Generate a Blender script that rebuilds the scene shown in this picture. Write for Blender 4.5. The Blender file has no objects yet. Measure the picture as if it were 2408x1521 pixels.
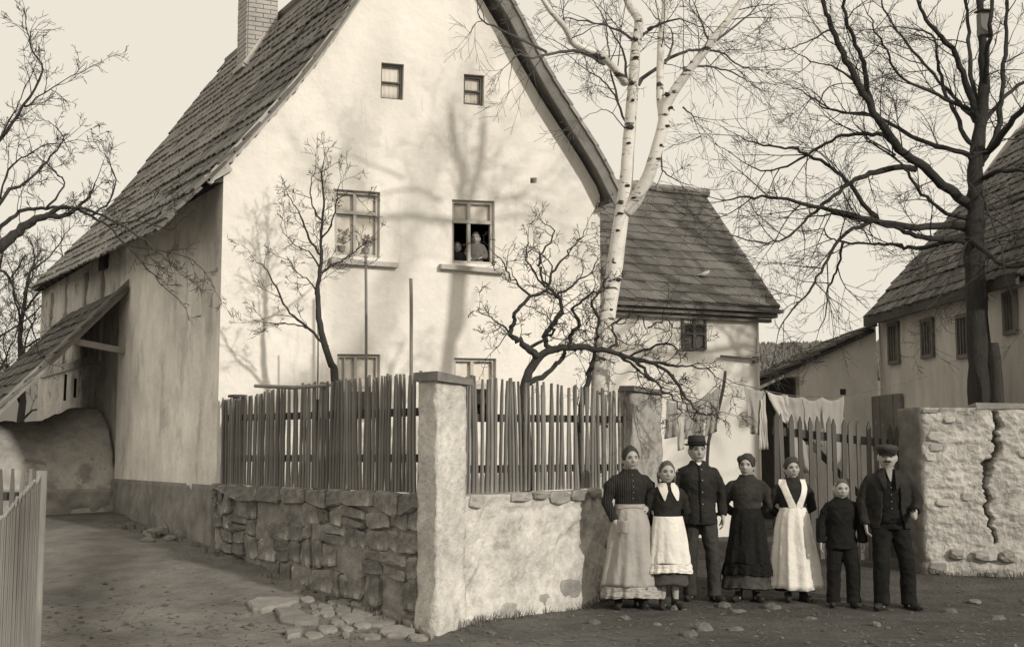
import bpy, bmesh, math, random
from mathutils import Vector, Matrix, noise
from mathutils.geometry import tessellate_polygon

V = Vector
PI = math.pi
RND = random.Random(11)

# ------------------------------------------------------------------ camera
F = 3000.0                              # focal length in units of a 2408-wide frame
TH = math.atan(310 / F)                 # upward tilt
CT, ST = math.cos(TH), math.sin(TH)
CAMZ = 1.55
scene = bpy.context.scene
COL = scene.collection
cd = bpy.data.cameras.new('camera')
cam = bpy.data.objects.new('camera', cd)
COL.objects.link(cam)
cam.location = (0, 0, CAMZ)
cam.rotation_euler = (PI / 2 + TH, 0, 0)
cd.sensor_width = 36
cd.lens = 36 * F / 2408
cd.clip_start = 0.1
cd.clip_end = 3000
scene.camera = cam

# ------------------------------------------------------------------ sky and sun
SUN_EL = math.radians(22.5)
SUN_H = V((0.695, -0.719, 0)).normalized()          # horizontal direction towards the sun
SUN = V((SUN_H.x * math.cos(SUN_EL), SUN_H.y * math.cos(SUN_EL), math.sin(SUN_EL)))
world = bpy.data.worlds.new('World')
scene.world = world
world.use_nodes = True
wn, wl = world.node_tree.nodes, world.node_tree.links
wn.clear()
sky = wn.new('ShaderNodeTexSky')
sky.sky_type = 'NISHITA'
sky.sun_disc = False
sky.sun_elevation = SUN_EL
sky.sun_rotation = math.atan2(SUN_H.x, SUN_H.y)
sky.air_density = 1.0
sky.dust_density = 4.0
bw = wn.new('ShaderNodeRGBToBW')
wl.new(sky.outputs[0], bw.inputs[0])
flat = wn.new('ShaderNodeMixRGB')                  # thin white overcast: the clear sky washed out
flat.inputs['Fac'].default_value = 0.93
flat.inputs['Color2'].default_value = (8.5, 8.5, 8.5, 1)
wl.new(bw.outputs[0], flat.inputs['Color1'])
tint = wn.new('ShaderNodeMixRGB')
tint.blend_type = 'MULTIPLY'
tint.inputs['Fac'].default_value = 1
tint.inputs['Color2'].default_value = (1.0, 0.932, 0.80, 1)
wl.new(flat.outputs[0], tint.inputs['Color1'])
bg = wn.new('ShaderNodeBackground')
bg.inputs['Strength'].default_value = 0.105
wl.new(tint.outputs[0], bg.inputs['Color'])
wo = wn.new('ShaderNodeOutputWorld')
wl.new(bg.outputs[0], wo.inputs['Surface'])

sl = bpy.data.lights.new('sun', 'SUN')
sl.energy = 2.5
sl.angle = math.radians(1.8)
sl.color = (1.0, 0.955, 0.87)
so = bpy.data.objects.new('sun', sl)
COL.objects.link(so)
so.location = SUN * 60
so.rotation_euler = SUN.to_track_quat('Z', 'Y').to_euler()

vs = scene.view_settings
vs.view_transform = 'Standard'
vs.look = 'None'
vs.exposure = 0.0
vs.gamma = 1.0
vs.use_curve_mapping = False
scene.cycles.max_bounces = 4
scene.cycles.use_denoising = True
scene.cycles.transparent_max_bounces = 12


# ------------------------------------------------------------------ pixel helpers: a frame position and a depth give a place
def ray(u, v):
    a, b = (u - 1204) / F, (760.5 - v) / F
    return V((a, CT - ST * b, ST + CT * b))


def px(u, v, Y):
    d = ray(u, v)
    k = Y / d.y
    return V((d.x * k, Y, CAMZ + d.z * k))


def on_plane(u, v, p0, n):
    d = ray(u, v)
    c = V((0, 0, CAMZ))
    return c + d * ((p0 - c).dot(n) / d.dot(n))


def smooth(a, b, x):
    t = max(0.0, min(1.0, (x - a) / (b - a)))
    return t * t * (3 - 2 * t)


def gbase(x, y):
    if y < 11.3: al = 0.0
    elif y < 15.2: al = 0.126 * (y - 11.3)
    elif y < 19.8: al = 0.49 + 0.05 * (y - 15.2)
    else: al = 0.72 + 0.02 * min(y - 19.8, 30)
    st = 0.0 if y < 13.2 else min(0.07 * (y - 13.2), 0.3) + 0.004 * max(0, min(y - 17.5, 40))
    m = smooth(0.6, -0.7, x)
    return al * m + st * (1 - m)


def gz(x, y):
    n = 0.0
    if y < 40:
        n = 0.022 * noise.noise(V((x * 1.1, y * 1.1, 3))) + 0.012 * noise.noise(V((x * 3.3, y * 3.3, 9))) + 0.006 * noise.noise(V((x * 9, y * 9, 1)))
    return gbase(x, y) + n


def on_ground(u, v):
    p = px(u, v, 12)
    z = 0.0
    for _ in range(12):
        d = ray(u, v)
        k = (z - CAMZ) / d.z
        p = V((d.x * k, d.y * k, z))
        z = z * .4 + gbase(p.x, p.y) * .6
    return p


# ------------------------------------------------------------------ materials
MATS = {}


def g3(g, a=1.0):
    return (g, g * 0.948, g * 0.872, 1)


def mat(name, g, var=0.25, scale=5.0, bump=0.3, bscale=40.0, rough=0.9, streak=None, rnd=0.0, spots=None, spec=0.2, bdist=0.01, weave=None, grain=False, relief=None, lane=False):
    """procedural matt surface: large and fine noise over one base tone, with relief"""
    if name in MATS: return MATS[name]
    m = bpy.data.materials.new(name)
    m.use_nodes = True
    nt = m.node_tree
    N, L = nt.nodes, nt.links
    bs = N['Principled BSDF']
    bs.inputs['Roughness'].default_value = rough
    bs.inputs['Specular IOR Level'].default_value = spec
    tc = N.new('ShaderNodeTexCoord')
    mp = N.new('ShaderNodeMapping')
    L.new(tc.outputs['Object'], mp.inputs['Vector'])
    if streak: mp.inputs['Scale'].default_value = streak
    n1 = N.new('ShaderNodeTexNoise')
    n1.inputs['Scale'].default_value = scale
    n1.inputs['Detail'].default_value = 7
    n1.inputs['Roughness'].default_value = 0.62
    L.new(mp.outputs[0], n1.inputs['Vector'])
    n2 = N.new('ShaderNodeTexNoise')
    n2.inputs['Scale'].default_value = scale * 0.23
    n2.inputs['Detail'].default_value = 4
    L.new(tc.outputs['Object'], n2.inputs['Vector'])
    ad = N.new('ShaderNodeMath'); ad.operation = 'ADD'
    L.new(n1.outputs['Fac'], ad.inputs[0]); L.new(n2.outputs['Fac'], ad.inputs[1])
    mr = N.new('ShaderNodeMapRange')
    mr.inputs['From Min'].default_value = 0.65
    mr.inputs['From Max'].default_value = 1.35
    mr.inputs['To Min'].default_value = 1 - var
    mr.inputs['To Max'].default_value = 1 + var
    L.new(ad.outputs[0], mr.inputs['Value'])
    fac = mr.outputs[0]
    if rnd:
        oi = N.new('ShaderNodeObjectInfo')
        m2 = N.new('ShaderNodeMapRange')
        m2.inputs['To Min'].default_value = 1 - rnd
        m2.inputs['To Max'].default_value = 1 + rnd
        L.new(oi.outputs['Random'], m2.inputs['Value'])
        mu = N.new('ShaderNodeMath'); mu.operation = 'MULTIPLY'
        L.new(fac, mu.inputs[0]); L.new(m2.outputs[0], mu.inputs[1])
        fac = mu.outputs[0]
    for sc, thr, f, vsc in ([] if not spots else spots if isinstance(spots, list) else [spots]):   # (scale, threshold, factor, vector scale): patches of another tone
        mp2 = N.new('ShaderNodeMapping')
        mp2.inputs['Scale'].default_value = vsc
        L.new(tc.outputs['Object'], mp2.inputs['Vector'])
        n3 = N.new('ShaderNodeTexNoise')
        n3.inputs['Scale'].default_value = sc
        n3.inputs['Detail'].default_value = 5
        n3.inputs['Roughness'].default_value = 0.65
        L.new(mp2.outputs[0], n3.inputs['Vector'])
        m3 = N.new('ShaderNodeMapRange')
        m3.inputs['From Min'].default_value = thr
        m3.inputs['From Max'].default_value = thr + 0.05
        m3.inputs['To Min'].default_value = 1
        m3.inputs['To Max'].default_value = f
        L.new(n3.outputs['Fac'], m3.inputs['Value'])
        mu = N.new('ShaderNodeMath'); mu.operation = 'MULTIPLY'
        L.new(fac, mu.inputs[0]); L.new(m3.outputs[0], mu.inputs[1])
        fac = mu.outputs[0]
    if lane:                                         # lighter over the lane on the left, darker over the yard
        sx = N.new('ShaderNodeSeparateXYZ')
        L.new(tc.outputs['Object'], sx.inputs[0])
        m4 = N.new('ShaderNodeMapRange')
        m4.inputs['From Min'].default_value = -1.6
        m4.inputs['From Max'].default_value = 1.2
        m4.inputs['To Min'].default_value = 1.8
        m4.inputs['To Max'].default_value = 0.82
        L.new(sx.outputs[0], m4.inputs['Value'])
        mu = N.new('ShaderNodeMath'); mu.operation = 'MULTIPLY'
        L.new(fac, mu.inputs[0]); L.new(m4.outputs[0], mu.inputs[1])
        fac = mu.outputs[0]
    vm = N.new('ShaderNodeVectorMath'); vm.operation = 'SCALE'
    vm.inputs[0].default_value = g3(g)[:3]
    L.new(fac, vm.inputs['Scale'])
    L.new(vm.outputs[0], bs.inputs['Base Color'])
    if bump:
        n4 = N.new('ShaderNodeTexNoise')
        n4.inputs['Scale'].default_value = bscale
        n4.inputs['Detail'].default_value = 6
        n4.inputs['Roughness'].default_value = 0.6
        L.new((mp if grain else tc).outputs[0 if grain else 'Object'], n4.inputs['Vector'])
        h = n4.outputs['Fac']
        if weave:
            wv = N.new('ShaderNodeTexWave')
            wv.bands_direction = 'X'
            wv.inputs['Scale'].default_value = weave
            wv.inputs['Distortion'].default_value = 1.5
            L.new(tc.outputs['Object'], wv.inputs['Vector'])
            a2 = N.new('ShaderNodeMath'); a2.operation = 'ADD'
            L.new(h, a2.inputs[0]); L.new(wv.outputs['Fac'], a2.inputs[1])
            h = a2.outputs[0]
        b = N.new('ShaderNodeBump')
        b.inputs['Strength'].default_value = bump
        b.inputs['Distance'].default_value = bdist
        L.new(h, b.inputs['Height'])
        if relief:                                   # slow undulation of a hand-laid surface
            n5 = N.new('ShaderNodeTexNoise')
            n5.inputs['Scale'].default_value = relief[0]
            n5.inputs['Detail'].default_value = 3
            L.new(tc.outputs['Object'], n5.inputs['Vector'])
            b2 = N.new('ShaderNodeBump')
            b2.inputs['Strength'].default_value = 1.0
            b2.inputs['Distance'].default_value = relief[1]
            L.new(n5.outputs['Fac'], b2.inputs['Height'])
            L.new(b2.outputs[0], b.inputs['Normal'])
        L.new(b.outputs[0], bs.inputs['Normal'])
    MATS[name] = m
    return m


def glass():
    m = bpy.data.materials.new('window_glass')
    m.use_nodes = True
    N, L = m.node_tree.nodes, m.node_tree.links
    N.clear()
    t = N.new('ShaderNodeBsdfTransparent')
    t.inputs[0].default_value = (0.985, 0.98, 0.97, 1)
    gl = N.new('ShaderNodeBsdfGlossy')
    gl.inputs['Roughness'].default_value = 0.05
    gl.inputs['Color'].default_value = (0.9, 0.88, 0.84, 1)
    fr = N.new('ShaderNodeFresnel')
    fr.inputs['IOR'].default_value = 1.4
    mx = N.new('ShaderNodeMixShader')
    L.new(fr.outputs[0], mx.inputs[0]); L.new(t.outputs[0], mx.inputs[1]); L.new(gl.outputs[0], mx.inputs[2])
    o = N.new('ShaderNodeOutputMaterial')
    L.new(mx.outputs[0], o.inputs[0])
    return m


M_PLASTER = mat('limewashed_plaster', 0.83, 0.085, 2.6, 0.55, 22, streak=(1, 1, 0.6), bdist=0.008, spots=[(1.1, 0.57, 0.92, (1, 1, .6)), (4.5, 0.60, 0.90, (1, 1, .16)), (11, 0.65, 0.88, (1, 1, 1))], relief=(3.5, .03))
M_SIDE = mat('weathered_plaster', 0.82, 0.30, 3.0, 0.7, 22, streak=(1.2, 1.2, 0.62), spots=(1.5, 0.56, 0.80, (1, 1, 0.6)), relief=(2, .06), bdist=.015)
M_REAR = mat('old_grey_plaster', 0.52, 0.34, 3.6, 0.8, 20, streak=(1.2, 1.2, 0.6), spots=(2.2, 0.58, 0.6, (1, 1, 0.7)), relief=(3, .06), bdist=.02)
M_PLINTH = mat('stained_plinth', 0.27, 0.42, 5, 0.9, 18)
M_MORTAR = mat('wall_mortar', 0.27, 0.5, 9, 0.9, 20, bdist=.02)
M_STONE = mat('field_stone', 0.25, 0.5, 9, 1.0, 18, rnd=0.24, bdist=.03, spots=(4, .56, 1.5, (1, 1, 1)))
M_RENDER = mat('rough_lime_render', 0.60, 0.34, 9, 1.0, 14, spots=(2.6, 0.58, 0.80, (1, 1, 1.5)), bdist=0.035)
M_RENDER2 = mat('crumbling_render', 0.47, 0.42, 11, 1.0, 24, spots=(4.5, 0.6, 0.75, (1, 1, 2.2)), bdist=0.03)
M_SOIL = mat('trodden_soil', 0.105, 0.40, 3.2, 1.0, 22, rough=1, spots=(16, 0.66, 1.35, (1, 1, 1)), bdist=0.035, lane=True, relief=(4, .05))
M_GARDEN = mat('garden_soil', 0.08, 0.4, 6, 1, 20, rough=1)
M_SLAB = mat('paving_stone', 0.24, 0.30, 9, 0.8, 30, rnd=0.22)
M_PEBBLE = mat('pebble', 0.17, 0.4, 20, 0.6, 40, rnd=0.35)
M_PICKET = mat('weathered_picket', 0.20, 0.34, 5, 0.6, 30, streak=(6, 6, 0.5), rnd=0.32, grain=True)
M_RAIL = mat('dark_rail', 0.08, 0.3, 6, 0.6, 30)
M_PLANK = mat('sunbleached_plank', 0.30, 0.28, 7, 0.7, 40, streak=(7, 7, 0.4), rnd=0.15, grain=True)
M_DARKWOOD = mat('dark_old_wood', 0.075, 0.35, 6, 0.6, 30, streak=(5, 5, 0.6))
M_GATE = mat('gate_wood', 0.12, 0.35, 5, 0.6, 30, streak=(6, 6, 0.5), rnd=0.35)
M_TILE = mat('clay_tile', 0.175, 0.40, 5, 0.7, 30, rnd=0.34, spots=(3, 0.62, 0.6, (1, 1, 1)))
M_TILE2 = mat('slate_tile', 0.17, 0.26, 6, 0.5, 30, rnd=0.20)
M_TILE3 = mat('barn_tile', 0.14, 0.36, 6, 0.6, 30, rnd=0.42)
M_SHINGLE = mat('wood_shingle', 0.15, 0.4, 5, 0.7, 30, streak=(4, 4, 1), rnd=0.4)
M_VERGE = mat('lime_mortar_verge', 0.50, 0.25, 7, 0.8, 26)
M_SOFFIT = mat('soffit_board', 0.20, 0.3, 5, 0.5, 30)
M_BRICK = mat('chimney_brick', 0.44, 0.22, 8, 0.8, 30)
M_FRAME = mat('painted_window_frame', 0.50, 0.14, 8, 0.3, 30, rough=0.6)
M_FRAMED = mat('worn_dark_frame', 0.14, 0.3, 8, 0.4, 30)
M_CURTAIN_OR_GLARE = mat('white_curtain_or_glare', 0.88, 0.10, 6, 0.4, 10, streak=(6, 6, 0.3))
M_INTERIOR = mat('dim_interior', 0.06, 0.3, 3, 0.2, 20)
M_BARN = mat('barn_plaster', 0.56, 0.30, 3, 0.6, 24, streak=(1.2, 1.2, 0.3))
M_SHED = mat('shed_plaster', 0.74, 0.22, 3, 0.6, 24, streak=(1.2, 1.2, 0.4))
M_BARK = mat('dark_bark', 0.055, 0.4, 9, 1.0, 30, streak=(3, 3, 0.5), bdist=0.02)
M_LIME = mat('lime_bark', 0.065, 0.4, 9, 1.0, 26, streak=(5, 5, 0.5), bdist=0.04, grain=True)
M_TWIG = mat('twig', 0.045, 0.2, 5, 0)
M_TWIGP = mat('pale_twig', 0.10, 0.3, 5, 0)
M_BIRCH = mat('birch_bark', 0.72, 0.16, 6, 0.7, 20, spots=[(3.4, 0.58, 0.10, (1, 1, 2.9)), (9, .62, .45, (1, 1, 3))])
M_BIRCHB = mat('birch_branch', 0.30, 0.4, 8, 0.4, 20, spots=(6, 0.55, 0.3, (1, 1, 1.5)))
M_HILL = mat('winter_hillside', 0.15, 0.2, 0.05, 0)
M_WOOD = mat('far_wood', 0.14, 0.3, 0.2, 0)
M_SKIN = mat('skin', 0.38, 0.08, 12, 0.1, 40, rough=0.6, spec=0.3)
M_LIP = mat('lips', 0.17, 0.1, 12, 0, rough=0.6)
M_EYE = mat('eye', 0.035, 0.1, 12, 0, rough=0.3)
M_HAIR = mat('dark_hair', 0.05, 0.3, 30, 0.8, 60, rough=0.6, streak=(1, 1, 0.3))
M_HAIRM = mat('mid_hair', 0.10, 0.3, 30, 0.8, 60, rough=0.6)
M_HAIRF = mat('fair_hair', 0.12, 0.2, 30, 0.8, 60, rough=0.6)
M_BLACK = mat('black_wool', 0.017, 0.3, 16, 0.7, 15, spec=0.1, bdist=0.03)
M_CHAR = mat('charcoal_cloth', 0.030, 0.3, 16, 0.7, 15, spec=0.1, bdist=0.03)
M_PLEAT = mat('pleated_dark_blouse', 0.038, 0.3, 16, 0.9, 60, spec=0.1, weave=14, bdist=0.012)
M_CHECK = mat('checked_dark_blouse', 0.042, 0.4, 26, 0.7, 15, spec=0.1, bdist=0.03)
M_TROUS = mat('grey_trouser_cloth', 0.05, 0.3, 16, 0.7, 15, spec=0.1, bdist=0.03)
M_SKIRT = mat('dark_grey_skirt', 0.082, 0.25, 14, 0.7, 15, spec=0.1, bdist=0.03)
M_GREYAP = mat('grey_apron_cotton', 0.37, 0.14, 9, 0.6, 11, spec=0.1, bdist=0.03, streak=(1, 1, .4))
M_WHITE = mat('white_cotton', 0.76, 0.08, 9, 0.6, 11, spec=0.1, bdist=0.03, streak=(1, 1, .4))
M_LINEN = mat('worn_linen', 0.68, 0.12, 9, 0.6, 11, spec=0.1, bdist=0.03, streak=(1, 1, .4))
M_SHOE = mat('scuffed_boot', 0.035, 0.4, 18, 0.4, 40, rough=0.6)
M_LAUN = mat('grey_laundry', 0.33, 0.12, 6, 0.3, 30)
M_LAUNW = mat('white_laundry', 0.5, 0.08, 6, 0.3, 30)
M_METAL = mat('button_metal', 0.25, 0.1, 9, 0, rough=0.4)
M_BIRD = mat('white_feather', 0.65, 0.08, 12, 0.2, 40)
M_GLASS = glass()


# ------------------------------------------------------------------ object helpers
def off(o):
    t = V((0, 0, 0))
    while o:
        t += o.location
        o = o.parent
    return t


def tag(o, label, cat, group=None):
    o['label'] = label
    o['category'] = cat
    if group: o['group'] = group
    return o


def thing(name, label, cat, loc, group=None):
    o = bpy.data.objects.new(name, None)
    COL.objects.link(o)
    o.location = loc
    o.empty_display_size = 0.2
    return tag(o, label, cat, group)


def link(name, me, parent=None, kind=None):
    o = bpy.data.objects.new(name, me)
    COL.objects.link(o)
    if parent: o.parent = parent
    if kind: o['kind'] = kind
    return o


class MB:
    def __init__(s):
        s.v, s.f = [], []

    def add(s, vs, fs):
        b = len(s.v)
        s.v += [V(p) for p in vs]
        s.f += [tuple(i + b for i in f) for f in fs]
        return s

    def hexa(s, p):                                  # 8 corners: bottom ring 0-3, top ring 4-7
        return s.add(p, [(3, 2, 1, 0), (4, 5, 6, 7), (0, 1, 5, 4), (1, 2, 6, 5), (2, 3, 7, 6), (3, 0, 4, 7)])

    def box(s, c, size, ax=None):
        c = V(c)
        X, Y, Z = ax if ax else (V((1, 0, 0)), V((0, 1, 0)), V((0, 0, 1)))
        a, b, d = X * size[0] / 2, Y * size[1] / 2, Z * size[2] / 2
        return s.hexa([c - a - b - d, c + a - b - d, c + a + b - d, c - a + b - d, c - a - b + d, c + a - b + d, c + a + b + d, c - a + b + d])

    def bar(s, p, q, w, t, up=V((0, 0, 1))):         # straight beam p->q, width w sideways, thickness t along up
        p, q = V(p), V(q)
        d = (q - p)
        x = d.normalized()
        y = up.cross(x)
        if y.length < 1e-5: y = V((1, 0, 0)).cross(x)
        y.normalize()
        z = x.cross(y)
        return s.box((p + q) / 2, (d.length, w, t), (x, y, z))

    def prism(s, poly, z0, z1):
        n = len(poly)
        vs = [V((p[0], p[1], z0)) for p in poly] + [V((p[0], p[1], z1)) for p in poly]
        fs = [tuple(range(n - 1, -1, -1)), tuple(range(n, 2 * n))] + [(i, (i + 1) % n, n + (i + 1) % n, n + i) for i in range(n)]
        return s.add(vs, fs)

    def tube(s, pts, rad, n=8, caps=True, flat=1.0):
        pts = [V(p) for p in pts]
        if not isinstance(rad, (list, tuple)): rad = [rad] * len(pts)
        b = len(s.v)
        t0 = (pts[1] - pts[0]).normalized()
        ref = V((0, 0, 1)) if abs(t0.z) < 0.9 else V((0, 1, 0))
        x = t0.cross(ref).normalized()
        for i, p in enumerate(pts):
            t = (pts[min(i + 1, len(pts) - 1)] - pts[max(i - 1, 0)])
            if t.length < 1e-9: t = t0.copy()
            t.normalize()
            x = (x - t * x.dot(t))
            if x.length < 1e-6: x = t.orthogonal()
            x.normalize()
            y = t.cross(x)
            for k in range(n):
                a = 2 * PI * k / n
                s.v.append(p + (x * math.cos(a) + y * math.sin(a) * flat) * rad[i])
        for i in range(len(pts) - 1):
            for k in range(n):
                k2 = (k + 1) % n
                s.f.append((b + i * n + k, b + i * n + k2, b + (i + 1) * n + k2, b + (i + 1) * n + k))
        if caps:
            s.f.append(tuple(b + k for k in range(n - 1, -1, -1)))
            e = b + (len(pts) - 1) * n
            s.f.append(tuple(e + k for k in range(n)))
        return s

    def loft(s, secs, n=32, fold=None, caps=True, th=None):
        """stacked ellipses (z, cx, cy, rx, ry); fold(theta, q) scales the radius"""
        b = len(s.v)
        m = len(secs)
        for j, (z, cx, cy, rx, ry) in enumerate(secs):
            q = j / (m - 1)
            for k in range(n):
                a = 2 * PI * k / n
                r = fold(a, q) if fold else 1.0
                s.v.append(V((cx + rx * r * math.cos(a), cy + ry * r * math.sin(a), z)))
        for j in range(m - 1):
            for k in range(n):
                k2 = (k + 1) % n
                s.f.append((b + j * n + k, b + j * n + k2, b + (j + 1) * n + k2, b + (j + 1) * n + k))
        if caps:
            s.f.append(tuple(b + k for k in range(n - 1, -1, -1)))
            s.f.append(tuple(b + (m - 1) * n + k for k in range(n)))
        return s

    def ball(s, c, r, n=12, m=8, fn=None):
        b = len(s.v)
        c = V(c)
        r = V(r) if not isinstance(r, (int, float)) else V((r, r, r))
        for j in range(m + 1):
            ph = PI * j / m
            for k in range(n):
                a = 2 * PI * k / n
                d = V((math.sin(ph) * math.cos(a), math.sin(ph) * math.sin(a), math.cos(ph)))
                p = V((d.x * r.x, d.y * r.y, d.z * r.z))
                if fn: p = fn(d, p)
                s.v.append(c + p)
        for j in range(m):
            for k in range(n):
                k2 = (k + 1) % n
                s.f.append((b + j * n + k, b + (j + 1) * n + k, b + (j + 1) * n + k2, b + j * n + k2))
        return s

    def grid(s, fn, nu, nv):
        b = len(s.v)
        for j in range(nv + 1):
            for i in range(nu + 1):
                s.v.append(V(fn(i / nu, j / nv)))
        w = nu + 1
        for j in range(nv):
            for i in range(nu):
                s.f.append((b + j * w + i, b + j * w + i + 1, b + (j + 1) * w + i + 1, b + (j + 1) * w + i))
        return s

    def sheet(s, fn, nu, nv, nrm, t):                 # a grid with thickness t along nrm
        nrm = V(nrm)
        b = len(s.v)
        s.grid(fn, nu, nv)
        s.grid(lambda a, c: V(fn(1 - a, c)) + nrm * t, nu, nv)
        w, h = nu + 1, nv + 1
        o = w * h
        A = lambda i, j: b + j * w + i
        B = lambda i, j: b + o + j * w + (nu - i)
        for i in range(nu):
            s.f.append((A(i + 1, 0), A(i, 0), B(i, 0), B(i + 1, 0)))
            s.f.append((A(i, nv), A(i + 1, nv), B(i + 1, nv), B(i, nv)))
        for j in range(nv):
            s.f.append((A(0, j), A(0, j + 1), B(0, j + 1), B(0, j)))
            s.f.append((A(nu, j + 1), A(nu, j), B(nu, j), B(nu, j + 1)))
        return s

    def xf(s, M):
        s.v = [M @ p for p in s.v]
        return s

    def mesh(s, name, m, origin=V((0, 0, 0)), smooth=False):
        me = bpy.data.meshes.new(name)
        me.from_pydata([p - origin for p in s.v], [], s.f)
        me.validate()
        if m: me.materials.append(m)
        bm = bmesh.new()
        bm.from_mesh(me)
        bmesh.ops.remove_doubles(bm, verts=bm.verts, dist=1e-5)
        bmesh.ops.recalc_face_normals(bm, faces=bm.faces)
        bm.to_mesh(me)
        bm.free()
        if smooth:
            for p in me.polygons: p.use_smooth = True
        return me

    def build(s, name, m, parent=None, smooth=False, kind=None, raw=False):
        if parent is not None:
            return link(name, s.mesh(name, m, off(parent), smooth), parent, kind)
        xs = [p.x for p in s.v]; ys = [p.y for p in s.v]; zs = [p.z for p in s.v]
        o0 = V(((min(xs) + max(xs)) / 2, (min(ys) + max(ys)) / 2, min(zs))) if not raw else V((0, 0, 0))
        o = link(name, s.mesh(name, m, o0, smooth), None, kind)
        o.location = o0
        return o

    def remesh(s, name, m, parent, voxel, sm=2, wr=0.0):
        me = bpy.data.meshes.new('tmp')
        me.from_pydata(s.v, [], s.f)
        bm = bmesh.new(); bm.from_mesh(me)
        bmesh.ops.recalc_face_normals(bm, faces=bm.faces)
        bm.to_mesh(me); bm.free()
        o = bpy.data.objects.new('tmp', me)
        COL.objects.link(o)
        r = o.modifiers.new('r', 'REMESH'); r.mode = 'VOXEL'; r.voxel_size = voxel
        if sm:
            q = o.modifiers.new('s', 'SMOOTH'); q.factor = 0.5; q.iterations = sm
        dg = bpy.context.evaluated_depsgraph_get()
        ev = o.evaluated_get(dg)
        nm = bpy.data.meshes.new_from_object(ev)
        bpy.data.objects.remove(o)
        bpy.data.meshes.remove(me)
        nm.name = name
        if wr:                                       # creases: short folds running across the limbs and down the body
            nrm = [v.normal.copy() for v in nm.vertices]
            for v, q in zip(nm.vertices, nrm):
                c = v.co
                e = noise.noise(V((c.x * 7 + c.z * 3, c.y * 7, c.z * 8))) + .5 * noise.noise(V((c.x * 15 - c.z * 8, c.y * 15, c.z * 13 + c.x * 6)))
                v.co = c + q * wr * (.6 - abs(e) * 1.8)
        nm.materials.clear(); nm.materials.append(m)
        nm.transform(Matrix.Translation(-off(parent) if parent else V((0, 0, 0))))
        for p in nm.polygons: p.use_smooth = True
        return link(name, nm, parent)


def catmull(pts, k=4):
    P = [V(p) for p in pts]
    if len(P) < 3: return P
    out = []
    for i in range(len(P) - 1):
        a, b, c, d = P[max(i - 1, 0)], P[i], P[i + 1], P[min(i + 2, len(P) - 1)]
        for j in range(k):
            t = j / k
            out.append(0.5 * ((2 * b) + (c - a) * t + (2 * a - 5 * b + 4 * c - d) * t * t + (3 * b - a - 3 * c + d) * t ** 3))
    out.append(P[-1])
    return out


def rough_wall(P0, P1, z0, z1, thick, res=0.05, amp=0.02, seed=0, fs=3.0, carve=None, batter=0.0, toe=None):
    """closed wall block; front face (to the right of P0->P1 seen from above) is an uneven grid"""
    P0, P1 = V((P0[0], P0[1], 0)), V((P1[0], P1[1], 0))
    d = P1 - P0
    Ln = d.length
    x = d / Ln
    n = V((x.y, -x.x, 0))
    mb = MB()
    nu, nv = max(2, int(Ln / res)), max(2, int((z1 - z0) / res))

    def fn(a, b):
        s_, z_ = a * Ln, z0 + b * (z1 - z0)
        q = V((s_ * fs, z_ * fs * 1.3, seed))
        h = amp * noise.noise(q) + amp * 0.6 * noise.noise(q * 2.7) + amp * 0.35 * noise.noise(q * 6.5)
        e = min(a, 1 - a) * Ln
        if e < 0.04: h -= (0.04 - e) * 0.5
        if carve: h += carve(s_, z_)
        h += batter * (z1 - z_)
        return P0 + x * s_ + n * h + V((0, 0, z_))
    mb.sheet(fn, nu, nv, -n, thick)
    return mb, x, n, Ln


# stone with an irregular outline lying in a plane: 2D outline in metres, face along n
def stone_mesh(seed, w, h, d, k=9, inset=0.18):
    r = random.Random(seed)
    mb = MB()
    ring = []
    for i in range(k):
        a = 2 * PI * (i + r.uniform(-.25, .25)) / k
        c, s_ = math.cos(a), math.sin(a)
        q = (abs(c) ** 4 + abs(s_) ** 4) ** -0.25 * r.uniform(.86, 1.0)      # squarish
        ring.append((c * q * w / 2, s_ * q * h / 2))
    vs = [V((p[0], p[1], -0.05)) for p in ring] + [V((p[0], p[1], d * 0.55 * r.uniform(.8, 1.1))) for p in ring]
    vs += [V((p[0] * (1 - inset), p[1] * (1 - inset), d * r.uniform(.75, 1.1))) for p in ring]
    vs.append(V((r.uniform(-.1, .1) * w, r.uniform(-.1, .1) * h, d * r.uniform(1.0, 1.25))))
    fs = []
    for j in range(2):
        for i in range(k):
            i2 = (i + 1) % k
            fs.append((j * k + i, j * k + i2, (j + 1) * k + i2, (j + 1) * k + i))
    for i in range(k):
        fs.append((2 * k + i, 2 * k + (i + 1) % k, 3 * k))
    fs.append(tuple(range(k - 1, -1, -1)))
    return mb.add(vs, fs)


def stone_cell(poly, d, r, inset=.03):
    """flat stone filling a 2D cell (list of x, y); relief d towards +z"""
    mb = MB()
    k = len(poly)
    cx, cy = sum(q[0] for q in poly) / k, sum(q[1] for q in poly) / k
    tx, ty = r.uniform(-.12, .12), r.uniform(-.15, .15)
    for z, e in ((-.06, 0), (d * .5, 0), (d, inset)):
        for q in poly:
            dx, dy = q[0] - cx, q[1] - cy
            L = math.hypot(dx, dy) + 1e-6
            f = max(.3, 1 - e / L)
            zz = z + (dx * tx + dy * ty if z > 0 else 0) + (r.uniform(-.006, .006) if z > 0 else 0)
            mb.v.append(V((cx + dx * f, cy + dy * f, zz)))
    for j in range(2):
        for i in range(k):
            i2 = (i + 1) % k
            mb.f.append((j * k + i, j * k + i2, (j + 1) * k + i2, (j + 1) * k + i))
    mb.v.append(V((cx + r.uniform(-.2, .2) * inset, cy, d * r.uniform(.95, 1.2))))
    for i in range(k): mb.f.append((2 * k + i, 2 * k + (i + 1) % k, 3 * k))
    mb.f.append(tuple(range(k - 1, -1, -1)))
    return mb, cx, cy


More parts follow.
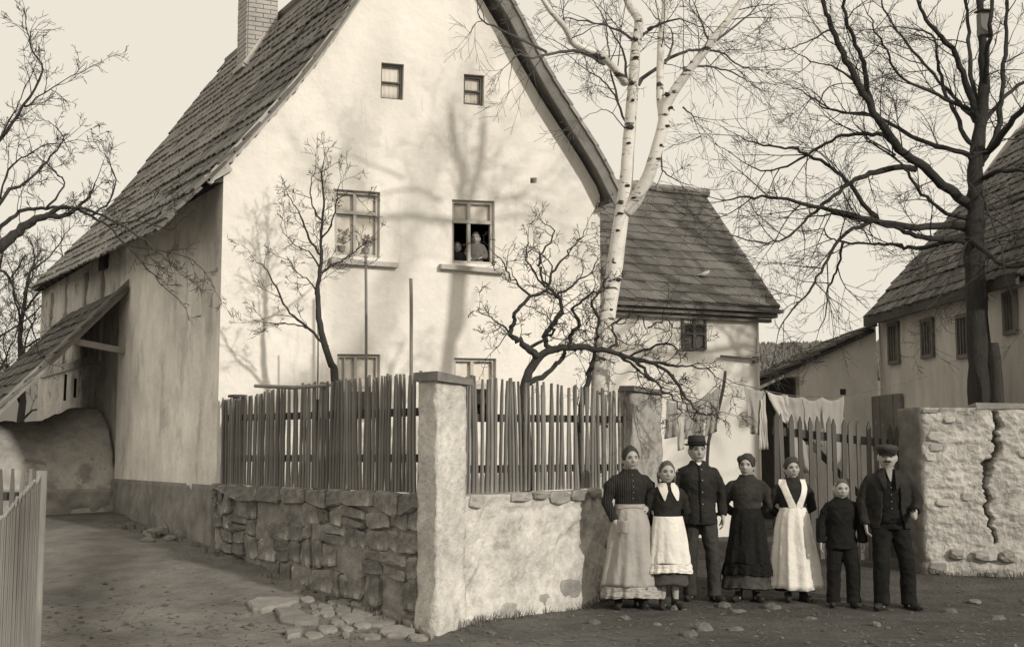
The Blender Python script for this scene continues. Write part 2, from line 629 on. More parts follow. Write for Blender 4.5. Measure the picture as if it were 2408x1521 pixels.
def place(name, me, parent, M, kind=None):
    o = link(name, me, parent, kind)
    o.matrix_basis = Matrix.Translation(-off(parent)) @ M if parent else M
    return o


def frame(o, x, y, z):
    return Matrix(((x.x, y.x, z.x, o.x), (x.y, y.y, z.y, o.y), (x.z, y.z, z.z, o.z), (0, 0, 0, 1)))


def in_view(p):
    c = p - V((0, 0, CAMZ))
    zc = c.y * CT + c.z * ST
    if zc < 0.5: return False
    yc = -c.y * ST + c.z * CT
    return abs(c.x / zc * F) < 1240 and abs(yc / zc * F) < 800


def tile_variants(name, m, w, l, t, n=4, curve=0.0, skew=0.0, seed=1):
    """x across, y up the slope, z out; lower edge at y=0"""
    out = []
    for i in range(n):
        r = random.Random(seed * 10 + i)
        mb = MB()
        k = 3

        def fn(a, b):
            e = (r.uniform(-.012, .012) if b == 0 else 0)
            return V(((a - .5) * w * .985 + skew * b * l, b * l + e, t * (1 - b) + curve * math.sin(a * PI) + r.uniform(-.002, .002)))
        mb.sheet(fn, k, 1, (0, 0, -1), t)
        out.append(mb.mesh(name, m))
    return out


def tile_rows(parent, rows, variants, w, limit, r, miss=0.0, jit=0.008, rot=0.02):
    """rows: (lower-left point, along, up, normal, length). The largest in view become parts, the rest one mesh."""
    Ms = []
    for ri, (o, x, y, z, ln) in enumerate(rows):
        n = max(1, int(round(ln / w)))
        ww = ln / n
        sh = 0.5 * ww if ri % 2 else 0
        for i in range(n):
            if r.random() < miss: continue
            c = o + x * ((i + .5) * ww + sh * (1 if i < n - 1 else 0) * .9) + y * r.uniform(-jit, jit) * 1.4 + z * r.uniform(0, jit)
            a = r.uniform(-rot, rot)
            x2 = (x * math.cos(a) + y * math.sin(a)).normalized()
            tl = r.uniform(-.02, .02)
            z2 = (z + x * tl).normalized()
            x2 = (x2 - z2 * x2.dot(z2)).normalized()
            y2 = z2.cross(x2)
            M = frame(c, x2, y2, z2) @ Matrix.Diagonal((ww / w, 1, 1, 1))
            Ms.append((0 if in_view(c) else 1, (c - V((0, 0, CAMZ))).length, M))
    Ms.sort(key=lambda q: (q[0], q[1]))
    for q in Ms[:limit]:
        place('tile', r.choice(variants), parent, q[2])
    rest = Ms[limit:]
    if rest:
        mb = MB()
        for q in rest:
            me = r.choice(variants)
            mb.add([q[2] @ v.co for v in me.vertices], [tuple(p.vertices) for p in me.polygons])
        mb.build('tile_courses', variants[0].materials[0], parent, kind='stuff')

# ================================================================== THE SETTING
def axis(fine0, fine1, step, lo, hi):
    a = []
    x = fine0
    while x <= fine1 + 1e-6:
        a.append(x); x += step
    s = step
    x = fine1
    while x < hi:
        s *= 1.25; x += s; a.append(min(x, hi))
    s = step
    x = fine0
    pre = []
    while x > lo:
        s *= 1.25; x -= s; pre.append(max(x, lo))
    return pre[::-1] + a


XS = axis(-5.2, 6.6, 0.065, -500, 500)
YS = axis(8.8, 18.0, 0.065, -60, 900)
mb = MB()
mb.v = [V((x, y, gz(x, y))) for y in YS for x in XS]
w_ = len(XS)
mb.f = [(j * w_ + i, j * w_ + i + 1, (j + 1) * w_ + i + 1, (j + 1) * w_ + i) for j in range(len(YS) - 1) for i in range(w_ - 1)]
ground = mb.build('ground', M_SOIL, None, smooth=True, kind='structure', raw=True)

# wooded ridge far behind the yard
mb = MB()


def hillz(x, y):
    s = smooth(90, 260, y) * smooth(620, 300, y)
    return -1 + s * (22 + 2.5 * noise.noise(V((x * .012, y * .01, 2))) + 0.012 * x)


mb.grid(lambda a, b: V((-260 + 620 * a, 80 + 500 * b, hillz(-260 + 620 * a, 80 + 500 * b))), 90, 60)
hill = mb.build('hill', M_HILL, None, smooth=True, kind='structure', raw=True)
mb = MB()
r = random.Random(5)
for i in range(15000):
    x, y = r.uniform(-40, 150), r.uniform(150, 290)
    if y < 175 + 18 * noise.noise(V((x * .03, 0, 4))): continue
    z = hillz(x, y)
    h = r.uniform(.9, 1.9)
    w = h * r.uniform(.4, .7)
    k = 5
    vs = [V((x + w * math.cos(2 * PI * q / k + i), y + w * math.sin(2 * PI * q / k + i), z + h * .15)) for q in range(k)] + [V((x + r.uniform(-.2, .2), y, z + h)), V((x, y, z - .5))]
    mb.add(vs, [(q, (q + 1) % k, k) for q in range(k)] + [((q + 1) % k, q, k + 1) for q in range(k)])
wood = mb.build('far_wood', M_WOOD, None, kind='stuff', raw=True)
wood['label'] = 'dark wooded ridge on the skyline behind the yard'
wood['category'] = 'forest'

# ================================================================== THE WHITE GABLE HOUSE
FD = V((0.920, 0.392, 0)).normalized()             # along the gable wall, to the right
SD = V((-0.502, 0.865, 0)).normalized()            # along the side wall, away
FN = V((FD.y, -FD.x, 0))                           # gable wall faces this way
SN = V((-SD.y, SD.x, 0))                           # side wall faces this way
UP = V((0, 0, 1))
A = px(516.5, 800, 15.2); A.z = 0


def fac(u, v, out=0.0):
    p = on_plane(u, v, A + FN * out, FN)
    return (p - A).dot(FD), p.z


def fpt(s, z, out=0.0):
    return A + FD * s + UP * z + FN * out


W = fac(1412, 700)[0]
HL = 11.9                                           # length of the side
house = thing('gable_house', 'tall white gabled house with grey side wall and tiled roof behind the fence', 'house', A + FD * W / 2 + SD * 3 + UP * 0.5)

left_prof = [fac(u, v, .06) for u, v in ((490, 399), (534, 352), (580, 303), (635, 243), (690, 180), (750, 105), (797, 38))]
apex = fac(1010, -275, .06)
right_prof = [fac(u, v, .28) for u, v in ((1456, 452), (1413, 366), (1368, 293), (1303, 190), (1253, 100), (1208, 12))]
# gable wall outline a little under the roof surface
wl_ = [fac(u, v) for u, v in ((525, 392), (580, 328), (640, 266), (700, 195), (760, 122), (806, 62))]
wr_ = [fac(u, v) for u, v in ((1403, 440), (1368, 380), (1323, 310), (1268, 225), (1218, 140), (1173, 65), (1143, 15))]
wapex = (apex[0], apex[1] - .16)
outline = [(0, .55), (W, .55), (W, wr_[0][1] - .12)] + wr_ + [wapex] + wl_[::-1] + [(0, wl_[0][1] - .03)]

WINS = {}
for key, q in {'attic_left': ((897, 147), (950, 152), (948, 236), (895, 231)), 'attic_right': ((1091, 174), (1139, 178), (1138, 250), (1090, 245)),
               'upper_left': ((786, 444), (894, 452), (893, 607), (787, 598)), 'upper_right': ((1063, 469), (1163, 473), (1164, 623), (1064, 618)),
               'lower_left': ((793, 832), (894, 833), (893, 992), (793, 992)), 'lower_right': ((1068, 841), (1167, 843), (1167, 992), (1068, 992))}.items():
    p = [fac(*c) for c in q]
    WINS[key] = [(p[3][0], p[3][1]), (p[2][0], p[2][1]), (p[1][0], p[1][1]), (p[0][0], p[0][1])]   # bl br tr tl
vent = [fac(1247, 431), fac(1262, 431), fac(1262, 418), fac(1247, 418)]

holes = list(WINS.values()) + [vent]
loops = [[V((p[0], p[1], 0)) for p in outline]] + [[V((p[0], p[1], 0)) for p in h][::-1] for h in holes]
flatv = [p for lp in loops for p in lp]
mb = MB()
mb.add([fpt(p.x, p.y) for p in flatv], [tuple(t) for t in tessellate_polygon(loops)])
REV = 0.11
for h in holes:
    d = REV if h is not vent else .3
    for i in range(4):
        a, b = h[i], h[(i + 1) % 4]
        mb.add([fpt(*a), fpt(*b), fpt(*b, -d), fpt(*a, -d)], [(0, 1, 2, 3)])
mb.add([fpt(*p, -.3) for p in vent], [(0, 1, 2, 3)])
front = mb.build('front_wall', M_PLASTER, house)
front['label'] = 'sunlit whitewashed gable wall'


# relief sheet bits are left to the plaster bump; the corner quoin hides the joint of the two walls
def sidepoint(t, z, out=0.0):
    return A + SD * t + SN * out + UP * z


EAVE_Z = left_prof[0][1]
TW = 5.25                                           # where the sound plaster ends


def side_piece(t0, t1, z0, z1, out, amp, seed, m, name, carve=None, res=.09):
    # front face of rough_wall lies right of P0->P1; seen from the alley the wall runs from far (left) to near (right)
    mbx, *_ = rough_wall(sidepoint(t1, 0, out), sidepoint(t0, 0, out), z0, z1, .3, res, amp, seed, 1.6, carve)
    return mbx.build(name, m, house, smooth=True)


side_piece(0.0, TW, 1.1, EAVE_Z + .02, 0.0, .016, 2, M_SIDE, 'side_wall')
side_piece(TW, HL, .4, EAVE_Z + .02, -.05, .03, 6, M_REAR, 'rear_side_wall')
side_piece(0.02, TW + .05, 0.15, 1.2, .045, .05, 8, M_PLINTH, 'plinth', res=.06)
# rest of the shell, out of sight
mb = MB()
B_ = A + FD * W
mb.add([B_ + UP * .3, B_ + SD * HL + UP * .3, B_ + SD * HL + UP * (wr_[0][1] - .1), B_ + UP * (wr_[0][1] - .1)], [(0, 1, 2, 3)])
D_ = A + SD * HL
mb.add([D_ + UP * .3, D_ + FD * W + UP * .3, D_ + FD * W + UP * EAVE_Z, D_ + UP * EAVE_Z], [(0, 1, 2, 3)])
mb.build('back_wall', M_SIDE, house)

# timber studs and a small hatch on the rear part of the side
mb = MB()
for t in (6.6, 7.9, 9.6, 11.0):
    mb.box(sidepoint(t, 3.9, -.035), (.16, .07, 1.6), (SD, SN, UP))
mb.box(sidepoint(9.2, 3.15, -.036), (5.2, .06, .14), (SD, SN, UP))
mb.build('timber_frame', mat('grey_timber', 0.40, .3, 5, .6, 30), house)
mb = MB()
c = on_plane(243, 590, sidepoint(6, 0), SN)
mb.box(c + SN * -.02, (.38, .1, .62), (SD, SN, UP))
mb.build('hatch', M_DARKWOOD, house)
mb = MB()
for uv0, uv1 in (((160, 942), (163, 880)), ((184, 935), (186, 890))):
    p, q = on_plane(*uv0, sidepoint(6, 0), SN), on_plane(*uv1, sidepoint(6, 0), SN)
    mb.bar(p + SN * .06, q + SN * .06, .04, .04, SN)
mb.build('side_post', M_DARKWOOD, house)

# ------------------------------------------------------------------ roof
ridge0 = fpt(apex[0], apex[1])


def u_of(p):
    c = p - V((0, 0, CAMZ))
    return 1204 + F * c.x / (c.y * CT + c.z * ST)


t1 = 0.0
while t1 < HL and u_of(ridge0 + SD * t1) > 533: t1 += .02
RIDGE_END = t1
prof = [V((p[0], p[1], 0)) for p in left_prof] + [V((apex[0], apex[1], 0))]
lens = [0.0]
for i in range(1, len(prof)): lens.append(lens[-1] + (prof[i] - prof[i - 1]).length)
SL = lens[-1]


def prof_at(l):
    for i in range(1, len(prof)):
        if l <= lens[i] or i == len(prof) - 1:
            k = (l - lens[i - 1]) / (lens[i] - lens[i - 1])
            p = prof[i - 1].lerp(prof[i], k)
            d = (prof[i] - prof[i - 1]).normalized()
            return p, d


def t_end(l):
    return (HL + .25) + (RIDGE_END - HL - .25) * (l / SL)


T0 = -.12
mb = MB()
nn = 26


def deck(a, b):
    l = b * SL
    p, d = prof_at(l)
    t = T0 + a * (t_end(l) - T0)
    sag = -.05 * math.sin(a * PI) * math.sin(b * PI)
    return fpt(p.x, p.y - .10 + sag) + SD * t


mb.sheet(deck, 24, nn, (0, 0, -1), .05)
roof = mb.build('roof', M_SOFFIT, house)
r = random.Random(3)
rows = []
EXPO = .205
l = 0.02
while l < SL - .05:
    p, d = prof_at(l)
    y = (FD * d.x + UP * d.y).normalized()
    x = SD.copy()
    z = x.cross(y)
    if z.z < 0: z = -z
    x = y.cross(z)                                   # right handed x,y,z
    o = fpt(p.x, p.y - .085)
    ln = t_end(l) - T0 + .03
    start = o + SD * (T0 - .03) if x.dot(SD) > 0 else o + SD * (t_end(l))
    # sagging ridge of an old roof, split into three lengths so the courses waver
    cur = start
    left = ln
    seg = 0
    while left > .2:
        sl_ = min(left, r.uniform(2.2, 4.2))
        rows.append((cur + z * r.uniform(-.012, .012) + y * r.uniform(-.02, .02), x, y, z, sl_))
        cur = cur + x * sl_
        left -= sl_
    l += EXPO * r.uniform(.95, 1.05)
tv = tile_variants('tile', M_TILE, .24, .29, .027, 5, .010, seed=4)
tile_rows(roof, rows, tv, .24, 300, r, miss=.004, jit=.010, rot=.03)

# right slope, seen only along its verge
rp = [V((p[0], p[1], 0)) for p in right_prof] + [V((apex[0], apex[1], 0))]


def rdeck(a, b):
    q = b * (len(rp) - 1)
    i = min(int(q), len(rp) - 2)
    p = rp[i].lerp(rp[i + 1], q - i)
    return fpt(p.x, p.y, .28) + SD * (a * (.3 + t_end(SL * b)))


mb = MB()
mb.sheet(rdeck, 3, 24, (0, 0, -1), .07)
mb.build('right_slope', M_SOFFIT, house)
# mortared verge tiles, one after the other down the right edge
r = random.Random(8)
vt = catmull(rp, 8)
vl_ = [0.0]
for i in range(1, len(vt)): vl_.append(vl_[-1] + (vt[i] - vt[i - 1]).length)


def vt_at(l):
    for i in range(1, len(vt)):
        if l <= vl_[i] or i == len(vt) - 1:
            return vt[i - 1].lerp(vt[i], (l - vl_[i - 1]) / (vl_[i] - vl_[i - 1]))


l = 0.0
mv = mat('verge_tile', .30, .35, 7, .7, 24, rnd=.3)
while l < vl_[-1] - .1:
    a, b = vt_at(l), vt_at(l + .26)
    mb = MB()
    mb.bar(fpt(a.x, a.y + .03 + r.uniform(-.008, .008), .20), fpt(b.x, b.y + .012, .20), .22, .045, FN.cross(FD * (b.x - a.x) + UP * (b.y - a.y)).normalized())
    mb.build('verge_tile', mv, house)
    l += .215
# barge board and soffit strip under the right verge
mb = MB()
for i in range(len(rp) - 1):
    a, b = rp[i], rp[i + 1]
    p, q = fpt(a.x, a.y - .16, .262), fpt(b.x, b.y - .16, .262)
    mb.bar(p, q, .03, .13, UP)
mb.build('barge_board', M_SOFFIT, house)
mb = MB()
e0 = fpt(rp[0].x - .04, rp[0].y - .1, .26)
mb.hexa([fpt(W + .003, rp[0].y - .17, .26), fpt(rp[0].x - .05, rp[0].y - .13, .26), fpt(rp[0].x - .05, rp[0].y - .13, 0) + SD * 6, fpt(W + .003, rp[0].y - .17, 0) + SD * 6,
         fpt(W + .003, rp[0].y - .11, .26), fpt(rp[0].x - .05, rp[0].y - .09, .26), fpt(rp[0].x - .05, rp[0].y - .09, 0) + SD * 6, fpt(W + .003, rp[0].y - .11, 0) + SD * 6])
mb.build('eave_soffit', M_DARKWOOD, house)

# pale mortar along the left verge, crumbling
mb = MB()
r = random.Random(2)
vl = [V((p[0], p[1], 0)) for p in left_prof] + [V((apex[0], apex[1], 0))]
pts = catmull(vl, 10)
for i in range(2, len(pts) - 1):
    a, b = pts[i], pts[i + 1]
    w = .17 + .04 * noise.noise(V((i * .5, 1, 2)))
    dz = .05 + .01 * noise.noise(V((i * .9, 7, 2)))
    mb.hexa([fpt(a.x, a.y - dz - w, .003), fpt(a.x, a.y - dz - w, .07), fpt(b.x, b.y - dz - w, .07), fpt(b.x, b.y - dz - w, .003),
             fpt(a.x, a.y - dz, .003), fpt(a.x, a.y - dz, .12), fpt(b.x, b.y - dz, .12), fpt(b.x, b.y - dz, .003)])
mb.build('verge_mortar', M_VERGE, house)
mb = MB()
mb.bar(fpt(left_prof[0][0] - .02, left_prof[0][1] - .13, .05), fpt(left_prof[0][0] + .26, left_prof[0][1] + .06, .05), .05, .1)
mb.build('eave_board_end', M_VERGE, house)
# dark eave soffit along the side, with rafter feet
for t in [i * .62 + .35 for i in range(19)]:
    p = sidepoint(t, EAVE_Z - .16, .0)
    mb = MB(); mb.bar(p - SN * .02 + UP * .13, p + SN * .13 + UP * 0, .09, .1)
    mb.build('rafter_foot', M_DARKWOOD, house)
mb = MB()
mb.hexa([sidepoint(0, EAVE_Z - .12, -.02), sidepoint(0, EAVE_Z - .15, .14), sidepoint(HL, EAVE_Z - .15, .14), sidepoint(HL, EAVE_Z - .12, -.02),
         sidepoint(0, EAVE_Z - .07, -.02), sidepoint(0, EAVE_Z - .10, .14), sidepoint(HL, EAVE_Z - .10, .14), sidepoint(HL, EAVE_Z - .07, -.02)])
mb.build('eave_board', M_DARKWOOD, house)

# ------------------------------------------------------------------ chimney
pc, pd = prof_at(SL * .70)


def roof_hit(u, v):
    # nearest point of the left slope plane (upper part)
    p, d = prof_at(SL * .8)
    y = (FD * d.x + UP * d.y).normalized()
    n = SD.cross(y)
    return on_plane(u, v, fpt(p.x, p.y), n)


c0 = roof_hit(578, 150)
chim = MB()
CW, CD = .50, .48
r = random.Random(12)
ck = c0 + FD * .02
mb = MB()
zc0, zc1 = c0.z - .9, c0.z + 2.6
base = [ck, ck + FD * CW, ck + FD * CW + SD * CD, ck + SD * CD]
mb.hexa([V((p.x, p.y, zc0)) for p in base] + [V((p.x, p.y, zc1)) for p in base])
chimney = mb.build('chimney', M_VERGE, house)
mb = MB()
nz = int((zc1 - zc0) / .078)
for j in range(nz):
    z = zc0 + .039 + j * .078
    for (o, x, n, ln) in ((base[0], FD, FN, CW), (base[3], -SD, SN, CD)):
        k = 2
        sh = .5 if j % 2 else 0
        edges = [0, ln / 2, ln] if not sh else [0, ln * .25, ln * .75, ln]
        for i in range(len(edges) - 1):
            a, b = edges[i] + .006, edges[i + 1] - .006
            mb.box(o + x * (a + b) / 2 + n * (.004 + r.uniform(0, .008)) + UP * (z - o.z), (b - a, .03, .066), (x, n, UP))
br = mb.build('brick_courses', M_BRICK, chimney, kind='stuff')
# lime flashing at the chimney foot
mb = MB()
p, d = prof_at(SL * .8)
ys = (FD * d.x + UP * d.y).normalized()
mb.bar(c0 - SD * .0 - FN * -.03 - ys * .02, c0 + ys * .62 - FN * -.03, .10, .07, FN)
mb.bar(c0 + SD * .5 - ys * .03, c0 - SD * .03 - ys * .03, .10, .08)
mb.build('flashing', M_VERGE, chimney)

# ------------------------------------------------------------------ windows of the house
def quad_pt(q, a, b, out):
    lo = (q[0][0] + (q[1][0] - q[0][0]) * a, q[0][1] + (q[1][1] - q[0][1]) * a)
    hi = (q[3][0] + (q[2][0] - q[3][0]) * a, q[3][1] + (q[2][1] - q[3][1]) * a)
    return fpt(lo[0] + (hi[0] - lo[0]) * b, lo[1] + (hi[1] - lo[1]) * b, out)


def qbar(mb, q, a0, b0, a1, b1, out, t):
    c = [(a0, b0), (a1, b0), (a1, b1), (a0, b1)]
    mb.hexa([quad_pt(q, a, b, out - t) for a, b in c] + [quad_pt(q, a, b, out) for a, b in c])


def window(key, bars, frame_m, panes, curtain_or_glare=None, label=None, fw=.07, sill=False, dark=None):
    q = WINS[key]
    mb = MB()
    o = -REV + .055
    asp = (q[1][0] - q[0][0]) / (q[3][1] - q[0][1])
    fh = fw * asp
    qbar(mb, q, 0, 0, fw, 1, o, .05); qbar(mb, q, 1 - fw, 0, 1, 1, o, .05)
    qbar(mb, q, fw, 0, 1 - fw, fh, o, .05); qbar(mb, q, fw, 1 - fh, 1 - fw, 1, o, .05)
    for a0, b0, a1, b1, e in bars: qbar(mb, q, a0, b0, a1, b1, o + e, .05)
    w = mb.build('window', frame_m, house)
    if label: w['label'] = label
    for a0, b0, a1, b1 in panes:
        m2 = MB(); qbar(m2, q, a0, b0, a1, b1, o - .02, .006)
        m2.build('pane', M_GLASS, w)
    for a0, b0, a1, b1 in (curtain_or_glare or []):
        m2 = MB()
        m2.sheet(lambda a, b: quad_pt(q, a0 + (a1 - a0) * a, b0 + (b1 - b0) * b, o - .058 + .006 * math.sin(a * 26) * (.4 + .6 * (1 - b))), 30, 4, -FN, .004)
        m2.build('curtain_or_glare', M_CURTAIN_OR_GLARE, w, smooth=True)
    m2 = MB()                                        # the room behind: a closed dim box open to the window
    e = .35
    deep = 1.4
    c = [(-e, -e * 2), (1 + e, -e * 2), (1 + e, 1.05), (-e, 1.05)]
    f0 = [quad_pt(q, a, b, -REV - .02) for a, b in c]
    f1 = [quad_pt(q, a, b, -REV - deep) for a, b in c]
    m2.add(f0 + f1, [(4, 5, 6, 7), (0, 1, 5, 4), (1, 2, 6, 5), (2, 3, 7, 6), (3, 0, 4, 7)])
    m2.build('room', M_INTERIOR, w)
    if sill:
        s0, z0 = fac(*sill[0]); s1, z1 = fac(*sill[1])
        m2 = MB()
        m2.hexa([fpt(s0, z0 - .075, -.02), fpt(s1, z1 - .075, -.02), fpt(s1, z1 - .075, .085), fpt(s0, z0 - .075, .085),
                 fpt(s0, z0, -.02), fpt(s1, z1, -.02), fpt(s1, z1 - .015, .09), fpt(s0, z0 - .015, .09)])
        m2.build('sill', M_VERGE, w)
    return w


cross = lambda mx, ty, w=.035, h=.05: [(mx - w, .04, mx + w, ty, .01), (.05, ty, .95, ty + h, .02), (mx - w, ty + h, mx + w, .96, .01)]
window('attic_left', [(.1, .47, .9, .51, .005)], M_FRAMED, [(.08, .05, .92, .47), (.08, .51, .92, .95)], [(.08, .05, .92, .96)], 'small bright two-pane attic window', fw=.09)  # white sheet behind the panes stands in for the sky's reflection
window('attic_right', [(.1, .46, .9, .51, .005)], M_FRAMED, [(.1, .05, .9, .46), (.1, .51, .9, .95)], [(.1, .05, .9, .96)], 'small crooked attic window with dark frame', fw=.13)  # no real curtain: this sheet also paints a sky reflection
w_ul = window('upper_left', cross(.47, .64), M_FRAME, [(.08, .04, .435, .64), (.505, .04, .92, .64), (.08, .7, .435, .95), (.505, .7, .92, .95)],
              [(.08, .04, .93, .64), (.08, .69, .93, .96)], 'upper window with white curtains and pot plants', sill=((775, 606), (933, 617)))
w_ur = window('upper_right', cross(.42, .64), M_FRAME, [(.08, .7, .38, .95), (.46, .7, .92, .95)],
              [(.08, .69, .93, .96)], 'upper window with open dark lower panes where two children look out', sill=((1033, 620), (1182, 632)))
window('lower_left', cross(.45, .45) + [(.18, .5, .21, .95, 0)], M_FRAME, [(.08, .04, .41, .45), (.5, .04, .92, .45), (.08, .5, .41, .95), (.5, .5, .92, .95)],
       [(.08, .5, .93, .96)], 'lower window with white curtains behind the picket fence')
window('lower_right', cross(.45, .52), M_FRAME, [(.08, .04, .41, .52), (.5, .04, .92, .52), (.08, .58, .41, .95), (.5, .58, .92, .95)],
       [(.08, .57, .93, .96)], 'lower window beside the stone pillar with curtained upper half')

# pot plants inside the left upper window
r = random.Random(21)
for k, (a, hh) in enumerate(((.20, .26), (.74, .17))):
    q = WINS['upper_left']
    p = quad_pt(q, a, .07, -REV + .02)
    t = thing('pot_plant', ('bushy dark pot plant in the left corner of the upper left window', 'smaller dark pot plant in the right corner of the upper left window')[k], 'plant', p, 'pot plants on the window ledge')
    mb = MB(); mb.loft([(p.z, p.x, p.y, .035, .035), (p.z + .07, p.x, p.y, .05, .05)], 10); mb.build('pot', mat('clay_pot', .25, .3, 9, .3, 30), t)
    mb = MB()
    for i in range(34):
        c = p + V((r.gauss(0, .05), r.gauss(0, .012), .1 + r.random() * hh * .6))
        d = V((r.uniform(-1, 1), r.uniform(-.4, .4), r.uniform(-.5, 1))).normalized()
        e = d.orthogonal().normalized()
        mb.add([c, c + d * .03 + e * .013, c + d * .06, c + d * .03 - e * .013], [(0, 1, 2, 3)])
    mb.build('leaves', mat('pot_leaf', .16, .3, 9, 0), t)

# ================================================================== BAKE OVEN AND LEAN-TO ON THE ALLEY
leanto = thing('lean_to_roof', 'small shingled lean-to roof projecting from the side wall over the oven', 'roof', sidepoint(5.6, 0, .9) + UP * .7)
P_hi = on_plane(300, 664, sidepoint(0, 0), SN)
th = (P_hi - A).dot(SD)
K2 = 2.5
zhi, zlo17 = P_hi.z, on_plane(0, 950, sidepoint(th, 0), SD).z
pl = on_plane(0, 950, sidepoint(th, 0), SD)
kk = (pl - A - SD * th).dot(SN)
slope = (zhi - pl.z) / kk
LEN = 4.3


def lpt(k, t, dz=0.0):
    return A + SD * (th + t) + SN * k + UP * (zhi - slope * k + dz)


mb = MB()
mb.sheet(lambda a, b: lpt(.02 + b * (K2 - .02), -.02 + a * LEN, -.05), 2, 4, (0, 0, -1), .03)
lroof = mb.build('boarding', M_DARKWOOD, leanto)
ydir = (SN * -1 + UP * slope).normalized()
r = random.Random(33)
rows = []
k = K2
step = .27
sv = []
for i in range(5):
    mbv = MB(); mbv.sheet(lambda a, b: V(((a - .5) * .17, b * .36 + (r.uniform(-.02, .02) if b == 0 else 0), .035 * (1 - b) + r.uniform(-.003, .003))), 2, 1, (0, 0, -1), .028)
    sv.append(mbv.mesh('shingle', M_SHINGLE))
zn = SD.cross(ydir)
xx = SD.copy()
if zn.z < 0: zn = -zn; xx = -SD
while k > .15:
    st = lpt(k, -.06 if xx.dot(SD) > 0 else LEN, -.04)
    n = int(LEN / .17)
    for i in range(n):
        c = st + xx * ((i + .5) * .18) + zn * r.uniform(0, .012) + ydir * r.uniform(-.03, .03)
        place('shingle', r.choice(sv), leanto, frame(c, xx, ydir, zn))
    k -= step * math.cos(math.atan(slope))
mb = MB(); mb.bar(lpt(-.05, -.07, -.05), lpt(K2, -.07, -.05), .06, .13); bb = mb.build('barge_board', mat('pale_board', .30, .25, 6, .5, 30), leanto)
mb = MB()
pb0 = lpt(kk * .44, .02, -.1); pb1 = on_plane(284, 826, sidepoint(0, 0), SN)
mb.bar(pb0, V((A.x, A.y, 0)) + SD * (th + .02) + UP * (pb0.z - .12), .09, .09)
mb.build('tie_beam', mat('pale_board', .3), leanto)
mb = MB(); mb.bar(lpt(.1, LEN - .1, -.12), lpt(K2 - .1, LEN - .1, -.12), .08, .1); mb.build('rafter', M_DARKWOOD, leanto)
mb = MB()
for t in (.05, LEN - .1): mb.bar(lpt(K2 - .25, t, -.1), lpt(K2 - .25, t, -.1) * 1 - UP * (lpt(K2 - .25, t).z - .75), .11, .11)
mb.build('support_posts', M_DARKWOOD, leanto)

# oven body: a rounded clay hump on a stone base
OV = thing('bake_oven', 'rounded clay bake oven bulging from the side wall under the lean-to', 'oven', sidepoint(6.2, .7, .8))
mb = MB()
OT0, OT1, OW = TW - .05, TW + 3.2, 2.6


def oven(a, b):
    # a along outwards (0 wall .. 1 far out), b over the arch from the front foot to the back foot
    k = a * OW
    ang = PI * (b * 1.0)
    ztop = 2.10 - .10 * a + .22 * smooth(.35, .0, a)
    z0 = .3
    c = math.cos(ang); s_ = math.sin(ang)
    e = 2.6
    cc = math.copysign(abs(c) ** (2 / e), c); ss = abs(s_) ** (2 / e)
    t = (OT0 + OT1) / 2 - cc * (OT1 - OT0) / 2 * (1 + .10 * (1 - ss))
    z = z0 + (ztop - z0) * ss
    nz = .07 * noise.noise(V((k * 1.6, t * 1.6, z * 1.6))) + .035 * noise.noise(V((k * 5, t * 5, z * 5))) + .015 * noise.noise(V((k * 13, t * 13, z * 13)))
    return A + SD * (t + nz) + SN * (k + nz) + UP * (z + nz)


mb.sheet(oven, 50, 60, (0, 0, -1), .02)
mb.build('clay_hump', mat('oven_clay', .44, .4, 5, 1.0, 14, spots=[(1.1, .56, .6, (1, 1, 1)), (5, .6, .75, (1, 1, 1))], bdist=.03), OV, smooth=True)
mbw, *_ = rough_wall(sidepoint(OT0 - .13, 0, OW + .2), sidepoint(OT0 - .13, 0, .02), .2, 1.05, .5, .06, .06, 14, 2.6)
mbw.build('stone_base', M_PLINTH, OV, smooth=True)

# ================================================================== SECOND HOUSE (behind, to the right)
Y2 = 20.0
E2 = px(1838, 716, Y2)                              # right end of the eave
FD2 = V((0.915, 0.40, 0)).normalized()
FN2 = V((FD2.y, -FD2.x, 0))
BD2 = -FN2
house2 = thing('farmhouse', 'whitewashed farmhouse with slate roof behind the birch and the washing', 'house', E2 - FD2 * 3 + BD2 * .5 - UP * (E2.z - .3))
R2 = on_plane(1662, 455, E2, FD2)
L2 = 4.4
y2 = (R2 - E2); SL2 = y2.length; y2.normalize()
z2 = FD2.cross(y2)
x2 = FD2.copy()
if z2.z < 0: z2 = -z2
y2o = (y2 - x2 * y2.dot(x2)).normalized()
mb = MB()
mb.sheet(lambda a, b: E2 - FD2 * L2 * (1 - a) + y2 * SL2 * b - z2 * .05, 2, 2, -z2, .05)
roof2 = mb.build('roof', M_SOFFIT, house2)
mb = MB()
bk = V((-y2.x, -y2.y, 0))
back = lambda a, b: R2 - FD2 * L2 * (1 - a) + (V((y2.x, y2.y, 0)).normalized() * 3 * b) - UP * (b * (R2.z - E2.z)) - UP * .05
mb.sheet(back, 2, 2, (0, 0, -1), .05)
mb.build('back_slope', M_TILE2, house2)
r = random.Random(44)
NR = 14
cw = .2
tv2 = []
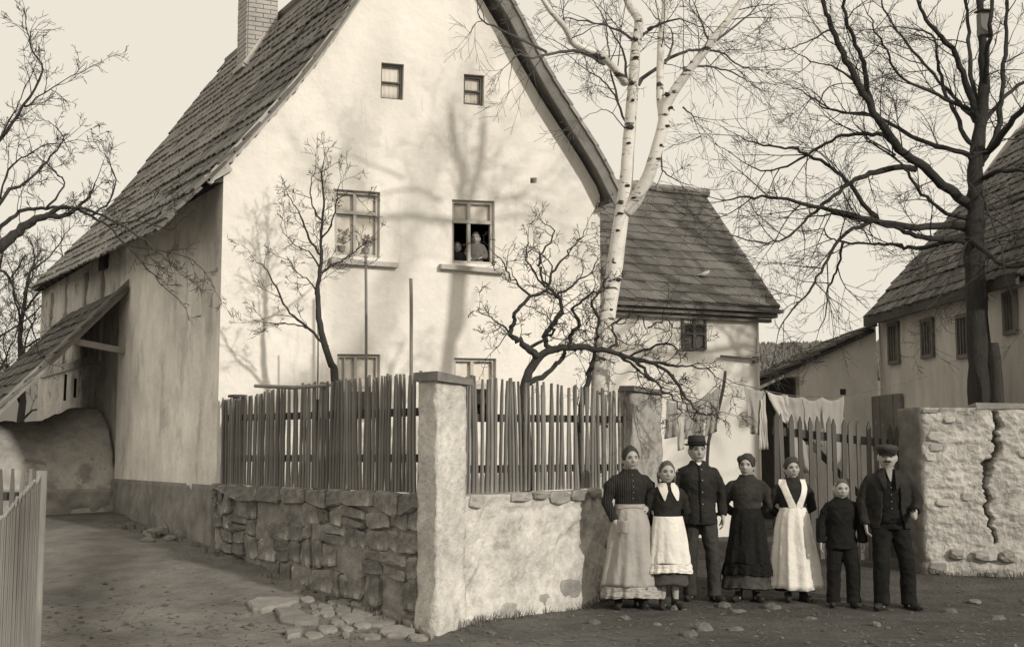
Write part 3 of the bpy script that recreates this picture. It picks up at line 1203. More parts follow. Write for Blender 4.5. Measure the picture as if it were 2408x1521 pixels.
for i in range(4):
    mbv = MB()
    rr = random.Random(60 + i)
    ex = SL2 / NR
    pts2 = [(-cw * .46, 0), (cw * .40, -.012), (cw * .48, .025), (cw * .48 + ex * .55 * -1, ex * 1.15), (-cw * .46 - ex * .55, ex * 1.15)]
    tt = .018
    hz = lambda y: tt * (1 - y / (ex * 1.2)) + .004
    vsx = [V((p[0], p[1], hz(p[1]))) for p in pts2] + [V((p[0], p[1], hz(p[1]) - tt)) for p in pts2]
    mbv.add(vsx, [(0, 1, 2, 3, 4), (9, 8, 7, 6, 5)] + [(k, (k + 1) % 5, 5 + (k + 1) % 5, 5 + k) for k in range(5)])
    tv2.append(mbv.mesh('tile', M_TILE2))
rows2 = []
Ms = []
for j in range(NR):
    o = E2 + y2 * (SL2 * j / NR) - z2 * .045
    n = int(L2 / cw)
    for i in range(n):
        c = o - FD2 * (i * cw + cw * .5 + (cw * .37 * j) % cw * .3) + z2 * r.uniform(0, .006) + y2 * r.uniform(-.01, .01)
        u = u_of(c)
        if u < 1330: continue
        Ms.append((c.length, frame(c, x2, y2o, z2)))
Ms.sort(key=lambda q: q[0])
vis = [q for q in Ms if u_of(q[1].translation) > 1405][:300]
rest = [q for q in Ms if not any(q is k for k in vis)]
for q in vis: place('tile', r.choice(tv2), roof2, q[1])
mb = MB()
for q in rest:
    me = r.choice(tv2)
    mb.add([q[1] @ v.co for v in me.vertices], [tuple(p.vertices) for p in me.polygons])
if rest: mb.build('tile_courses', M_TILE2, roof2, kind='stuff')
mb = MB()
r = random.Random(4)
for i in range(12):                                 # ridge tiles bedded in pale mortar
    a = R2 - FD2 * (i * .36 - .02) + UP * (.015 + r.uniform(-.012, .012))
    b = a - FD2 * .35 + UP * r.uniform(-.01, .02)
    mb.tube([a, b], [.085, .075], 8)
mb.build('ridge_tiles', mat('mortared_ridge', .30, .45, 7, .7, 20), roof2)
# walls
WC = on_plane(1785, 800, E2 + BD2 * .32, FN2)       # right-hand corner of the wall
WC.z = 0
mbw, *_ = rough_wall(WC - FD2 * 4.2, WC, .1, E2.z - .02, .3, .12, .012, 3, 1.2)
h2w = mbw.build('front_wall', mat('farmhouse_limewash', .78, .10, 1.8, .4, 24, streak=(1, 1, .8), spots=(1.6, .60, .86, (1, 1, 1))), house2, smooth=True)
mb = MB(); q0 = WC + BD2 * .3
mb.hexa([WC + UP * .1 + BD2 * .003, WC + BD2 * 5 + UP * .1, WC + BD2 * 5 - FD2 * .3 + UP * .1, WC + BD2 * .31 - FD2 * .3 + UP * .1] + [p + UP * (E2.z - .1) for p in (WC + BD2 * .003, WC + BD2 * 5, WC + BD2 * 5 - FD2 * .3, WC + BD2 * .31 - FD2 * .3)])
mb.add([WC + UP * (E2.z - .02), WC + BD2 * 5.6 + UP * (E2.z - .02), R2 - FD2 * .35 - UP * .1], [(0, 1, 2)])
mb.build('gable_wall', M_SIDE, house2)
mb = MB()
for k, (dz, out) in enumerate(((-.10, .26), (-.17, .18), (-.24, .10))):
    mb.bar(WC - FD2 * 4.2 + UP * (E2.z + dz) + FN2 * out / 2, WC + FD2 * .3 * (1 - k * .2) + UP * (E2.z + dz) + FN2 * out / 2, out, .055)
mb.build('eave_cornice', M_SOFFIT, house2)
# window with six panes
wc_ = on_plane(1630, 777, WC, FN2)
ww, wh = on_plane(1656, 777, WC, FN2), on_plane(1630, 733, WC, FN2)
hw, hh = (ww - wc_).length, abs(wh.z - wc_.z)
mb = MB()
ax2 = (FD2, FN2, UP)
for dx in (-hw, 0, hw): mb.box(wc_ + FD2 * dx + FN2 * .02, (.035 if dx else .045, .05, 2 * hh), ax2)
for dz in (-hh, -.05, .3 * hh, hh): mb.box(wc_ + UP * dz + FN2 * .022, (2 * hw, .05, .03), ax2)
w2 = mb.build('window', M_FRAMED, house2)
w2['label'] = 'small dark casement window under the slate eave'
for i, (a, b) in enumerate(((-hh, -.05), (-.05, .3 * hh), (.3 * hh, hh))):
    for sgn in (-1, 1):
        mb = MB(); mb.box(wc_ + FD2 * (sgn * hw / 2) + UP * (a + b) / 2 + FN2 * .015, (hw, .008, b - a), ax2); mb.build('pane', M_GLASS, w2)
mb = MB(); mb.box(wc_ + UP * hh * .66 + FN2 * .0085, (2 * hw, .004, hh * .66), ax2); mb.build('curtain_or_glare', M_CURTAIN_OR_GLARE, w2)
mb = MB(); mb.box(wc_ - UP * hh * .34 + FN2 * .008, (2 * hw, .004, hh * 1.3), ax2); mb.build('dark_backing', M_INTERIOR, w2)
mb = MB(); a, b = on_plane(1688, 838, WC, FN2), on_plane(1772, 846, WC, FN2)
mb.bar(a + FN2 * .08, b + FN2 * .08, .035, .035); mb.box(b + FN2 * .05, (.06, .1, .10), ax2); mb.build('wall_hook_bar', M_FRAMED, house2)

# white pigeon on the slates
pg = on_plane(1658, 652, E2, z2)
t = thing('pigeon', 'white pigeon sitting on the slate roof', 'bird', pg)
mb = MB()
mb.ball(pg + UP * .09, (.11, .06, .06), 14, 10, lambda d, p: p + V((0, 0, .03 * d.x)))
mb.ball(pg + V((.09, 0, .15)), (.036, .032, .034), 10, 8)
mb.tube([pg + V((.07, 0, .11)), pg + V((.09, 0, .15))], [.045, .03], 8)
mb.tube([pg + V((-.08, 0, .08)), pg + V((-.2, 0, .05))], [.04, .03], 8, flat=.4)
PS = Matrix.Translation(pg) @ Matrix.Scale(.62, 4) @ Matrix.Translation(-pg)
mb.xf(PS).remesh('body', M_BIRD, t, .008, 1)
mb = MB(); mb.tube([pg + V((.12, 0, .148)), pg + V((.15, 0, .14))], [.008, .002], 6); mb.xf(PS).build('beak', M_FRAMED, t)
mb = MB()
for sx in (-.01, .03): mb.tube([pg + V((sx, 0, -.02)), pg + V((sx, 0, .05))], .006, 5)
mb.xf(PS).build('legs', M_FRAMED, t)

# ================================================================== BARN ON THE RIGHT
BDIR = V((-0.0885, 0.996, 0)).normalized()
BN = V((-BDIR.y, BDIR.x, 0))                        # faces the yard (-x)
Bq = px(2068, 850, 22.4); Bq.z = 0                  # far corner of the wall
barn = thing('barn', 'long grey barn with tiled roof and narrow windows behind the bare lime tree', 'barn', Bq - BDIR * 4 + UP * .2)
BLEN = 5.4
Pn = Bq - BDIR * BLEN
eb = on_plane(2030, 742, Bq + BN * .3, BN)
EZ = eb.z
mbw, *_ = rough_wall(Bq, Pn, .1, EZ + .05, .3, .15, .015, 31, 1.2)
mbw.build('yard_wall', M_BARN, barn, smooth=True)
mb = MB(); mb.hexa([Bq + UP * .1, Bq - BN * 6 + UP * .1, Bq - BN * 6 - BDIR * .3 + UP * .1, Bq - BDIR * .3 - BN * .31 + UP * .1] + [q + UP * EZ for q in (Bq, Bq - BN * 6, Bq - BN * 6 - BDIR * .3, Bq - BDIR * .3 - BN * .31)])
mb.add([Bq + UP * EZ, Bq - BN * 6 + UP * EZ, Bq - BN * 3.2 + UP * (EZ + 4.1)], [(0, 1, 2)])
mb.build('end_wall', M_BARN, barn)
eave_f = eb.copy()                                  # far eave end
rp0 = on_plane(2232, 490, Bq + BDIR * .25, BDIR)     # a second point on the far verge
ydn = (rp0 - eave_f); ydn = (ydn - BDIR * ydn.dot(BDIR)).normalized()
zb = BDIR.cross(ydn)
xb = BDIR.copy()
if zb.z < 0: zb = -zb; xb = -BDIR
SLB = 4.7
xo = eave_f + BDIR * .1
mb = MB(); mb.sheet(lambda a, b: xo - BDIR * (BLEN + .3) * a + ydn * SLB * b - zb * .06, 2, 2, -zb, .05)
roofb = mb.build('roof', M_DARKWOOD, barn)
mb = MB()
top = xo + ydn * SLB
mb.sheet(lambda a, b: top - BDIR * (BLEN + .3) * a + (-BN * 3.2 * b) - UP * (b * 3.6) - UP * .06, 2, 2, (0, 0, -1), .05)
mb.build('back_slope', M_TILE3, barn)
r = random.Random(71)
rows = []
l = 0.0
while l < SLB:
    st = xo + ydn * l - zb * .05
    if xb.dot(BDIR) > 0: st = st - BDIR * (BLEN + .3)
    rows.append((st + zb * r.uniform(-.01, .01), xb, ydn, zb, BLEN + .3))
    l += .2
tv3 = tile_variants('tile', M_TILE3, .22, .27, .024, 4, .010, seed=14)
tile_rows(roofb, rows, tv3, .22, 300, r, jit=.010, rot=.03)
mb = MB()
mb.bar(xo - ydn * .02 - zb * .10 + UP * -.02, xo - BDIR * (BLEN + .2) - ydn * .02 - zb * .10 + UP * -.02, .05, .16)
mb.bar(xo + ydn * .05 - zb * .16 - BN * .18, xo - BDIR * (BLEN + .2) + ydn * .05 - zb * .16 - BN * .18, .26, .05)
mb.build('eave_board', M_DARKWOOD, barn)
for (ua, ub, va, vb) in ((2094, 2116, 762, 852), (2172, 2197, 752, 838), (2256, 2284, 742, 838), (2366, 2392, 690, 782)):
    a, b = on_plane(ua, (va + vb) / 2, Bq, BN), on_plane(ub, (va + vb) / 2, Bq, BN)
    zt, zb_ = on_plane((ua + ub) / 2, va, Bq, BN).z, on_plane((ua + ub) / 2, vb, Bq, BN).z
    c = (a + b) / 2; c.z = (zt + zb_) / 2
    w, h = (a - b).length, zt - zb_
    ax = (BDIR, BN, UP)
    mb = MB()
    for dx in (-w / 2, w / 2): mb.box(c + BDIR * dx + BN * .02, (.06, .06, h), ax)
    for dz in (-h / 2, h / 2): mb.box(c + UP * dz + BN * .022, (w + .06, .06, .06), ax)
    wnd = mb.build('window', mat('barn_window_surround', .17, .2, 5, .3, 30), barn)
    mb = MB(); mb.box(c + BN * .012, (w - .06, .01, h - .06), ax); mb.build('dark_opening', M_INTERIOR, wnd)
    mb = MB()
    for dx in (-.25, 0, .25): mb.box(c + BDIR * dx * w + BN * .026, (.03, .02, h - .06), ax)
    mb.build('bar', M_FRAMED, wnd)
# a dark boarded hatch at the foot of the wall
mb = MB()
for i in range(5):
    p = on_plane(2088, 960, Bq, BN)
    mb.box(p + BDIR * (i - 2) * .3 + BN * .06 - UP * .25, (.28, .05 + .01 * (i % 2), .95), (BDIR, BN, UP))
mb.build('boarded_door', mat('grey_boarding', .2, .3, 6, .5, 30), barn)

# ================================================================== SHED BETWEEN
shed = thing('shed', 'low shed with ragged sloping roof between the farmhouse and the barn', 'shed', px(1975, 1150, 23.0))
YS_ = 22.6
mb = MB()
p0, p1 = px(1880, 900, YS_), px(2066, 900, YS_)
mbw = MB()
zl, zr = px(1880, 848, YS_).z, px(2066, 768, YS_).z
mbw.hexa([V((p0.x, YS_, .2)), V((p1.x - .02, YS_, .2)), V((p1.x - .02, YS_ + .3, .2)), V((p0.x, YS_ + .3, .2)), V((p0.x, YS_, zl)), V((p1.x - .02, YS_, zr)), V((p1.x - .02, YS_ + .3, zr)), V((p0.x, YS_ + .3, zl))])
mbw.build('wall', M_SHED, shed)
mb = MB(); v_ = px(1982, 921, YS_); mb.box(v_, (.1, .03, .1)); mb.build('vent_hole', M_INTERIOR, shed)
mb = MB()
xl = px(1786, 900, YS_).x
mb.hexa([V((xl, YS_ + 2.6, .2)), V((p1.x, YS_ + 2.6, .2)), V((p1.x, YS_ + 2.8, .2)), V((xl, YS_ + 2.8, .2)), V((xl, YS_ + 2.6, 2.6)), V((p1.x, YS_ + 2.6, 3.6)), V((p1.x, YS_ + 2.8, 3.6)), V((xl, YS_ + 2.8, 2.6))])
mb.build('back_wall', M_DARKWOOD, shed)
mb = MB(); mb.bar(px(1845, 878, YS_ + .1), px(1884, 876, YS_ + .1), .12, .14); mb.build('lintel', M_SHED, shed)
ra, rb_ = px(1786, 893, YS_ - .15), px(2052, 768, YS_ - .15)
dx = (rb_ - ra); SLs = dx.length; ux = dx.normalized()
zs_ = V((-ux.z, 0, ux.x))
yb = V((0, 1, 0))
mb = MB(); mb.sheet(lambda a, b: ra + ux * SLs * b + yb * 3.0 * a - zs_ * .02, 2, 2, -zs_, .08)
rs = mb.build('roof', M_DARKWOOD, shed)
r = random.Random(15)
tvs = tile_variants('tile', M_TILE3, .25, .34, .04, 4, .02, seed=22)
rows = []
l = -.05
while l < SLs - .1:
    rows.append((ra + ux * l + yb * -.06 + yb * 3.0 + zs_ * (r.uniform(-.01, .01)), -yb, ux, (-yb).cross(ux), 3.0))
    l += .17
if ((-yb).cross(ux)).z < 0:
    rows = [(o - yb * 3.0, yb, y, -z, ln) for (o, x, y, z, ln) in rows]
tile_rows(rs, rows, tvs, .25, 150, r, jit=.02, rot=.06)

# ================================================================== GARDEN WALL WITH PILLARS
C0 = px(1028, 1200, 11.3); C0.z = 0
LEND = px(503, 1150, 15.12); LEND.z = 0             # left end, at the house corner
RDIR = V((0.553, 0.834, 0)).normalized()
LDIR = (LEND - C0).normalized()
RN = V((RDIR.y, -RDIR.x, 0))
LN = V((-LDIR.y, LDIR.x, 0))
if LN.y > 0: LN = -LN
WT = 1.21                                           # top of the stone wall
gw = thing('garden_wall', 'old stone garden wall on the corner with two rendered pillars', 'wall', C0)
Llen = (LEND - C0).length
RT = 4.42                                           # end of the front wall at the gate
# left core, recessed between the stones
mbw, xl_, nl_, _ = rough_wall(LEND - LN * .02, C0 + LDIR * .30 - LN * .02, -.15, WT - .09, .35, .05, .03, 41, 3.0)
mbw.build('left_wall_core', M_MORTAR, gw, smooth=True)


def f_carve(s_, z_):
    # the foot of the wall swells; a joint of missing render near the top
    h = .05 * smooth(.35, -.1, z_)
    h -= .035 * smooth(.03, 0, abs(z_ - (1.03 + .03 * noise.noise(V((s_ * 3, 0, 5)))))) * smooth(.15, .4, noise.noise(V((s_ * 1.4, 2, 8))) + .35)
    k = noise.noise(V((s_ * 1.7, z_ * 2.4, 17)))
    h -= .03 * smooth(.22, .3, k)
    return h


mbw, *_ = rough_wall(C0 + RDIR * .40, C0 + RDIR * 3.62, -.12, WT - .03, .34, .03, .026, 47, 3.2, f_carve)
mbw.build('front_wall_core', M_RENDER, gw, smooth=True)

# stones of the left face
r = random.Random(101)
z_rows = []
z = WT
first = True


def lface(s_, z_, out):                              # s measured from the corner to the left
    return C0 + LDIR * s_ + LN * out + UP * z_


XL = -LDIR if (-LDIR).cross(UP).dot(LN) > 0 else LDIR
SGX = 1 if XL.dot(LDIR) > 0 else -1


def jag(s_, z_, k, amp=.10):
    return amp * noise.noise(V((s_ * 2.3, z_ * 2.3, k))) + amp * .5 * noise.noise(V((s_ * 7, z_ * 7, k + 5)))


def set_stone(s0, s1, za0, za1, zb0, zb1, d, m, gap=.007):
    # outline of one stone in (s, z): bottom za, top zb at its two sides, corners knocked off
    c = [(s0 + gap, za0 + gap), (s1 - gap, za1 + gap), (s1 - gap, zb1 - gap), (s0 + gap, zb0 - gap)]
    out = []
    for i in range(4):
        a, b, e = c[i - 1], c[i], c[(i + 1) % 4]
        k = r.uniform(.08, .3)
        out.append((b[0] + (a[0] - b[0]) * k * .6, b[1] + (a[1] - b[1]) * k * .6))
        out.append((b[0] + (e[0] - b[0]) * k * .6, b[1] + (e[1] - b[1]) * k * .6))
    out = [(q[0] + r.uniform(-.018, .018), q[1] + r.uniform(-.016, .016)) for q in out]
    loc = [(q[0] * SGX, q[1]) for q in out]
    if SGX < 0: loc = loc[::-1]
    mbs, cx, cy = stone_cell(loc, d, r, r.uniform(.012, .035))
    mbs.v = [q - V((cx, cy, 0)) for q in mbs.v]
    place('stone', mbs.mesh('stone', m), gw, frame(C0 + XL * cx + UP * cy + LN * -.012, XL, UP, LN))


bounds = [WT + .01, WT - .13]
while bounds[-1] > -.15: bounds.append(bounds[-1] - r.uniform(.15, .27))
for j in range(len(bounds) - 1):
    s_ = .30
    while s_ < Llen - .06:
        w = r.uniform(.22, .6) if j == 0 else r.uniform(.14, .5)
        e = min(s_ + w, Llen - .01)
        hi = [bounds[j] + (0 if j == 0 else jag(q, bounds[j], j)) for q in (s_, e)]
        lo = [bounds[j + 1] + jag(q, bounds[j + 1], j + 1) for q in (s_, e)]
        gl = gbase(*(C0 + LDIR * (s_ + w / 2) + LN * .1).xy)
        if (hi[0] + lo[0]) / 2 > gl - .02 and r.random() > (.0 if j == 0 else .22):
            if j and w > .3 and r.random() < .35:        # two thin stones in one course
                mz = [lo[0] + (hi[0] - lo[0]) * r.uniform(.4, .6), lo[1] + (hi[1] - lo[1]) * r.uniform(.4, .6)]
                set_stone(s_, e, lo[0], lo[1], mz[0], mz[1], r.uniform(.02, .06), M_STONE)
                set_stone(s_, e, mz[0], mz[1], hi[0], hi[1], r.uniform(.02, .06), M_STONE)
            else:
                set_stone(s_, e, lo[0], lo[1], hi[0], hi[1], r.uniform(.05, .08) if j == 0 else r.uniform(.012, .05), M_STONE)
        s_ = e

# stones showing through the front render: coping and a few at the foot
def rface(s_, z_, out):
    return C0 + RDIR * s_ + RN * out + UP * z_


s_ = .46
while s_ < 3.55:
    w = r.uniform(.2, .45)
    h = r.uniform(.08, .15)
    if r.random() > .12:
        me = stone_mesh(r.randint(0, 10 ** 6), w * .97, h, r.uniform(.03, .06), 10, .16).mesh('stone', mat('pale_coping_stone', .36, .4, 6, .8, 24, rnd=.25))
        place('stone', me, gw, frame(rface(s_ + w / 2, WT - h / 2 + r.uniform(-.015, .015), .0), RDIR, UP, RN))
    s_ += w
for (ss, zz, w, h) in ((1.1, .10, .4, .16), (1.75, .10, .5, .2), (2.25, .2, .45, .22), (2.9, .15, .4, .2), (3.1, .62, .22, .14), (3.2, .9, .25, .14)):
    me = stone_mesh(r.randint(0, 10 ** 6), w, h, .035, 9, .2).mesh('stone', mat('pale_coping_stone', .36))
    place('stone', me, gw, frame(rface(ss, zz, -.002), RDIR, UP, RN))

# top bedding of both walls
mb = MB()
mb.hexa([lface(.2, WT - .14, -.34), lface(Llen, WT - .14, -.34), lface(Llen, WT - .14, -.02), lface(.2, WT - .14, -.02), lface(.2, WT - .02, -.34), lface(Llen, WT - .02, -.34), lface(Llen, WT - .02, -.02), lface(.2, WT - .02, -.02)])
mb.build('left_wall_top', M_MORTAR, gw)

# corner pillar (rendered) and its cap
PT = px(1030, 893, 11.3).z


def pillar(name, poly, z0, z1, m, label, seed, amp=.018):
    mb = MB()
    n = len(poly)
    per = []
    for i in range(n):
        a, b = V((*poly[i], 0)), V((*poly[(i + 1) % n], 0))
        k = max(2, int((b - a).length / .045))
        for j in range(k): per.append((a.lerp(b, j / k), (b - a).normalized()))
    nv = int((z1 - z0) / .05)
    L = len(per)
    for j in range(nv + 1):
        z = z0 + (z1 - z0) * j / nv
        for p, d in per:
            o = V((d.y, -d.x, 0))
            q = V((p.x * 3.1, p.y * 3.1, z * 3.4 + seed))
            h = amp * noise.noise(q) + amp * .7 * noise.noise(q * 2.6) + amp * .4 * noise.noise(q * 6)
            h += .03 * smooth(.5, 0, z)
            mb.v.append(p + o * h + UP * z)
    for j in range(nv):
        for k in range(L): mb.f.append((j * L + k, j * L + (k + 1) % L, (j + 1) * L + (k + 1) % L, (j + 1) * L + k))
    mb.f.append(tuple(nv * L + k for k in range(L)))
    o = mb.build(name, m, gw, smooth=True)
    o['label'] = label
    return o


e = .012
c0 = C0 + RN * .004 + LN * .012
poly1 = [(c0).xy, (c0 + RDIR * .44).xy, (c0 + RDIR * .44 + LDIR * .30).xy, (c0 + LDIR * .30).xy]
p1_ = pillar('pillar', poly1, -.1, PT, M_RENDER, 'corner pillar of the garden wall, grey on its shaded side', 3)
mb = MB()
cc = C0 + RDIR * .22 + LDIR * .15
mb.hexa([cc - RDIR * .27 - LDIR * .2 + UP * (PT - .01), cc + RDIR * .29 - LDIR * .2 + UP * (PT - .03), cc + RDIR * .29 + LDIR * .2 + UP * (PT - .02), cc - RDIR * .27 + LDIR * .2 + UP * PT,
         cc - RDIR * .26 - LDIR * .19 + UP * (PT + .075), cc + RDIR * .28 - LDIR * .18 + UP * (PT + .03), cc + RDIR * .28 + LDIR * .19 + UP * (PT + .035), cc - RDIR * .26 + LDIR * .19 + UP * (PT + .08)])
mb.build('cap_stone', mat('cap_slab', .17, .4, 7, .8, 24), p1_)
# gate pillar
g0 = C0 + RDIR * 3.66 - RN * .01
poly2 = [g0.xy, (g0 + RDIR * .72).xy, (g0 + RDIR * .72 + LDIR * .22).xy, (g0 + LDIR * .22).xy]
PT2 = px(1520, 920, 14.6).z
p2_ = pillar('pillar', poly2, -.1, PT2, mat('rough_lime_render_grey', .38, .28, 4.5, .9, 20, spots=(3, .58, .7, (1, 1, 1.4)), bdist=.02), 'gate pillar of the garden wall behind the standing people', 9, .024)
mb = MB()
cc = C0 + RDIR * 4.02 + LDIR * .10
mb.hexa([cc - RDIR * .40 - LDIR * .14 + UP * (PT2 - .01), cc + RDIR * .40 - LDIR * .14 + UP * (PT2 - .02), cc + RDIR * .40 + LDIR * .14 + UP * (PT2 - .02), cc - RDIR * .40 + LDIR * .14 + UP * PT2,
         cc - RDIR * .38 - LDIR * .12 + UP * (PT2 + .05), cc + RDIR * .36 - LDIR * .12 + UP * (PT2 + .03), cc + RDIR * .36 + LDIR * .12 + UP * (PT2 + .03), cc - RDIR * .38 + LDIR * .12 + UP * (PT2 + .06)])
mb.build('cap_stone', mat('cap_slab', .17), p2_)

# raised garden soil behind the wall
mb = MB()
ga, gb, gc = C0 + (RDIR + LDIR) * .3, LEND + V((.45, -.1, 0)), A + FD * W + FN * .01
poly = [ga.xy, (C0 + RDIR * 4.2 + LDIR * .25).xy, (C0 + RDIR * 5.2).xy, (gc + FD * .3).xy, (A + FD * .1 + FN * .01).xy, gb.xy]
mb.prism([tuple(p) for p in poly], .3, 1.03)
mb.build('garden_bed', M_GARDEN, None, kind='structure')

# ================================================================== PICKET FENCES
pk = []
for i in range(7):
    rr = random.Random(i)
    mbv = MB()
    w, t, h = .035, .022, 1.0
    n = 8
    bend = rr.uniform(-.012, .012)
    for j in range(n + 1):
        q = j / n
        ww = w * (1 - .12 * q) * rr.uniform(.9, 1.08)
        if j == n: ww *= .45
        x0 = bend * math.sin(q * PI)
        z_ = q * h if j < n else h + .025
        for a, b in ((-1, -1), (1, -1), (1, 1), (-1, 1)):
            mbv.v.append(V((x0 + a * ww / 2, b * t / 2 * rr.uniform(.8, 1.1), z_)))
    for j in range(n):
        for k in range(4): mbv.f.append((j * 4 + k, j * 4 + (k + 1) % 4, (j + 1) * 4 + (k + 1) % 4, (j + 1) * 4 + k))
    mbv.f += [(3, 2, 1, 0), (n * 4, n * 4 + 1, n * 4 + 2, n * 4 + 3)]
    pk.append(mbv.mesh('picket', M_PICKET))


def pickets(parent, P0, P1, z0, hfun, step, r, m=None, lean=.02, scale=1.0, meshes=pk):
    d = (P1 - P0)
    L = d.length
    x = d / L
    n = V((x.y, -x.x, 0))
    s = .03
    while s < L - .01:
        a = r.gauss(0, lean)
        up = (UP * math.cos(a) + x * math.sin(a) + n * r.gauss(0, .012)).normalized()
        xx = (x - up * x.dot(up)).normalized()
        yy = up.cross(xx)
        h = hfun(s / L) + r.gauss(0, .012)
        M = frame(P0 + x * s + UP * (z0(s / L) if callable(z0) else z0) + n * r.uniform(0, .012), xx, yy, up) @ Matrix.Diagonal((scale * r.uniform(.85, 1.2), 1, h, 1))
        place('picket', r.choice(meshes), parent, M)
        s += step * r.uniform(.82, 1.2)


r = random.Random(55)
fl = thing('picket_fence', 'grey picket fence on the shaded left wall, from house corner to pillar', 'fence', C0 + LDIR * 2.3 + UP * WT)
Lf0, Lf1 = LEND - LDIR * -.02 + LN * -.10, C0 + LDIR * .30 + LN * -.10
htL = px(505, 938, 15.1).z - WT - .02
htR = px(985, 880, 11.6).z - WT
pickets(fl, Lf0, Lf1, WT + .0, lambda q: htL + (htR - htL) * smooth(0, .55, q), .063, r, lean=.010)
for v0, v1 in ((984, 968), (1077, 1077)):
    mb = MB(); a, b = on_plane(505, v0, Lf0 - LN * .05, LN), on_plane(988, v1, Lf0 - LN * .05, LN)
    mb.bar(a, b, .05, .075); mb.build('rail', M_RAIL, fl)
mb = MB(); c = Lf0 - LDIR * .18 - LN * .1
mb.box(c + UP * (WT + htL / 2 + .02), (.11, .11, htL + .04), (LDIR, LN, UP)); mb.box(c + UP * (WT + htL + .055), (.17, .17, .03), (LDIR, LN, UP)); mb.build('post', M_DARKWOOD, fl)
mb = MB(); c = (Lf0 + Lf1) / 2 - LN * .1
mb.box(c + UP * (WT + .45), (.1, .1, .95), (LDIR, LN, UP)); mb.build('post', M_DARKWOOD, fl)

fr_ = thing('picket_fence', 'sunlit front picket fence between the two wall pillars', 'fence', C0 + RDIR * 2 + UP * WT)
Rf0, Rf1 = C0 + RDIR * .47 - RN * .12, C0 + RDIR * 3.68 - RN * .12
hr0, hr1 = px(1105, 888, 11.9).z - WT, px(1478, 922, 14.2).z - WT
pickets(fr_, Rf0, Rf1, WT - .01, lambda q: hr0 + (hr1 - hr0) * q, .074, r, lean=.018)
for v0, v1 in ((982, 986), (1103, 1098)):
    mb = MB(); a, b = on_plane(1097, v0, Rf0 - RN * .05, RN), on_plane(1483, v1, Rf0 - RN * .05, RN)
    mb.bar(a, b, .05, .075); mb.build('rail', M_RAIL, fr_)

# ================================================================== RIGHT WALL WITH THE CRACK
Q0 = px(2170, 1150, 15.3); Q0.z = 0
Q1 = Q0 + V((2.1, -.22, 0))
QZ = px(2170, 953, 15.3).z
rw = thing('cracked_wall', 'rough pale stone wall with a jagged crack beside the man in the cap', 'wall', Q0 + V((1, .2, .1)))
qx = (Q1 - Q0).normalized()
qn = V((qx.y, -qx.x, 0))
crack_uv = [(2338, 968), (2344, 985), (2350, 1000), (2340, 1015), (2345, 1040), (2348, 1060), (2335, 1078), (2322, 1090), (2325, 1110), (2316, 1130), (2318, 1150), (2326, 1175), (2318, 1190), (2324, 1210), (2332, 1240), (2340, 1275)]
crack = []
for u, v in crack_uv:
    p = on_plane(u, v, Q0, qn)
    crack.append(((p - Q0).dot(qx), p.z))
cw_ = [.012, .026, .042, .016, .034, .028, .016, .05, .05, .024, .010, .030, .012, .02, .010, .005]


def seg_d(p, a, b):
    ax, ay = b[0] - a[0], b[1] - a[1]
    t = max(0, min(1, ((p[0] - a[0]) * ax + (p[1] - a[1]) * ay) / (ax * ax + ay * ay + 1e-9)))
    return math.hypot(p[0] - a[0] - ax * t, p[1] - a[1] - ay * t), t


def q_carve(s_, z_):
    h = 0
    s0_ = s_
    s_ = s_ + .035 * noise.noise(V((4, z_ * 13, 1))) + .02 * noise.noise(V((9, z_ * 34, 1)))
    for i in range(len(crack) - 1):
        d, t = seg_d((s_, z_), crack[i], crack[i + 1])
        w = cw_[i] * (1 - t) + cw_[i + 1] * t
        w *= .85 + .9 * noise.noise(V((s_ * 16, z_ * 22, 2)))
        if d < w + .012: h = min(h, -.3 * smooth(w + .012, w * .75, d))
    hole = math.hypot((s_ - crack[7][0] + .01) / .055, (z_ - crack[7][1]) / .05)
    h = min(h, -.2 * smooth(1.2, .8, hole))
    s_ = s0_
    # bands of protruding rubble lumps
    k = noise.noise(V((s_ * 4.2, z_ * 9.5, 33)))
    h += .014 * smooth(.0, .35, k) + .012 * noise.noise(V((s_ * 9, z_ * 16, 5))) + .008 * noise.noise(V((s_ * 26, z_ * 34, 6)))
    h += .035 * smooth(.55, .2, z_)
    return h


mbw, *_ = rough_wall(Q0, Q1, -.05, QZ - .03, .52, .016, .022, 61, 4.2, q_carve)
mbw.build('wall_body', M_RENDER2, rw, smooth=True)
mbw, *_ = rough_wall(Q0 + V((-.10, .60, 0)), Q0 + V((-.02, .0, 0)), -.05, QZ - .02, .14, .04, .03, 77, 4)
mbw.build('end_face', mat('shaded_render', .2, .35, 5, .9, 20), rw, smooth=True)  # shade on this end painted in: darker tone than the wall body
r = random.Random(91)
for i, (s0, s1) in enumerate(((.02, .2), (.22, .40), (.44, .62), (.66, 1.22), (1.25, 1.45), (1.5, 1.95))):
    mb = MB()
    big = i in (3, 5)
    zz = QZ - .06 + (.015 if big else r.uniform(-.03, .0))
    hh = .075 if big else r.uniform(.03, .06)
    a, b = Q0 + qx * s0, Q0 + qx * s1
    j = lambda k=.02: V((r.uniform(-k, k), r.uniform(-k, k), r.uniform(-k, k) * .6))
    mb.hexa([a + qn * .02 + UP * zz + j(.01), b + qn * .015 + UP * zz + j(.01), b - qn * .5 + UP * zz, a - qn * .5 + UP * zz, a + qn * .0 + UP * (zz + hh) + j(), b + qn * .0 + UP * (zz + hh) + j(), b - qn * .5 + UP * (zz + hh) + j(), a - qn * .5 + UP * (zz + hh) + j()])
    mb.build('coping_stone', mat('coping_slab', .26, .35, 6, .8, 24, rnd=.2), rw)
s_ = .0
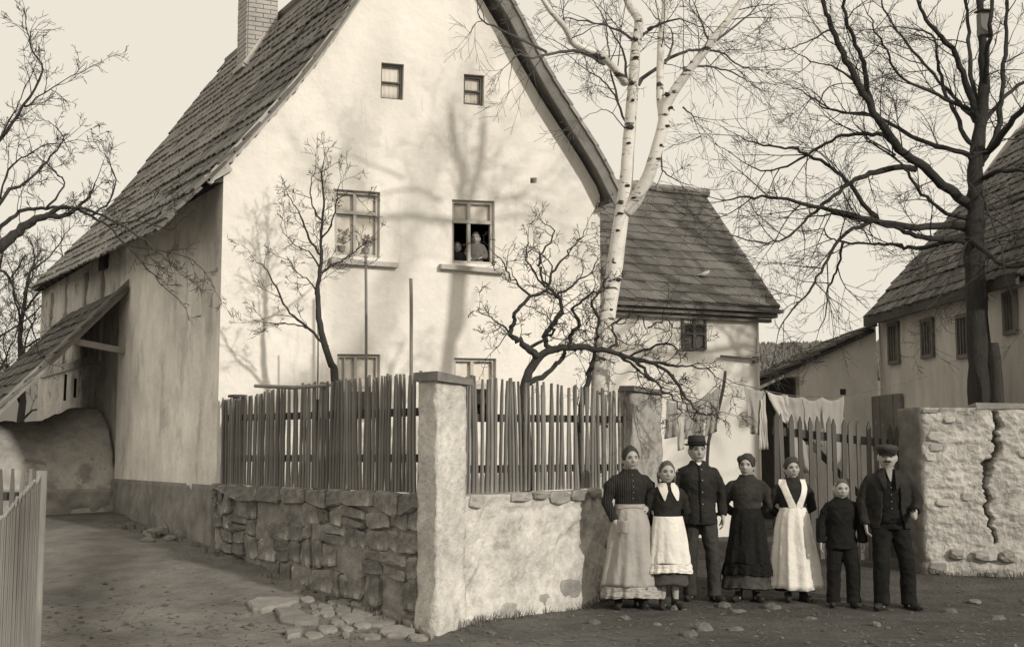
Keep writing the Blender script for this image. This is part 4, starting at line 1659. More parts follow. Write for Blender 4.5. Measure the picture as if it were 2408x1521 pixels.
while s_ < 2.0:
    for zz in (.14, .30):
        if r.random() < .25: continue
        w, h = r.uniform(.16, .34), r.uniform(.1, .16)
        me = stone_mesh(r.randint(0, 10 ** 6), w, h, r.uniform(.06, .1), 9, .2).mesh('stone', mat('pale_wall_stone', .33, .35, 7, .8, 24, rnd=.25))
        place('stone', me, rw, frame(Q0 + qx * (s_ + w / 2) + UP * (zz + .08 + r.uniform(-.03, .03)) + qn * .005, qx, UP, qn))
    s_ += r.uniform(.22, .36)
for i in range(22):
    s_, zz = r.uniform(.03, 2.0), r.uniform(.5, QZ - .15)
    if min(seg_d((s_, zz), crack[k], crack[k + 1])[0] for k in range(len(crack) - 1)) < .16: continue
    w, h = r.uniform(.12, .3), r.uniform(.07, .13)
    me = stone_mesh(r.randint(0, 10 ** 6), w, h, r.uniform(.008, .022), 8, .2).mesh('stone', mat('pale_rubble_stone', .45, .3, 7, .8, 24, rnd=.18))
    place('stone', me, rw, frame(Q0 + qx * s_ + UP * zz + qn * .012, qx, UP, qn))

# ================================================================== YARD GATE
gate = thing('picket_gate', 'tall half-open yard gate of pointed wooden pickets behind the people', 'gate', px(1960, 1300, 15.9))
G0, G1 = px(1818, 1100, 15.7), px(2112, 1100, 16.0)
G0.z = G1.z = 0
gk = []
for i in range(4):
    rr = random.Random(300 + i)
    mbv = MB(); w, t = .06, .03
    pr = [(-w / 2, 0), (w / 2, 0), (w / 2 * rr.uniform(.9, 1), .95), (rr.uniform(-.01, .01), 1.0), (-w / 2 * rr.uniform(.9, 1), .955)]
    mbv.add([V((p[0], -t / 2, p[1])) for p in pr] + [V((p[0], t / 2, p[1])) for p in pr], [(0, 1, 2, 3, 4), (9, 8, 7, 6, 5)] + [(k, (k + 1) % 5, 5 + (k + 1) % 5, 5 + k) for k in range(5)])
    gk.append(mbv.mesh('picket', M_GATE))
r = random.Random(17)
gx = (G1 - G0).normalized(); gn = V((gx.y, -gx.x, 0))
gl_ = (G1 - G0).length
tops = [(1822, 968), (1842, 972), (1862, 974), (1880, 978), (1905, 980), (1925, 978), (1945, 980), (1962, 984), (1980, 986), (2001, 987), (2018, 988), (2040, 990), (2056, 990), (2078, 994), (2092, 997), (2105, 998)]
for u, v in tops:
    p = on_plane(u, v, G0, gn)
    zb0 = gbase(p.x, p.y) + r.uniform(.05, .12)
    a = r.gauss(0, .01)
    up = (UP + gx * a).normalized()
    M = frame(V((p.x, p.y, zb0)) + gn * r.uniform(0, .01), (gx - up * gx.dot(up)).normalized(), up.cross((gx - up * gx.dot(up)).normalized()), up) @ Matrix.Diagonal((r.uniform(.85, 1.1), 1, p.z - zb0, 1))
    place('picket', r.choice(gk), gate, M)
for (a, b) in (((1818, 1012), (2112, 1045)), ((1818, 1235), (2112, 1215))):
    mb = MB(); mb.bar(on_plane(*a, G0 - gn * .045, gn), on_plane(*b, G0 - gn * .045, gn), .05, .1); mb.build('rail', M_RAIL, gate)
mb = MB(); mb.bar(on_plane(1890, 1025, G0 - gn * .1, gn), on_plane(2070, 1215, G0 - gn * .1, gn), .035, .07); mb.build('brace', M_RAIL, gate)

# ================================================================== FENCES IN THE LEFT FOREGROUND
pf = thing('plank_fence', 'pale close-boarded fence at the left edge of the alley', 'fence', px(60, 1500, 9.6))
K0 = px(88, 1300, 9.95); K1 = px(-60, 1300, 8.2)
K0.z = K1.z = 0
kd = (K1 - K0); kL = kd.length; kx = kd / kL
kn = V((kx.y, -kx.x, 0))
if kn.x < 0: kn = -kn
r = random.Random(27)
s_ = .02
i = 0
ztop0, ztop1 = px(80, 1128, 9.95).z, px(0, 1206, 9.0).z
while s_ < kL:
    w = r.uniform(.045, .062)
    q = s_ / kL
    p = K0 + kx * (s_ + w / 2)
    kq = (p - K0).length / ((px(0, 1206, 9.0) - px(88, 1206, 9.95)).length + 1e-6)
    zt = ztop0 + (ztop1 - ztop0) * kq + r.uniform(-.02, .02)
    mb = MB()
    cx_ = p + kn * r.uniform(0, .004)
    h = zt - gbase(p.x, p.y) + .02
    b0 = gbase(p.x, p.y) - .02
    ax = kx * (w / 2 - .001); ay = kn * .011
    mb.add([cx_ - ax - ay + UP * b0, cx_ + ax - ay + UP * b0, cx_ + ax + ay + UP * b0, cx_ - ax + ay + UP * b0,
            cx_ - ax - ay + UP * zt, cx_ + ax - ay + UP * (zt - .01), cx_ + ax + ay + UP * (zt - .01), cx_ - ax + ay + UP * zt,
            cx_ - ay + UP * (zt + .035), cx_ + ay + UP * (zt + .035)],
           [(3, 2, 1, 0), (0, 1, 5, 8, 4), (2, 3, 7, 9, 6), (1, 2, 6, 9, 8, 5)[:6], (3, 0, 4, 8, 9, 7)])
    mb.build('plank', M_PLANK, pf)
    s_ += w
mb = MB(); mb.box(K0 - kx * .05 + UP * (px(88, 1114, 9.95).z / 2), (.05, .07, px(88, 1114, 9.95).z + .05), (kx, kn, UP)); mb.build('post', M_PLANK, pf)
mb = MB(); mb.bar(K0 - kn * .05 + UP * .35, K1 - kn * .05 + UP * .3, .05, .09); mb.build('rail', M_RAIL, pf)

bf = thing('picket_fence', 'dark low picket fence behind the pale boards at the left edge', 'fence', px(30, 1250, 12.2))
r = random.Random(29)
b0, b1 = px(-80, 1200, 12.2), px(80, 1200, 12.2)
b0.z = b1.z = 0
zb0 = gbase(b1.x, b1.y)
hb = px(40, 1101, 12.2).z - zb0
pickets(bf, b0, b1, zb0, lambda q: hb - .02, .075, r, scale=1.1)
for k in (.35, .8):
    mb = MB(); mb.bar(b0 + UP * (zb0 + hb * k) + V((0, .05, 0)), b1 + UP * (zb0 + hb * k) + V((0, .05, 0)), .05, .08); mb.build('rail', M_RAIL, bf)

# ================================================================== PAVING, STONES, RUBBLE
pave = thing('paving', 'worn stone paving of the gutter at the foot of the corner wall', 'paving', on_ground(860, 1470))
r = random.Random(38)


def zpt(x, y):                                       # position noted on an enlargement
    return (482 + x * .2551, 1117 + y * .2551)


def slab(outline, name, parent, m, h, lab=None, tilt=0.0):
    P = [on_ground(*zpt(*q)) for q in outline]
    c = sum(P, V()) / len(P)
    n = len(P)
    mid = []
    for i in range(n):                               # break straight edges
        mid.append(P[i]); mid.append(P[i].lerp(P[(i + 1) % n], .5) + V((r.uniform(-.006, .006), r.uniform(-.008, .008), 0)))
    n = len(mid)
    mb = MB()
    for f, z in ((1.0, -.06), (1.0, h * .6), (.9, h)):
        for p in mid:
            q = c + (p - c) * f
            mb.v.append(V((q.x, q.y, gbase(q.x, q.y) + z + r.uniform(-.006, .006))))
    for j in range(2):
        for i in range(n): mb.f.append((j * n + i, j * n + (i + 1) % n, (j + 1) * n + (i + 1) % n, (j + 1) * n + i))
    mb.v.append(V((c.x, c.y, gbase(c.x, c.y) + h + .008)))
    for i in range(n): mb.f.append((2 * n + i, 2 * n + (i + 1) % n, 3 * n))
    o = mb.build(name, m, parent)
    if lab: o['label'] = lab


slab([(390, 1190), (470, 1160), (640, 1150), (870, 1150), (865, 1190), (660, 1240), (520, 1272), (440, 1262)], 'slab', pave, M_SLAB, .04, 'large flat slab at the broken edge')
slab([(640, 1245), (820, 1232), (940, 1300), (1055, 1330), (1045, 1372), (830, 1392), (700, 1365), (685, 1310)], 'slab', pave, M_SLAB, .035)
slab([(1360, 1100), (1500, 1112), (1620, 1210), (1560, 1240), (1440, 1150)], 'kerb_stone', pave, M_SLAB, .045)
slab([(1570, 1240), (1630, 1215), (1870, 1345), (1800, 1372), (1690, 1310)], 'kerb_stone', pave, M_SLAB, .045)
slab([(1820, 1372), (1880, 1362), (1945, 1402), (1900, 1428)], 'kerb_stone', pave, M_SLAB, .045)
slab([(1955, 1412), (2010, 1405), (2115, 1470), (2080, 1520), (2030, 1490)], 'kerb_stone', pave, M_SLAB, .045)
slab([(740, 1470), (830, 1430), (905, 1450), (880, 1500), (760, 1520)], 'slab', pave, M_SLAB, .045)
for (x, y, w, h) in ((1270, 1190, 140, 50), (1405, 1190, 115, 45), (1110, 1225, 130, 45), (1000, 1222, 60, 40), (1130, 1275, 120, 65), (1270, 1262, 150, 60), (1455, 1272, 200, 80), (1020, 1280, 70, 40), (1370, 1325, 205, 60), (1610, 1352, 270, 70), (1222, 1365, 120, 45),
                     (1450, 1392, 150, 50), (1130, 1430, 170, 50), (1780, 1445, 300, 80), (1300, 1480, 60, 50), (1960, 1505, 180, 45), (1520, 1500, 190, 45), (940, 1152, 120, 34), (1180, 1180, 90, 28), (1590, 1275, 60, 30), (850, 1215, 90, 24), (1310, 1425, 110, 36), (1000, 1480, 150, 44)):
    k = 7
    slab([(x + w * .60 * math.cos(2 * PI * i / k + .3) * r.uniform(.85, 1.1), y + h * .72 * math.sin(2 * PI * i / k + .3) * r.uniform(.85, 1.1)) for i in range(k)], 'cobble', pave, M_SLAB, r.uniform(.016, .024))

# the low bank of rubble along the left wall
r = random.Random(63)


def rock(c, s, seed, m):
    rr = random.Random(seed)
    mb = MB()
    sx, sy, sz = s * rr.uniform(.8, 1.3), s * rr.uniform(.7, 1.1), s * rr.uniform(.45, .75)
    mb.ball(c, (sx, sy, sz), 8, 6, lambda d, p: p * (1 + .35 * noise.noise(d * 1.6 + V((seed, 0, 0)))) + V((0, 0, 0)))
    return mb


rocks = [(305, 1240, .10, 'wide stone lying alone at the foot of the house plinth'), (360, 1258, .12, 'leftmost block of the rubble heap at the house plinth'), (385, 1250, .10, 'small block on the rubble heap at the house plinth'), (412, 1243, .13, 'tall block on top of the rubble heap at the house plinth'),
         (440, 1240, .12, 'rightmost upper block of the rubble heap at the house plinth'), (430, 1262, .11, 'lower block of the rubble heap at the house plinth'), (402, 1268, .09, 'front stone of the rubble heap at the house plinth'), (350, 1272, .07, 'low chip of stone before the rubble heap'),
         (745, 1352, .06, 'pale stone under the left wall in the shade'), (640, 1312, .09, 'long stone half sunk below the left wall'), (700, 1392, .05, 'grey stone on the shadow line beside the paving'),
         (1700, 1425, .07, 'pale stone on the path in front of the dark skirt'), (1815, 1432, .09, 'flat pale stone in front of the white apron'), (1735, 1440, .07, 'round stone below the dark skirted woman'), (1655, 1480, .07, 'broken stone on the street below the hat man'),
         (1585, 1432, .05, 'pale stone at the girl\'s boots'), (1730, 1480, .06, 'rubble stone near the bottom edge right of centre'), (1620, 1492, .07, 'wide stone at the bottom edge below the girl'), (1545, 1470, .045, 'small stone in the street below the apron hem'),
         (2235, 1440, .07, 'pale stone on the ground right of the capped man'), (2290, 1415, .06, 'pale stone at the foot of the cracked wall'), (2345, 1455, .07, 'stone near the right edge of the street'), (1905, 1455, .05, 'small pale stone in front of the boy'), (2060, 1470, .05, 'stone in the street before the capped man'),
         (1470, 1455, .045, 'small stone in front of the smiling woman'), (1395, 1465, .05, 'stone at the foot of the front wall'), (1150, 1488, .05, 'stone near the corner of the front wall')]
for i, (u, v, s, lab) in enumerate(rocks):
    p = on_ground(u, v)
    mb = rock(p + UP * s * (.18 if i < 8 else -.02), s * (1 if i < 8 else 1.15), i * 7 + 3, M_PEBBLE)
    o = mb.build('stone', M_SLAB if i < 11 else mat('street_stone', .145, .3, 12, .6, 30, rnd=.2), None)
    tag(o, lab, 'stone', 'loose stones lying on the ground')

mb = MB()
r = random.Random(64)
for i in range(900):
    u, v = r.uniform(0, 2408), 1521 - abs(r.gauss(0, 90))
    if v < 1340: continue
    p = on_ground(u, v)
    if p.y > 15: continue
    dC = p - C0
    if dC.dot(RN) < .05 and dC.dot(LN) < .05 and p.y > 11.2: continue
    s = r.choice((.005, .006, .008, .008, .010, .012, .016, .024))
    k = r.random()
    c = p + UP * (gz(p.x, p.y) - gbase(p.x, p.y) + s * .2)
    mb.ball(c, (s * r.uniform(.8, 1.4), s * r.uniform(.8, 1.2), s * r.uniform(.4, .8)), 5, 4)
pe = mb.build('gravel', mat('gravel', .10, .5, 8, .5, 40, spots=(5, .6, 1.6, (1, 1, 1))), None, kind='stuff', raw=True)
pe['label'] = 'scattered small gravel and clods on the trodden street'
pe['category'] = 'gravel'

mb = MB()
r = random.Random(65)
for i in range(900):                                 # straw, twig ends and dead leaves
    u, v = r.uniform(60, 2408), 1521 - abs(r.gauss(0, 80))
    if v < 1290: continue
    p = on_ground(u, v)
    if p.y > 16: continue
    dC = p - C0
    if dC.dot(RN) < .05 and dC.dot(LN) < .05 and p.y > 11.2: continue
    a = r.uniform(0, PI)
    L_, w_ = (r.uniform(.03, .09), .003) if r.random() < .6 else (r.uniform(.02, .04), r.uniform(.008, .014))
    d, e = V((math.cos(a), math.sin(a), r.uniform(-.1, .25))) * L_, V((-math.sin(a), math.cos(a), r.uniform(-.2, .2))) * w_
    c = V((p.x, p.y, gz(p.x, p.y) + .008))
    mb.add([c - d - e, c + d - e * .4, c + d + e * .4, c - d + e], [(0, 1, 2, 3)])
lt_ = mb.build('ground_litter', mat('dry_litter', .17, .5, 9, 0), None, kind='stuff', raw=True)
lt_['label'] = 'straw, twig ends and dead leaves strewn over the lane'
lt_['category'] = 'litter'
mb = MB()
r = random.Random(66)


def tuft(c, n, hh):
    for _ in range(n):
        b = c + V((r.gauss(0, .035), r.gauss(0, .03), 0))
        a = r.uniform(0, 2 * PI)
        tip = b + V((math.cos(a) * hh * .5, math.sin(a) * hh * .5, hh * r.uniform(.5, 1)))
        m = b.lerp(tip, .5) + UP * hh * .15
        e = V((-math.sin(a), math.cos(a), 0)) * .0035
        mb.add([b - e, b + e, m + e * .8, m - e * .8, tip], [(0, 1, 2, 3), (3, 2, 4)])


for i in range(150):
    if i % 3 == 0: p = C0 + RDIR * r.uniform(.2, 3.4) + RN * r.uniform(.03, .10)
    elif i % 3 == 1: p = C0 + LDIR * r.uniform(.3, Llen + 3) + LN * r.uniform(.07, .16)
    else: p = Q0 + qx * r.uniform(0, 2) + qn * r.uniform(.07, .18)
    if i % 3 == 1 and r.random() < .3: continue
    tuft(V((p.x, p.y, gz(p.x, p.y) - .01)), r.randint(5, 14), r.uniform(.05, .13))
dg_ = mb.build('dry_grass', mat('dry_grass_blade', .15, .4, 9, 0), None, kind='stuff', raw=True)
dg_['label'] = 'dry winter grass tufts along the foot of the walls'
dg_['category'] = 'grass'

# ================================================================== WASHING LINE
YL = 17.0
ropeA, ropeB = px(1560, 905, YL - .6), px(2110, 900, YL + .6)


def lineY(u): return YL - .6 + 1.2 * (u - 1560) / 550


rope_pts = [px(u, v, lineY(u)) for u, v in ((1562, 936), (1600, 945), (1640, 945), (1700, 893), (1725, 900), (1760, 908), (1800, 918), (1850, 928), (1890, 932), (1935, 932), (1985, 930), (2060, 915), (2180, 885))]
mb = MB(); mb.tube(catmull(rope_pts, 3), .006, 5)
tag(mb.build('washing_line', M_FRAMED), 'sagging washing line strung across the yard behind the gate', 'rope')
pole = MB(); pole.tube(catmull([px(1663, 1150, YL - .2), px(1666, 1040, YL - .2), px(1690, 960, YL - .2), px(1702, 905, YL - .2), px(1706, 872, YL - .2)], 3), [.022] * 12 + [.016], 7)
p = px(1663, 1150, YL - .2)
pole.tube([p, V((p.x - .02, p.y, gbase(p.x, p.y) - .05))], .022, 7)
tag(pole.build('clothes_prop', M_DARKWOOD), 'thin crooked pole propping up the washing line', 'pole')


def cloth(tl, tr, bl, br, m, label, cat='laundry', fold=.05, waves=4, seed=0, sag=.03):
    Yl, Yr = lineY(tl[0]), lineY(tr[0])

    def fn(a, b):
        t = (tl[0] + (tr[0] - tl[0]) * a, tl[1] + (tr[1] - tl[1]) * a)
        q = (bl[0] + (br[0] - bl[0]) * a, bl[1] + (br[1] - bl[1]) * a)
        Yy = Yl + (Yr - Yl) * a
        p0, p1 = px(t[0], t[1], Yy), px(q[0], q[1], Yy)
        p = p0.lerp(p1, b)
        p.z -= sag * math.sin(a * PI) * (1 - b)
        p.y += .55 * fold * b * math.sin(a * PI * waves + seed) + .02 * noise.noise(V((a * 5, b * 4, seed)))
        p.x += .015 * noise.noise(V((a * 3, b * 5, seed + 9)))
        return p
    mb = MB()
    mb.sheet(fn, 22, 16, (0, 1, 0), .006)
    o = mb.build('laundry', m, None, smooth=True)
    return tag(o, label, cat, 'washing hung out on the line')


cloth((1569, 938), (1593, 944), (1563, 1032), (1593, 1026), M_LAUN, 'narrow dark cloth at the left end of the line, next to the gate pillar', seed=1)
cloth((1592, 944), (1612, 946), (1594, 1060), (1610, 1056), M_LAUNW, 'narrow white towel hanging second from the left on the line', seed=2, waves=2)
cloth((1613, 946), (1666, 925), (1610, 1032), (1652, 1034), M_LAUN, 'square grey sheet above the hat of the man', seed=3)
cloth((1667, 925), (1694, 900), (1656, 1028), (1686, 1014), M_LAUN, 'grey cloth just left of the crooked pole', seed=4)
cloth((1718, 898), (1748, 906), (1722, 930), (1744, 938), M_LAUNW, 'small white rag right of the crooked pole', seed=5, waves=3)
cloth((1750, 906), (1797, 918), (1764, 1020), (1788, 1022), M_LAUN, 'long tapering grey sheet over the dark haired woman', seed=6, waves=3, fold=.08)
cloth((1788, 940), (1799, 920), (1785, 1058), (1806, 1056), M_LAUNW, 'narrow white stocking hanging beside the long grey sheet', seed=7, waves=1)
cloth((1800, 918), (1852, 928), (1836, 990), (1862, 1000), M_LAUNW, 'white cloth sagging in a bunch left above the gate', seed=8, fold=.05)
cloth((1840, 926), (1890, 932), (1868, 1110), (1908, 1112), M_LAUN, 'long thin shirt hanging behind the gate pickets', seed=9, fold=.08)
cloth((1886, 932), (1934, 932), (1900, 1040), (1934, 1050), M_LAUN, 'grey cloth with a sagging neckline over the middle of the gate', seed=10, fold=.05, sag=.06)
cloth((1930, 932), (1984, 930), (1946, 1110), (1984, 1080), mat('pale_laundry', .33, .1, 6, .3, 30), 'pale draped sheet at the right end of the line', seed=11, fold=.05, sag=.06)

# poles in the garden
for (pts, rr_, lab) in ((((860, 600), (861, 760), (863, 905)), .017, 'left of two thin bean poles in front of the white gable'), (((966, 655), (967, 760), (968, 905)), .02, 'right bean pole in front of the white gable near the corner pillar'),
                        (((747, 760), (748, 830), (748, 905)), .010, 'thin cane standing beside the slender left tree')):
    P = [px(u, v, 14.3 if u > 900 else 14.9) for u, v in pts]
    P[-1].z = 1.0
    mb = MB(); mb.tube(catmull(P, 3), rr_, 7)
    tag(mb.build('bean_pole', mat('pole_wood', .24, .3, 5, .5, 30)), lab, 'pole', 'poles stuck in the garden bed')
mb = MB(); mb.tube([px(600, 907, 13.9), px(690, 911, 13.5), px(776, 905, 13.1)], [.02, .022, .018], 7)
tag(mb.build('wooden_stick', mat('pole_wood', .24)), 'long stick lying across the top of the left pickets', 'stick')

# ================================================================== BARE TREES
class Tree:
    def __init__(s, seed):
        s.r = random.Random(seed)
        s.wood, s.twigs = MB(), MB()
        s.limbs = []

    def limb(s, pts, r0, r1, k=4, sides=9, wob=.0, fine=False):
        P = catmull(pts, k)
        if wob:
            P = [P[0]] + [p + V((s.r.gauss(0, wob), s.r.gauss(0, wob), s.r.gauss(0, wob))) for p in P[1:]]
        n = len(P)
        R = [r0 + (r1 - r0) * (i / (n - 1)) ** .8 for i in range(n)]
        (s.twigs if fine else s.wood).tube(P, R, sides, caps=True)
        s.limbs.append((P, R))
        return P

    def twig(s, p, d, L, rad, depth, wig, lift, sides=3, seg=5, ratio=.55, nchild=5, ang=(.45, 1.0), rmin=.0024):
        r = s.r
        P = [p.copy()]
        d = d.normalized()
        q = p.copy()
        for i in range(seg):
            d = (d + V((r.gauss(0, wig), r.gauss(0, wig), r.gauss(0, wig) + lift))).normalized()
            q = q + d * (L / seg)
            P.append(q.copy())
        R = [max(rmin, rad * (1 - .75 * i / seg)) for i in range(seg + 1)]
        s.twigs.tube(P, R, sides if rad < .012 else 5, caps=False)
        if depth > 0:
            n = max(1, int(round(nchild * r.uniform(.7, 1.3))))
            for i in range(n):
                t = r.uniform(.22, .98)
                j = min(int(t * seg), seg - 1)
                pp = P[j].lerp(P[j + 1], t * seg - j)
                dd = (P[j + 1] - P[j]).normalized()
                o = dd.orthogonal().normalized()
                o = (Matrix.Rotation(r.uniform(0, 2 * PI), 3, dd) @ o)
                a = r.uniform(*ang)
                nd = dd * math.cos(a) + o * math.sin(a)
                s.twig(pp, nd, L * ratio * r.uniform(.6, 1.25) * (1.15 - .5 * t), max(rmin, rad * .6 * (1 - .5 * t)), depth - 1, wig, lift, sides, max(3, seg - 1), ratio, nchild, ang, rmin)

    def sprout(s, P, R, per_m, L, rad, depth, wig, lift, t0=.25, plane=1.0, **kw):
        r = s.r
        tot = sum((P[i + 1] - P[i]).length for i in range(len(P) - 1))
        n = int(tot * per_m) + 1
        for i in range(n):
            t = t0 + (1 - t0) * (i + r.random()) / n
            f = t * (len(P) - 1)
            j = min(int(f), len(P) - 2)
            p = P[j].lerp(P[j + 1], f - j)
            dd = (P[j + 1] - P[j]).normalized()
            o = dd.orthogonal().normalized()
            o = Matrix.Rotation(r.uniform(0, 2 * PI), 3, dd) @ o
            o.y *= plane
            a = r.uniform(.5, 1.15)
            nd = (dd * math.cos(a) + o * math.sin(a)).normalized()
            rr = min(rad, R[j] * .7)
            s.twig(p, nd, L * r.uniform(.5, 1.3) * (1.2 - .5 * t), rr, depth, wig, lift, **kw)
        s.twig(P[-1], (P[-1] - P[-2]), L * .9, R[-1], depth, wig, lift, **kw)

    def done(s, name, label, base, mw, mt, group=None, knob=.010):
        for v in s.wood.v:                           # swellings and scars
            e = noise.noise_vector(v * 9) + noise.noise_vector(v * 23) * .5
            v += e * knob
        t = thing(name, label, 'tree', base, group)
        a = s.wood.build('trunk', mw, t, smooth=True)
        b = s.twigs.build('crown', mt, t)
        return t


def zm(r_, Y):                                       # notes from the three upper enlargements
    return None


# ---- the lime tree behind the right wall
LT = Tree(1)
YT = 17.6


def q3(x, y, dy=0.0): return px(1605 + .5 * x, .5 * y, YT + dy)


base = px(2308, 945, YT)
tr = [V((base.x + .02, YT, .1)), px(2306, 1000, YT), px(2304, 860, YT), px(2296, 700, YT), px(2290, 580, YT), px(2296, 480, YT), px(2292, 400, YT), px(2305, 300, YT), px(2314, 210, YT), px(2312, 120, YT), px(2305, 20, YT), px(2300, -120, YT)]
P = catmull(tr, 4)
TRK = P
n = len(P)
LT.wood.tube(P, [.185 - .148 * (i / (n - 1)) ** 1.0 + .012 * math.sin(i * 2.2) + .05 * max(0, 1 - i / 5) for i in range(n)], 14)
spec = [
    ([(1320, 940), (1220, 870), (1140, 790), (1020, 700), (950, 600), (890, 510), (840, 410), (770, 280), (720, 170), (680, 60), (650, -30)], .105, .028, -1.2),
    ([(893, 505), (862, 390), (850, 300), (800, 180), (775, 100), (750, -20)], .05, .022, -.9),
    ([(1300, 1065), (1100, 1068), (940, 1045), (750, 1000), (620, 970), (450, 935), (300, 925), (190, 945)], .085, .008, -1.6),
    ([(915, 1035), (850, 960), (790, 870), (700, 790), (600, 735), (520, 695), (430, 690), (330, 670), (260, 635)], .05, .007, -.8),
    ([(1300, 1120), (1150, 1120), (1050, 1085), (930, 1055), (830, 1030), (700, 1010), (560, 1030)], .07, .006, -1.0),
    ([(1095, 795), (960, 790), (860, 830), (780, 865), (690, 940), (600, 1020), (500, 1110), (400, 1140), (220, 1105)], .06, .006, -1.4),
    ([(1015, 705), (960, 640), (870, 630), (750, 645), (650, 690), (520, 770), (420, 800), (330, 790), (220, 710)], .05, .006, .9),
    ([(1345, 730), (1200, 690), (1080, 640), (960, 570), (860, 540), (720, 520), (640, 480), (560, 430), (490, 400)], .06, .006, 1.3),
    ([(1290, 1130), (1100, 1170), (1000, 1150), (900, 1150), (760, 1140), (700, 1120), (660, 1070)], .055, .008, .6),
    ([(880, 1045), (780, 1090), (720, 1150), (650, 1280), (590, 1370), (500, 1480), (450, 1560)], .04, .006, -1.8),
    ([(755, 1140), (730, 1250), (690, 1350), (670, 1480), (640, 1560)], .026, .005, .5),
    ([(1340, 660), (1280, 540), (1230, 420), (1200, 300), (1180, 180), (1110, 140), (960, 125)], .055, .008, .7),
    ([(1385, 560), (1330, 380), (1280, 250), (1220, 180), (1150, 90), (1100, 0)], .075, .022, -.5),
    ([(1390, 500), (1355, 300), (1342, 150), (1330, -20)], .06, .022, .8),
    ([(1425, 420), (1440, 250), (1446, 120), (1452, -20)], .06, .025, -.6),
    ([(1415, 760), (1480, 620), (1500, 480), (1510, 300), (1520, 150), (1528, -20)], .07, .025, .3),
    ([(1430, 720), (1520, 610), (1606, 500), (1720, 360)], .08, .03, -.8),
    ([(1420, 580), (1500, 470), (1606, 380), (1720, 300)], .05, .02, 1.0),
    ([(1260, 475), (1150, 430), (1010, 345), (960, 240), (900, 120), (870, 60)], .04, .007, -1.3),
    ([(1370, 560), (1300, 480), (1200, 380), (1110, 270), (1010, 150), (940, 20)], .05, .012, 1.2),
    ([(1410, 840), (1500, 805), (1606, 800), (1720, 770)], .055, .02, -1.0),
    ([(1395, 980), (1500, 970), (1606, 930), (1700, 900)], .06, .02, .8),
    ([(1360, 1140), (1430, 1190), (1500, 1240), (1606, 1250), (1700, 1230)], .06, .02, -1.4),
    ([(800, 375), (700, 310), (600, 290), (520, 235)], .022, .005, -.3),
    ([(880, 545), (720, 520), (640, 485), (710, 400), (800, 395)], .018, .006, .2),
    ([(700, 140), (600, 190), (500, 230), (380, 240)], .018, .004, .4),
    ([(1000, 730), (900, 670), (820, 600), (780, 510)], .02, .005, -.6),
    ([(1240, 1000), (1150, 930), (1080, 850), (1030, 770), (900, 680), (850, 640)], .045, .008, -.6),
    ([(1400, 880), (1440, 1000), (1480, 1120), (1520, 1290), (1550, 1400)], .03, .005, -1.5),
    ([(1340, 1130), (1290, 1250), (1220, 1380), (1150, 1460)], .022, .005, -1.3),
]
for pts, r0, r1, dy in spec:
    n = len(pts)
    Pw = [q3(x, y, dy * math.sin(PI * .5 * i / (n - 1)) * 1.1) for i, (x, y) in enumerate(pts)]
    near = min(TRK, key=lambda q: (q - Pw[0]).length)
    if (near - Pw[0]).length < .6: Pw = [near - UP * .08] + Pw
    PP = LT.limb(Pw, r0 * .8, r1, 4, 8, .010)
for P, R in list(LT.limbs):
    LT.sprout(P, R, 2.5, .95, .011, 2, .13, .03, .2, plane=.8, ratio=.58, nchild=5, rmin=.0024)
LT.done('lime_tree', 'large bare lime tree with spreading dark limbs behind the cracked wall', V((base.x, YT, .1)), M_LIME, M_TWIG)
# dead stub beside it, and a bird box
mb = MB(); s0 = px(2346, 945, 17.2)
mb.tube([V((s0.x, 17.2, .2)), px(2344, 900, 17.2), px(2340, 840, 17.2), px(2338, 806, 17.2)], [.11, .085, .075, .055], 9)
tag(mb.build('tree_stump', M_LIME, smooth=True), 'tall dead stub standing right beside the lime trunk', 'stump')
bx = px(2314, 58, YT - .42)
bb_ = thing('bird_box', 'small wooden bird box high in the bare lime tree', 'bird box', bx - UP * .2)
mb = MB(); mb.box(bx, (.15, .15, .32)); mb.build('box', M_PICKET, bb_)
mb = MB(); mb.hexa([bx + V(c) for c in ((-.1, -.13, .16), (.1, -.13, .16), (.1, .1, .19), (-.1, .1, .19), (-.1, -.13, .18), (.1, -.13, .18), (.1, .1, .21), (-.1, .1, .21))]); mb.build('lid', M_DARKWOOD, bb_)
mb = MB(); mb.bar(bx + V((0, .09, 0)), px(2314, 58, YT - .05), .05, .05); mb.build('bracket', M_DARKWOOD, bb_)

# ---- the birch
BT = Tree(2)
YB = 14.25


def q2(x, y, dy=0.0): return px(803 + .5 * x, .5 * y, YB + dy)


bb0 = px(1408, 905, YB)
stem = [V((bb0.x - .03, YB, .95)), px(1414, 850, YB), px(1428, 740, YB), px(1444, 640, YB), px(1457, 540, YB), px(1468, 470, YB), px(1474, 400, YB), px(1481, 300, YB), px(1489, 200, YB), px(1495, 110, YB), px(1502, 50, YB), px(1478, 8, YB), px(1450, -90, YB)]
P = catmull(stem, 4); n = len(P)
RR = [.108 - .068 * (i / (n - 1)) ** 1.0 for i in range(n)]
BT.wood.tube(P, RR, 14)
st2 = [px(1470, 500, YB), px(1494, 470, YB - .05), px(1522, 420, YB - .12), px(1542, 360, YB - .2), px(1560, 290, YB - .25), px(1566, 250, YB - .28), px(1605, 186, YB - .35), px(1645, 135, YB - .42), px(1682, 86, YB - .5), px(1725, 30, YB - .55), px(1770, -40, YB - .6)]
P2 = catmull(st2, 4); n = len(P2)
BT.wood.tube(P2, [.085 - .055 * (i / (n - 1)) for i in range(n)], 12)
st3 = [px(1560, 285, YB - .25), px(1552, 225, YB - .2), px(1553, 150, YB - .15), px(1556, 90, YB - .1), px(1566, 10, YB), px(1575, -90, YB)]
P3 = catmull(st3, 4)
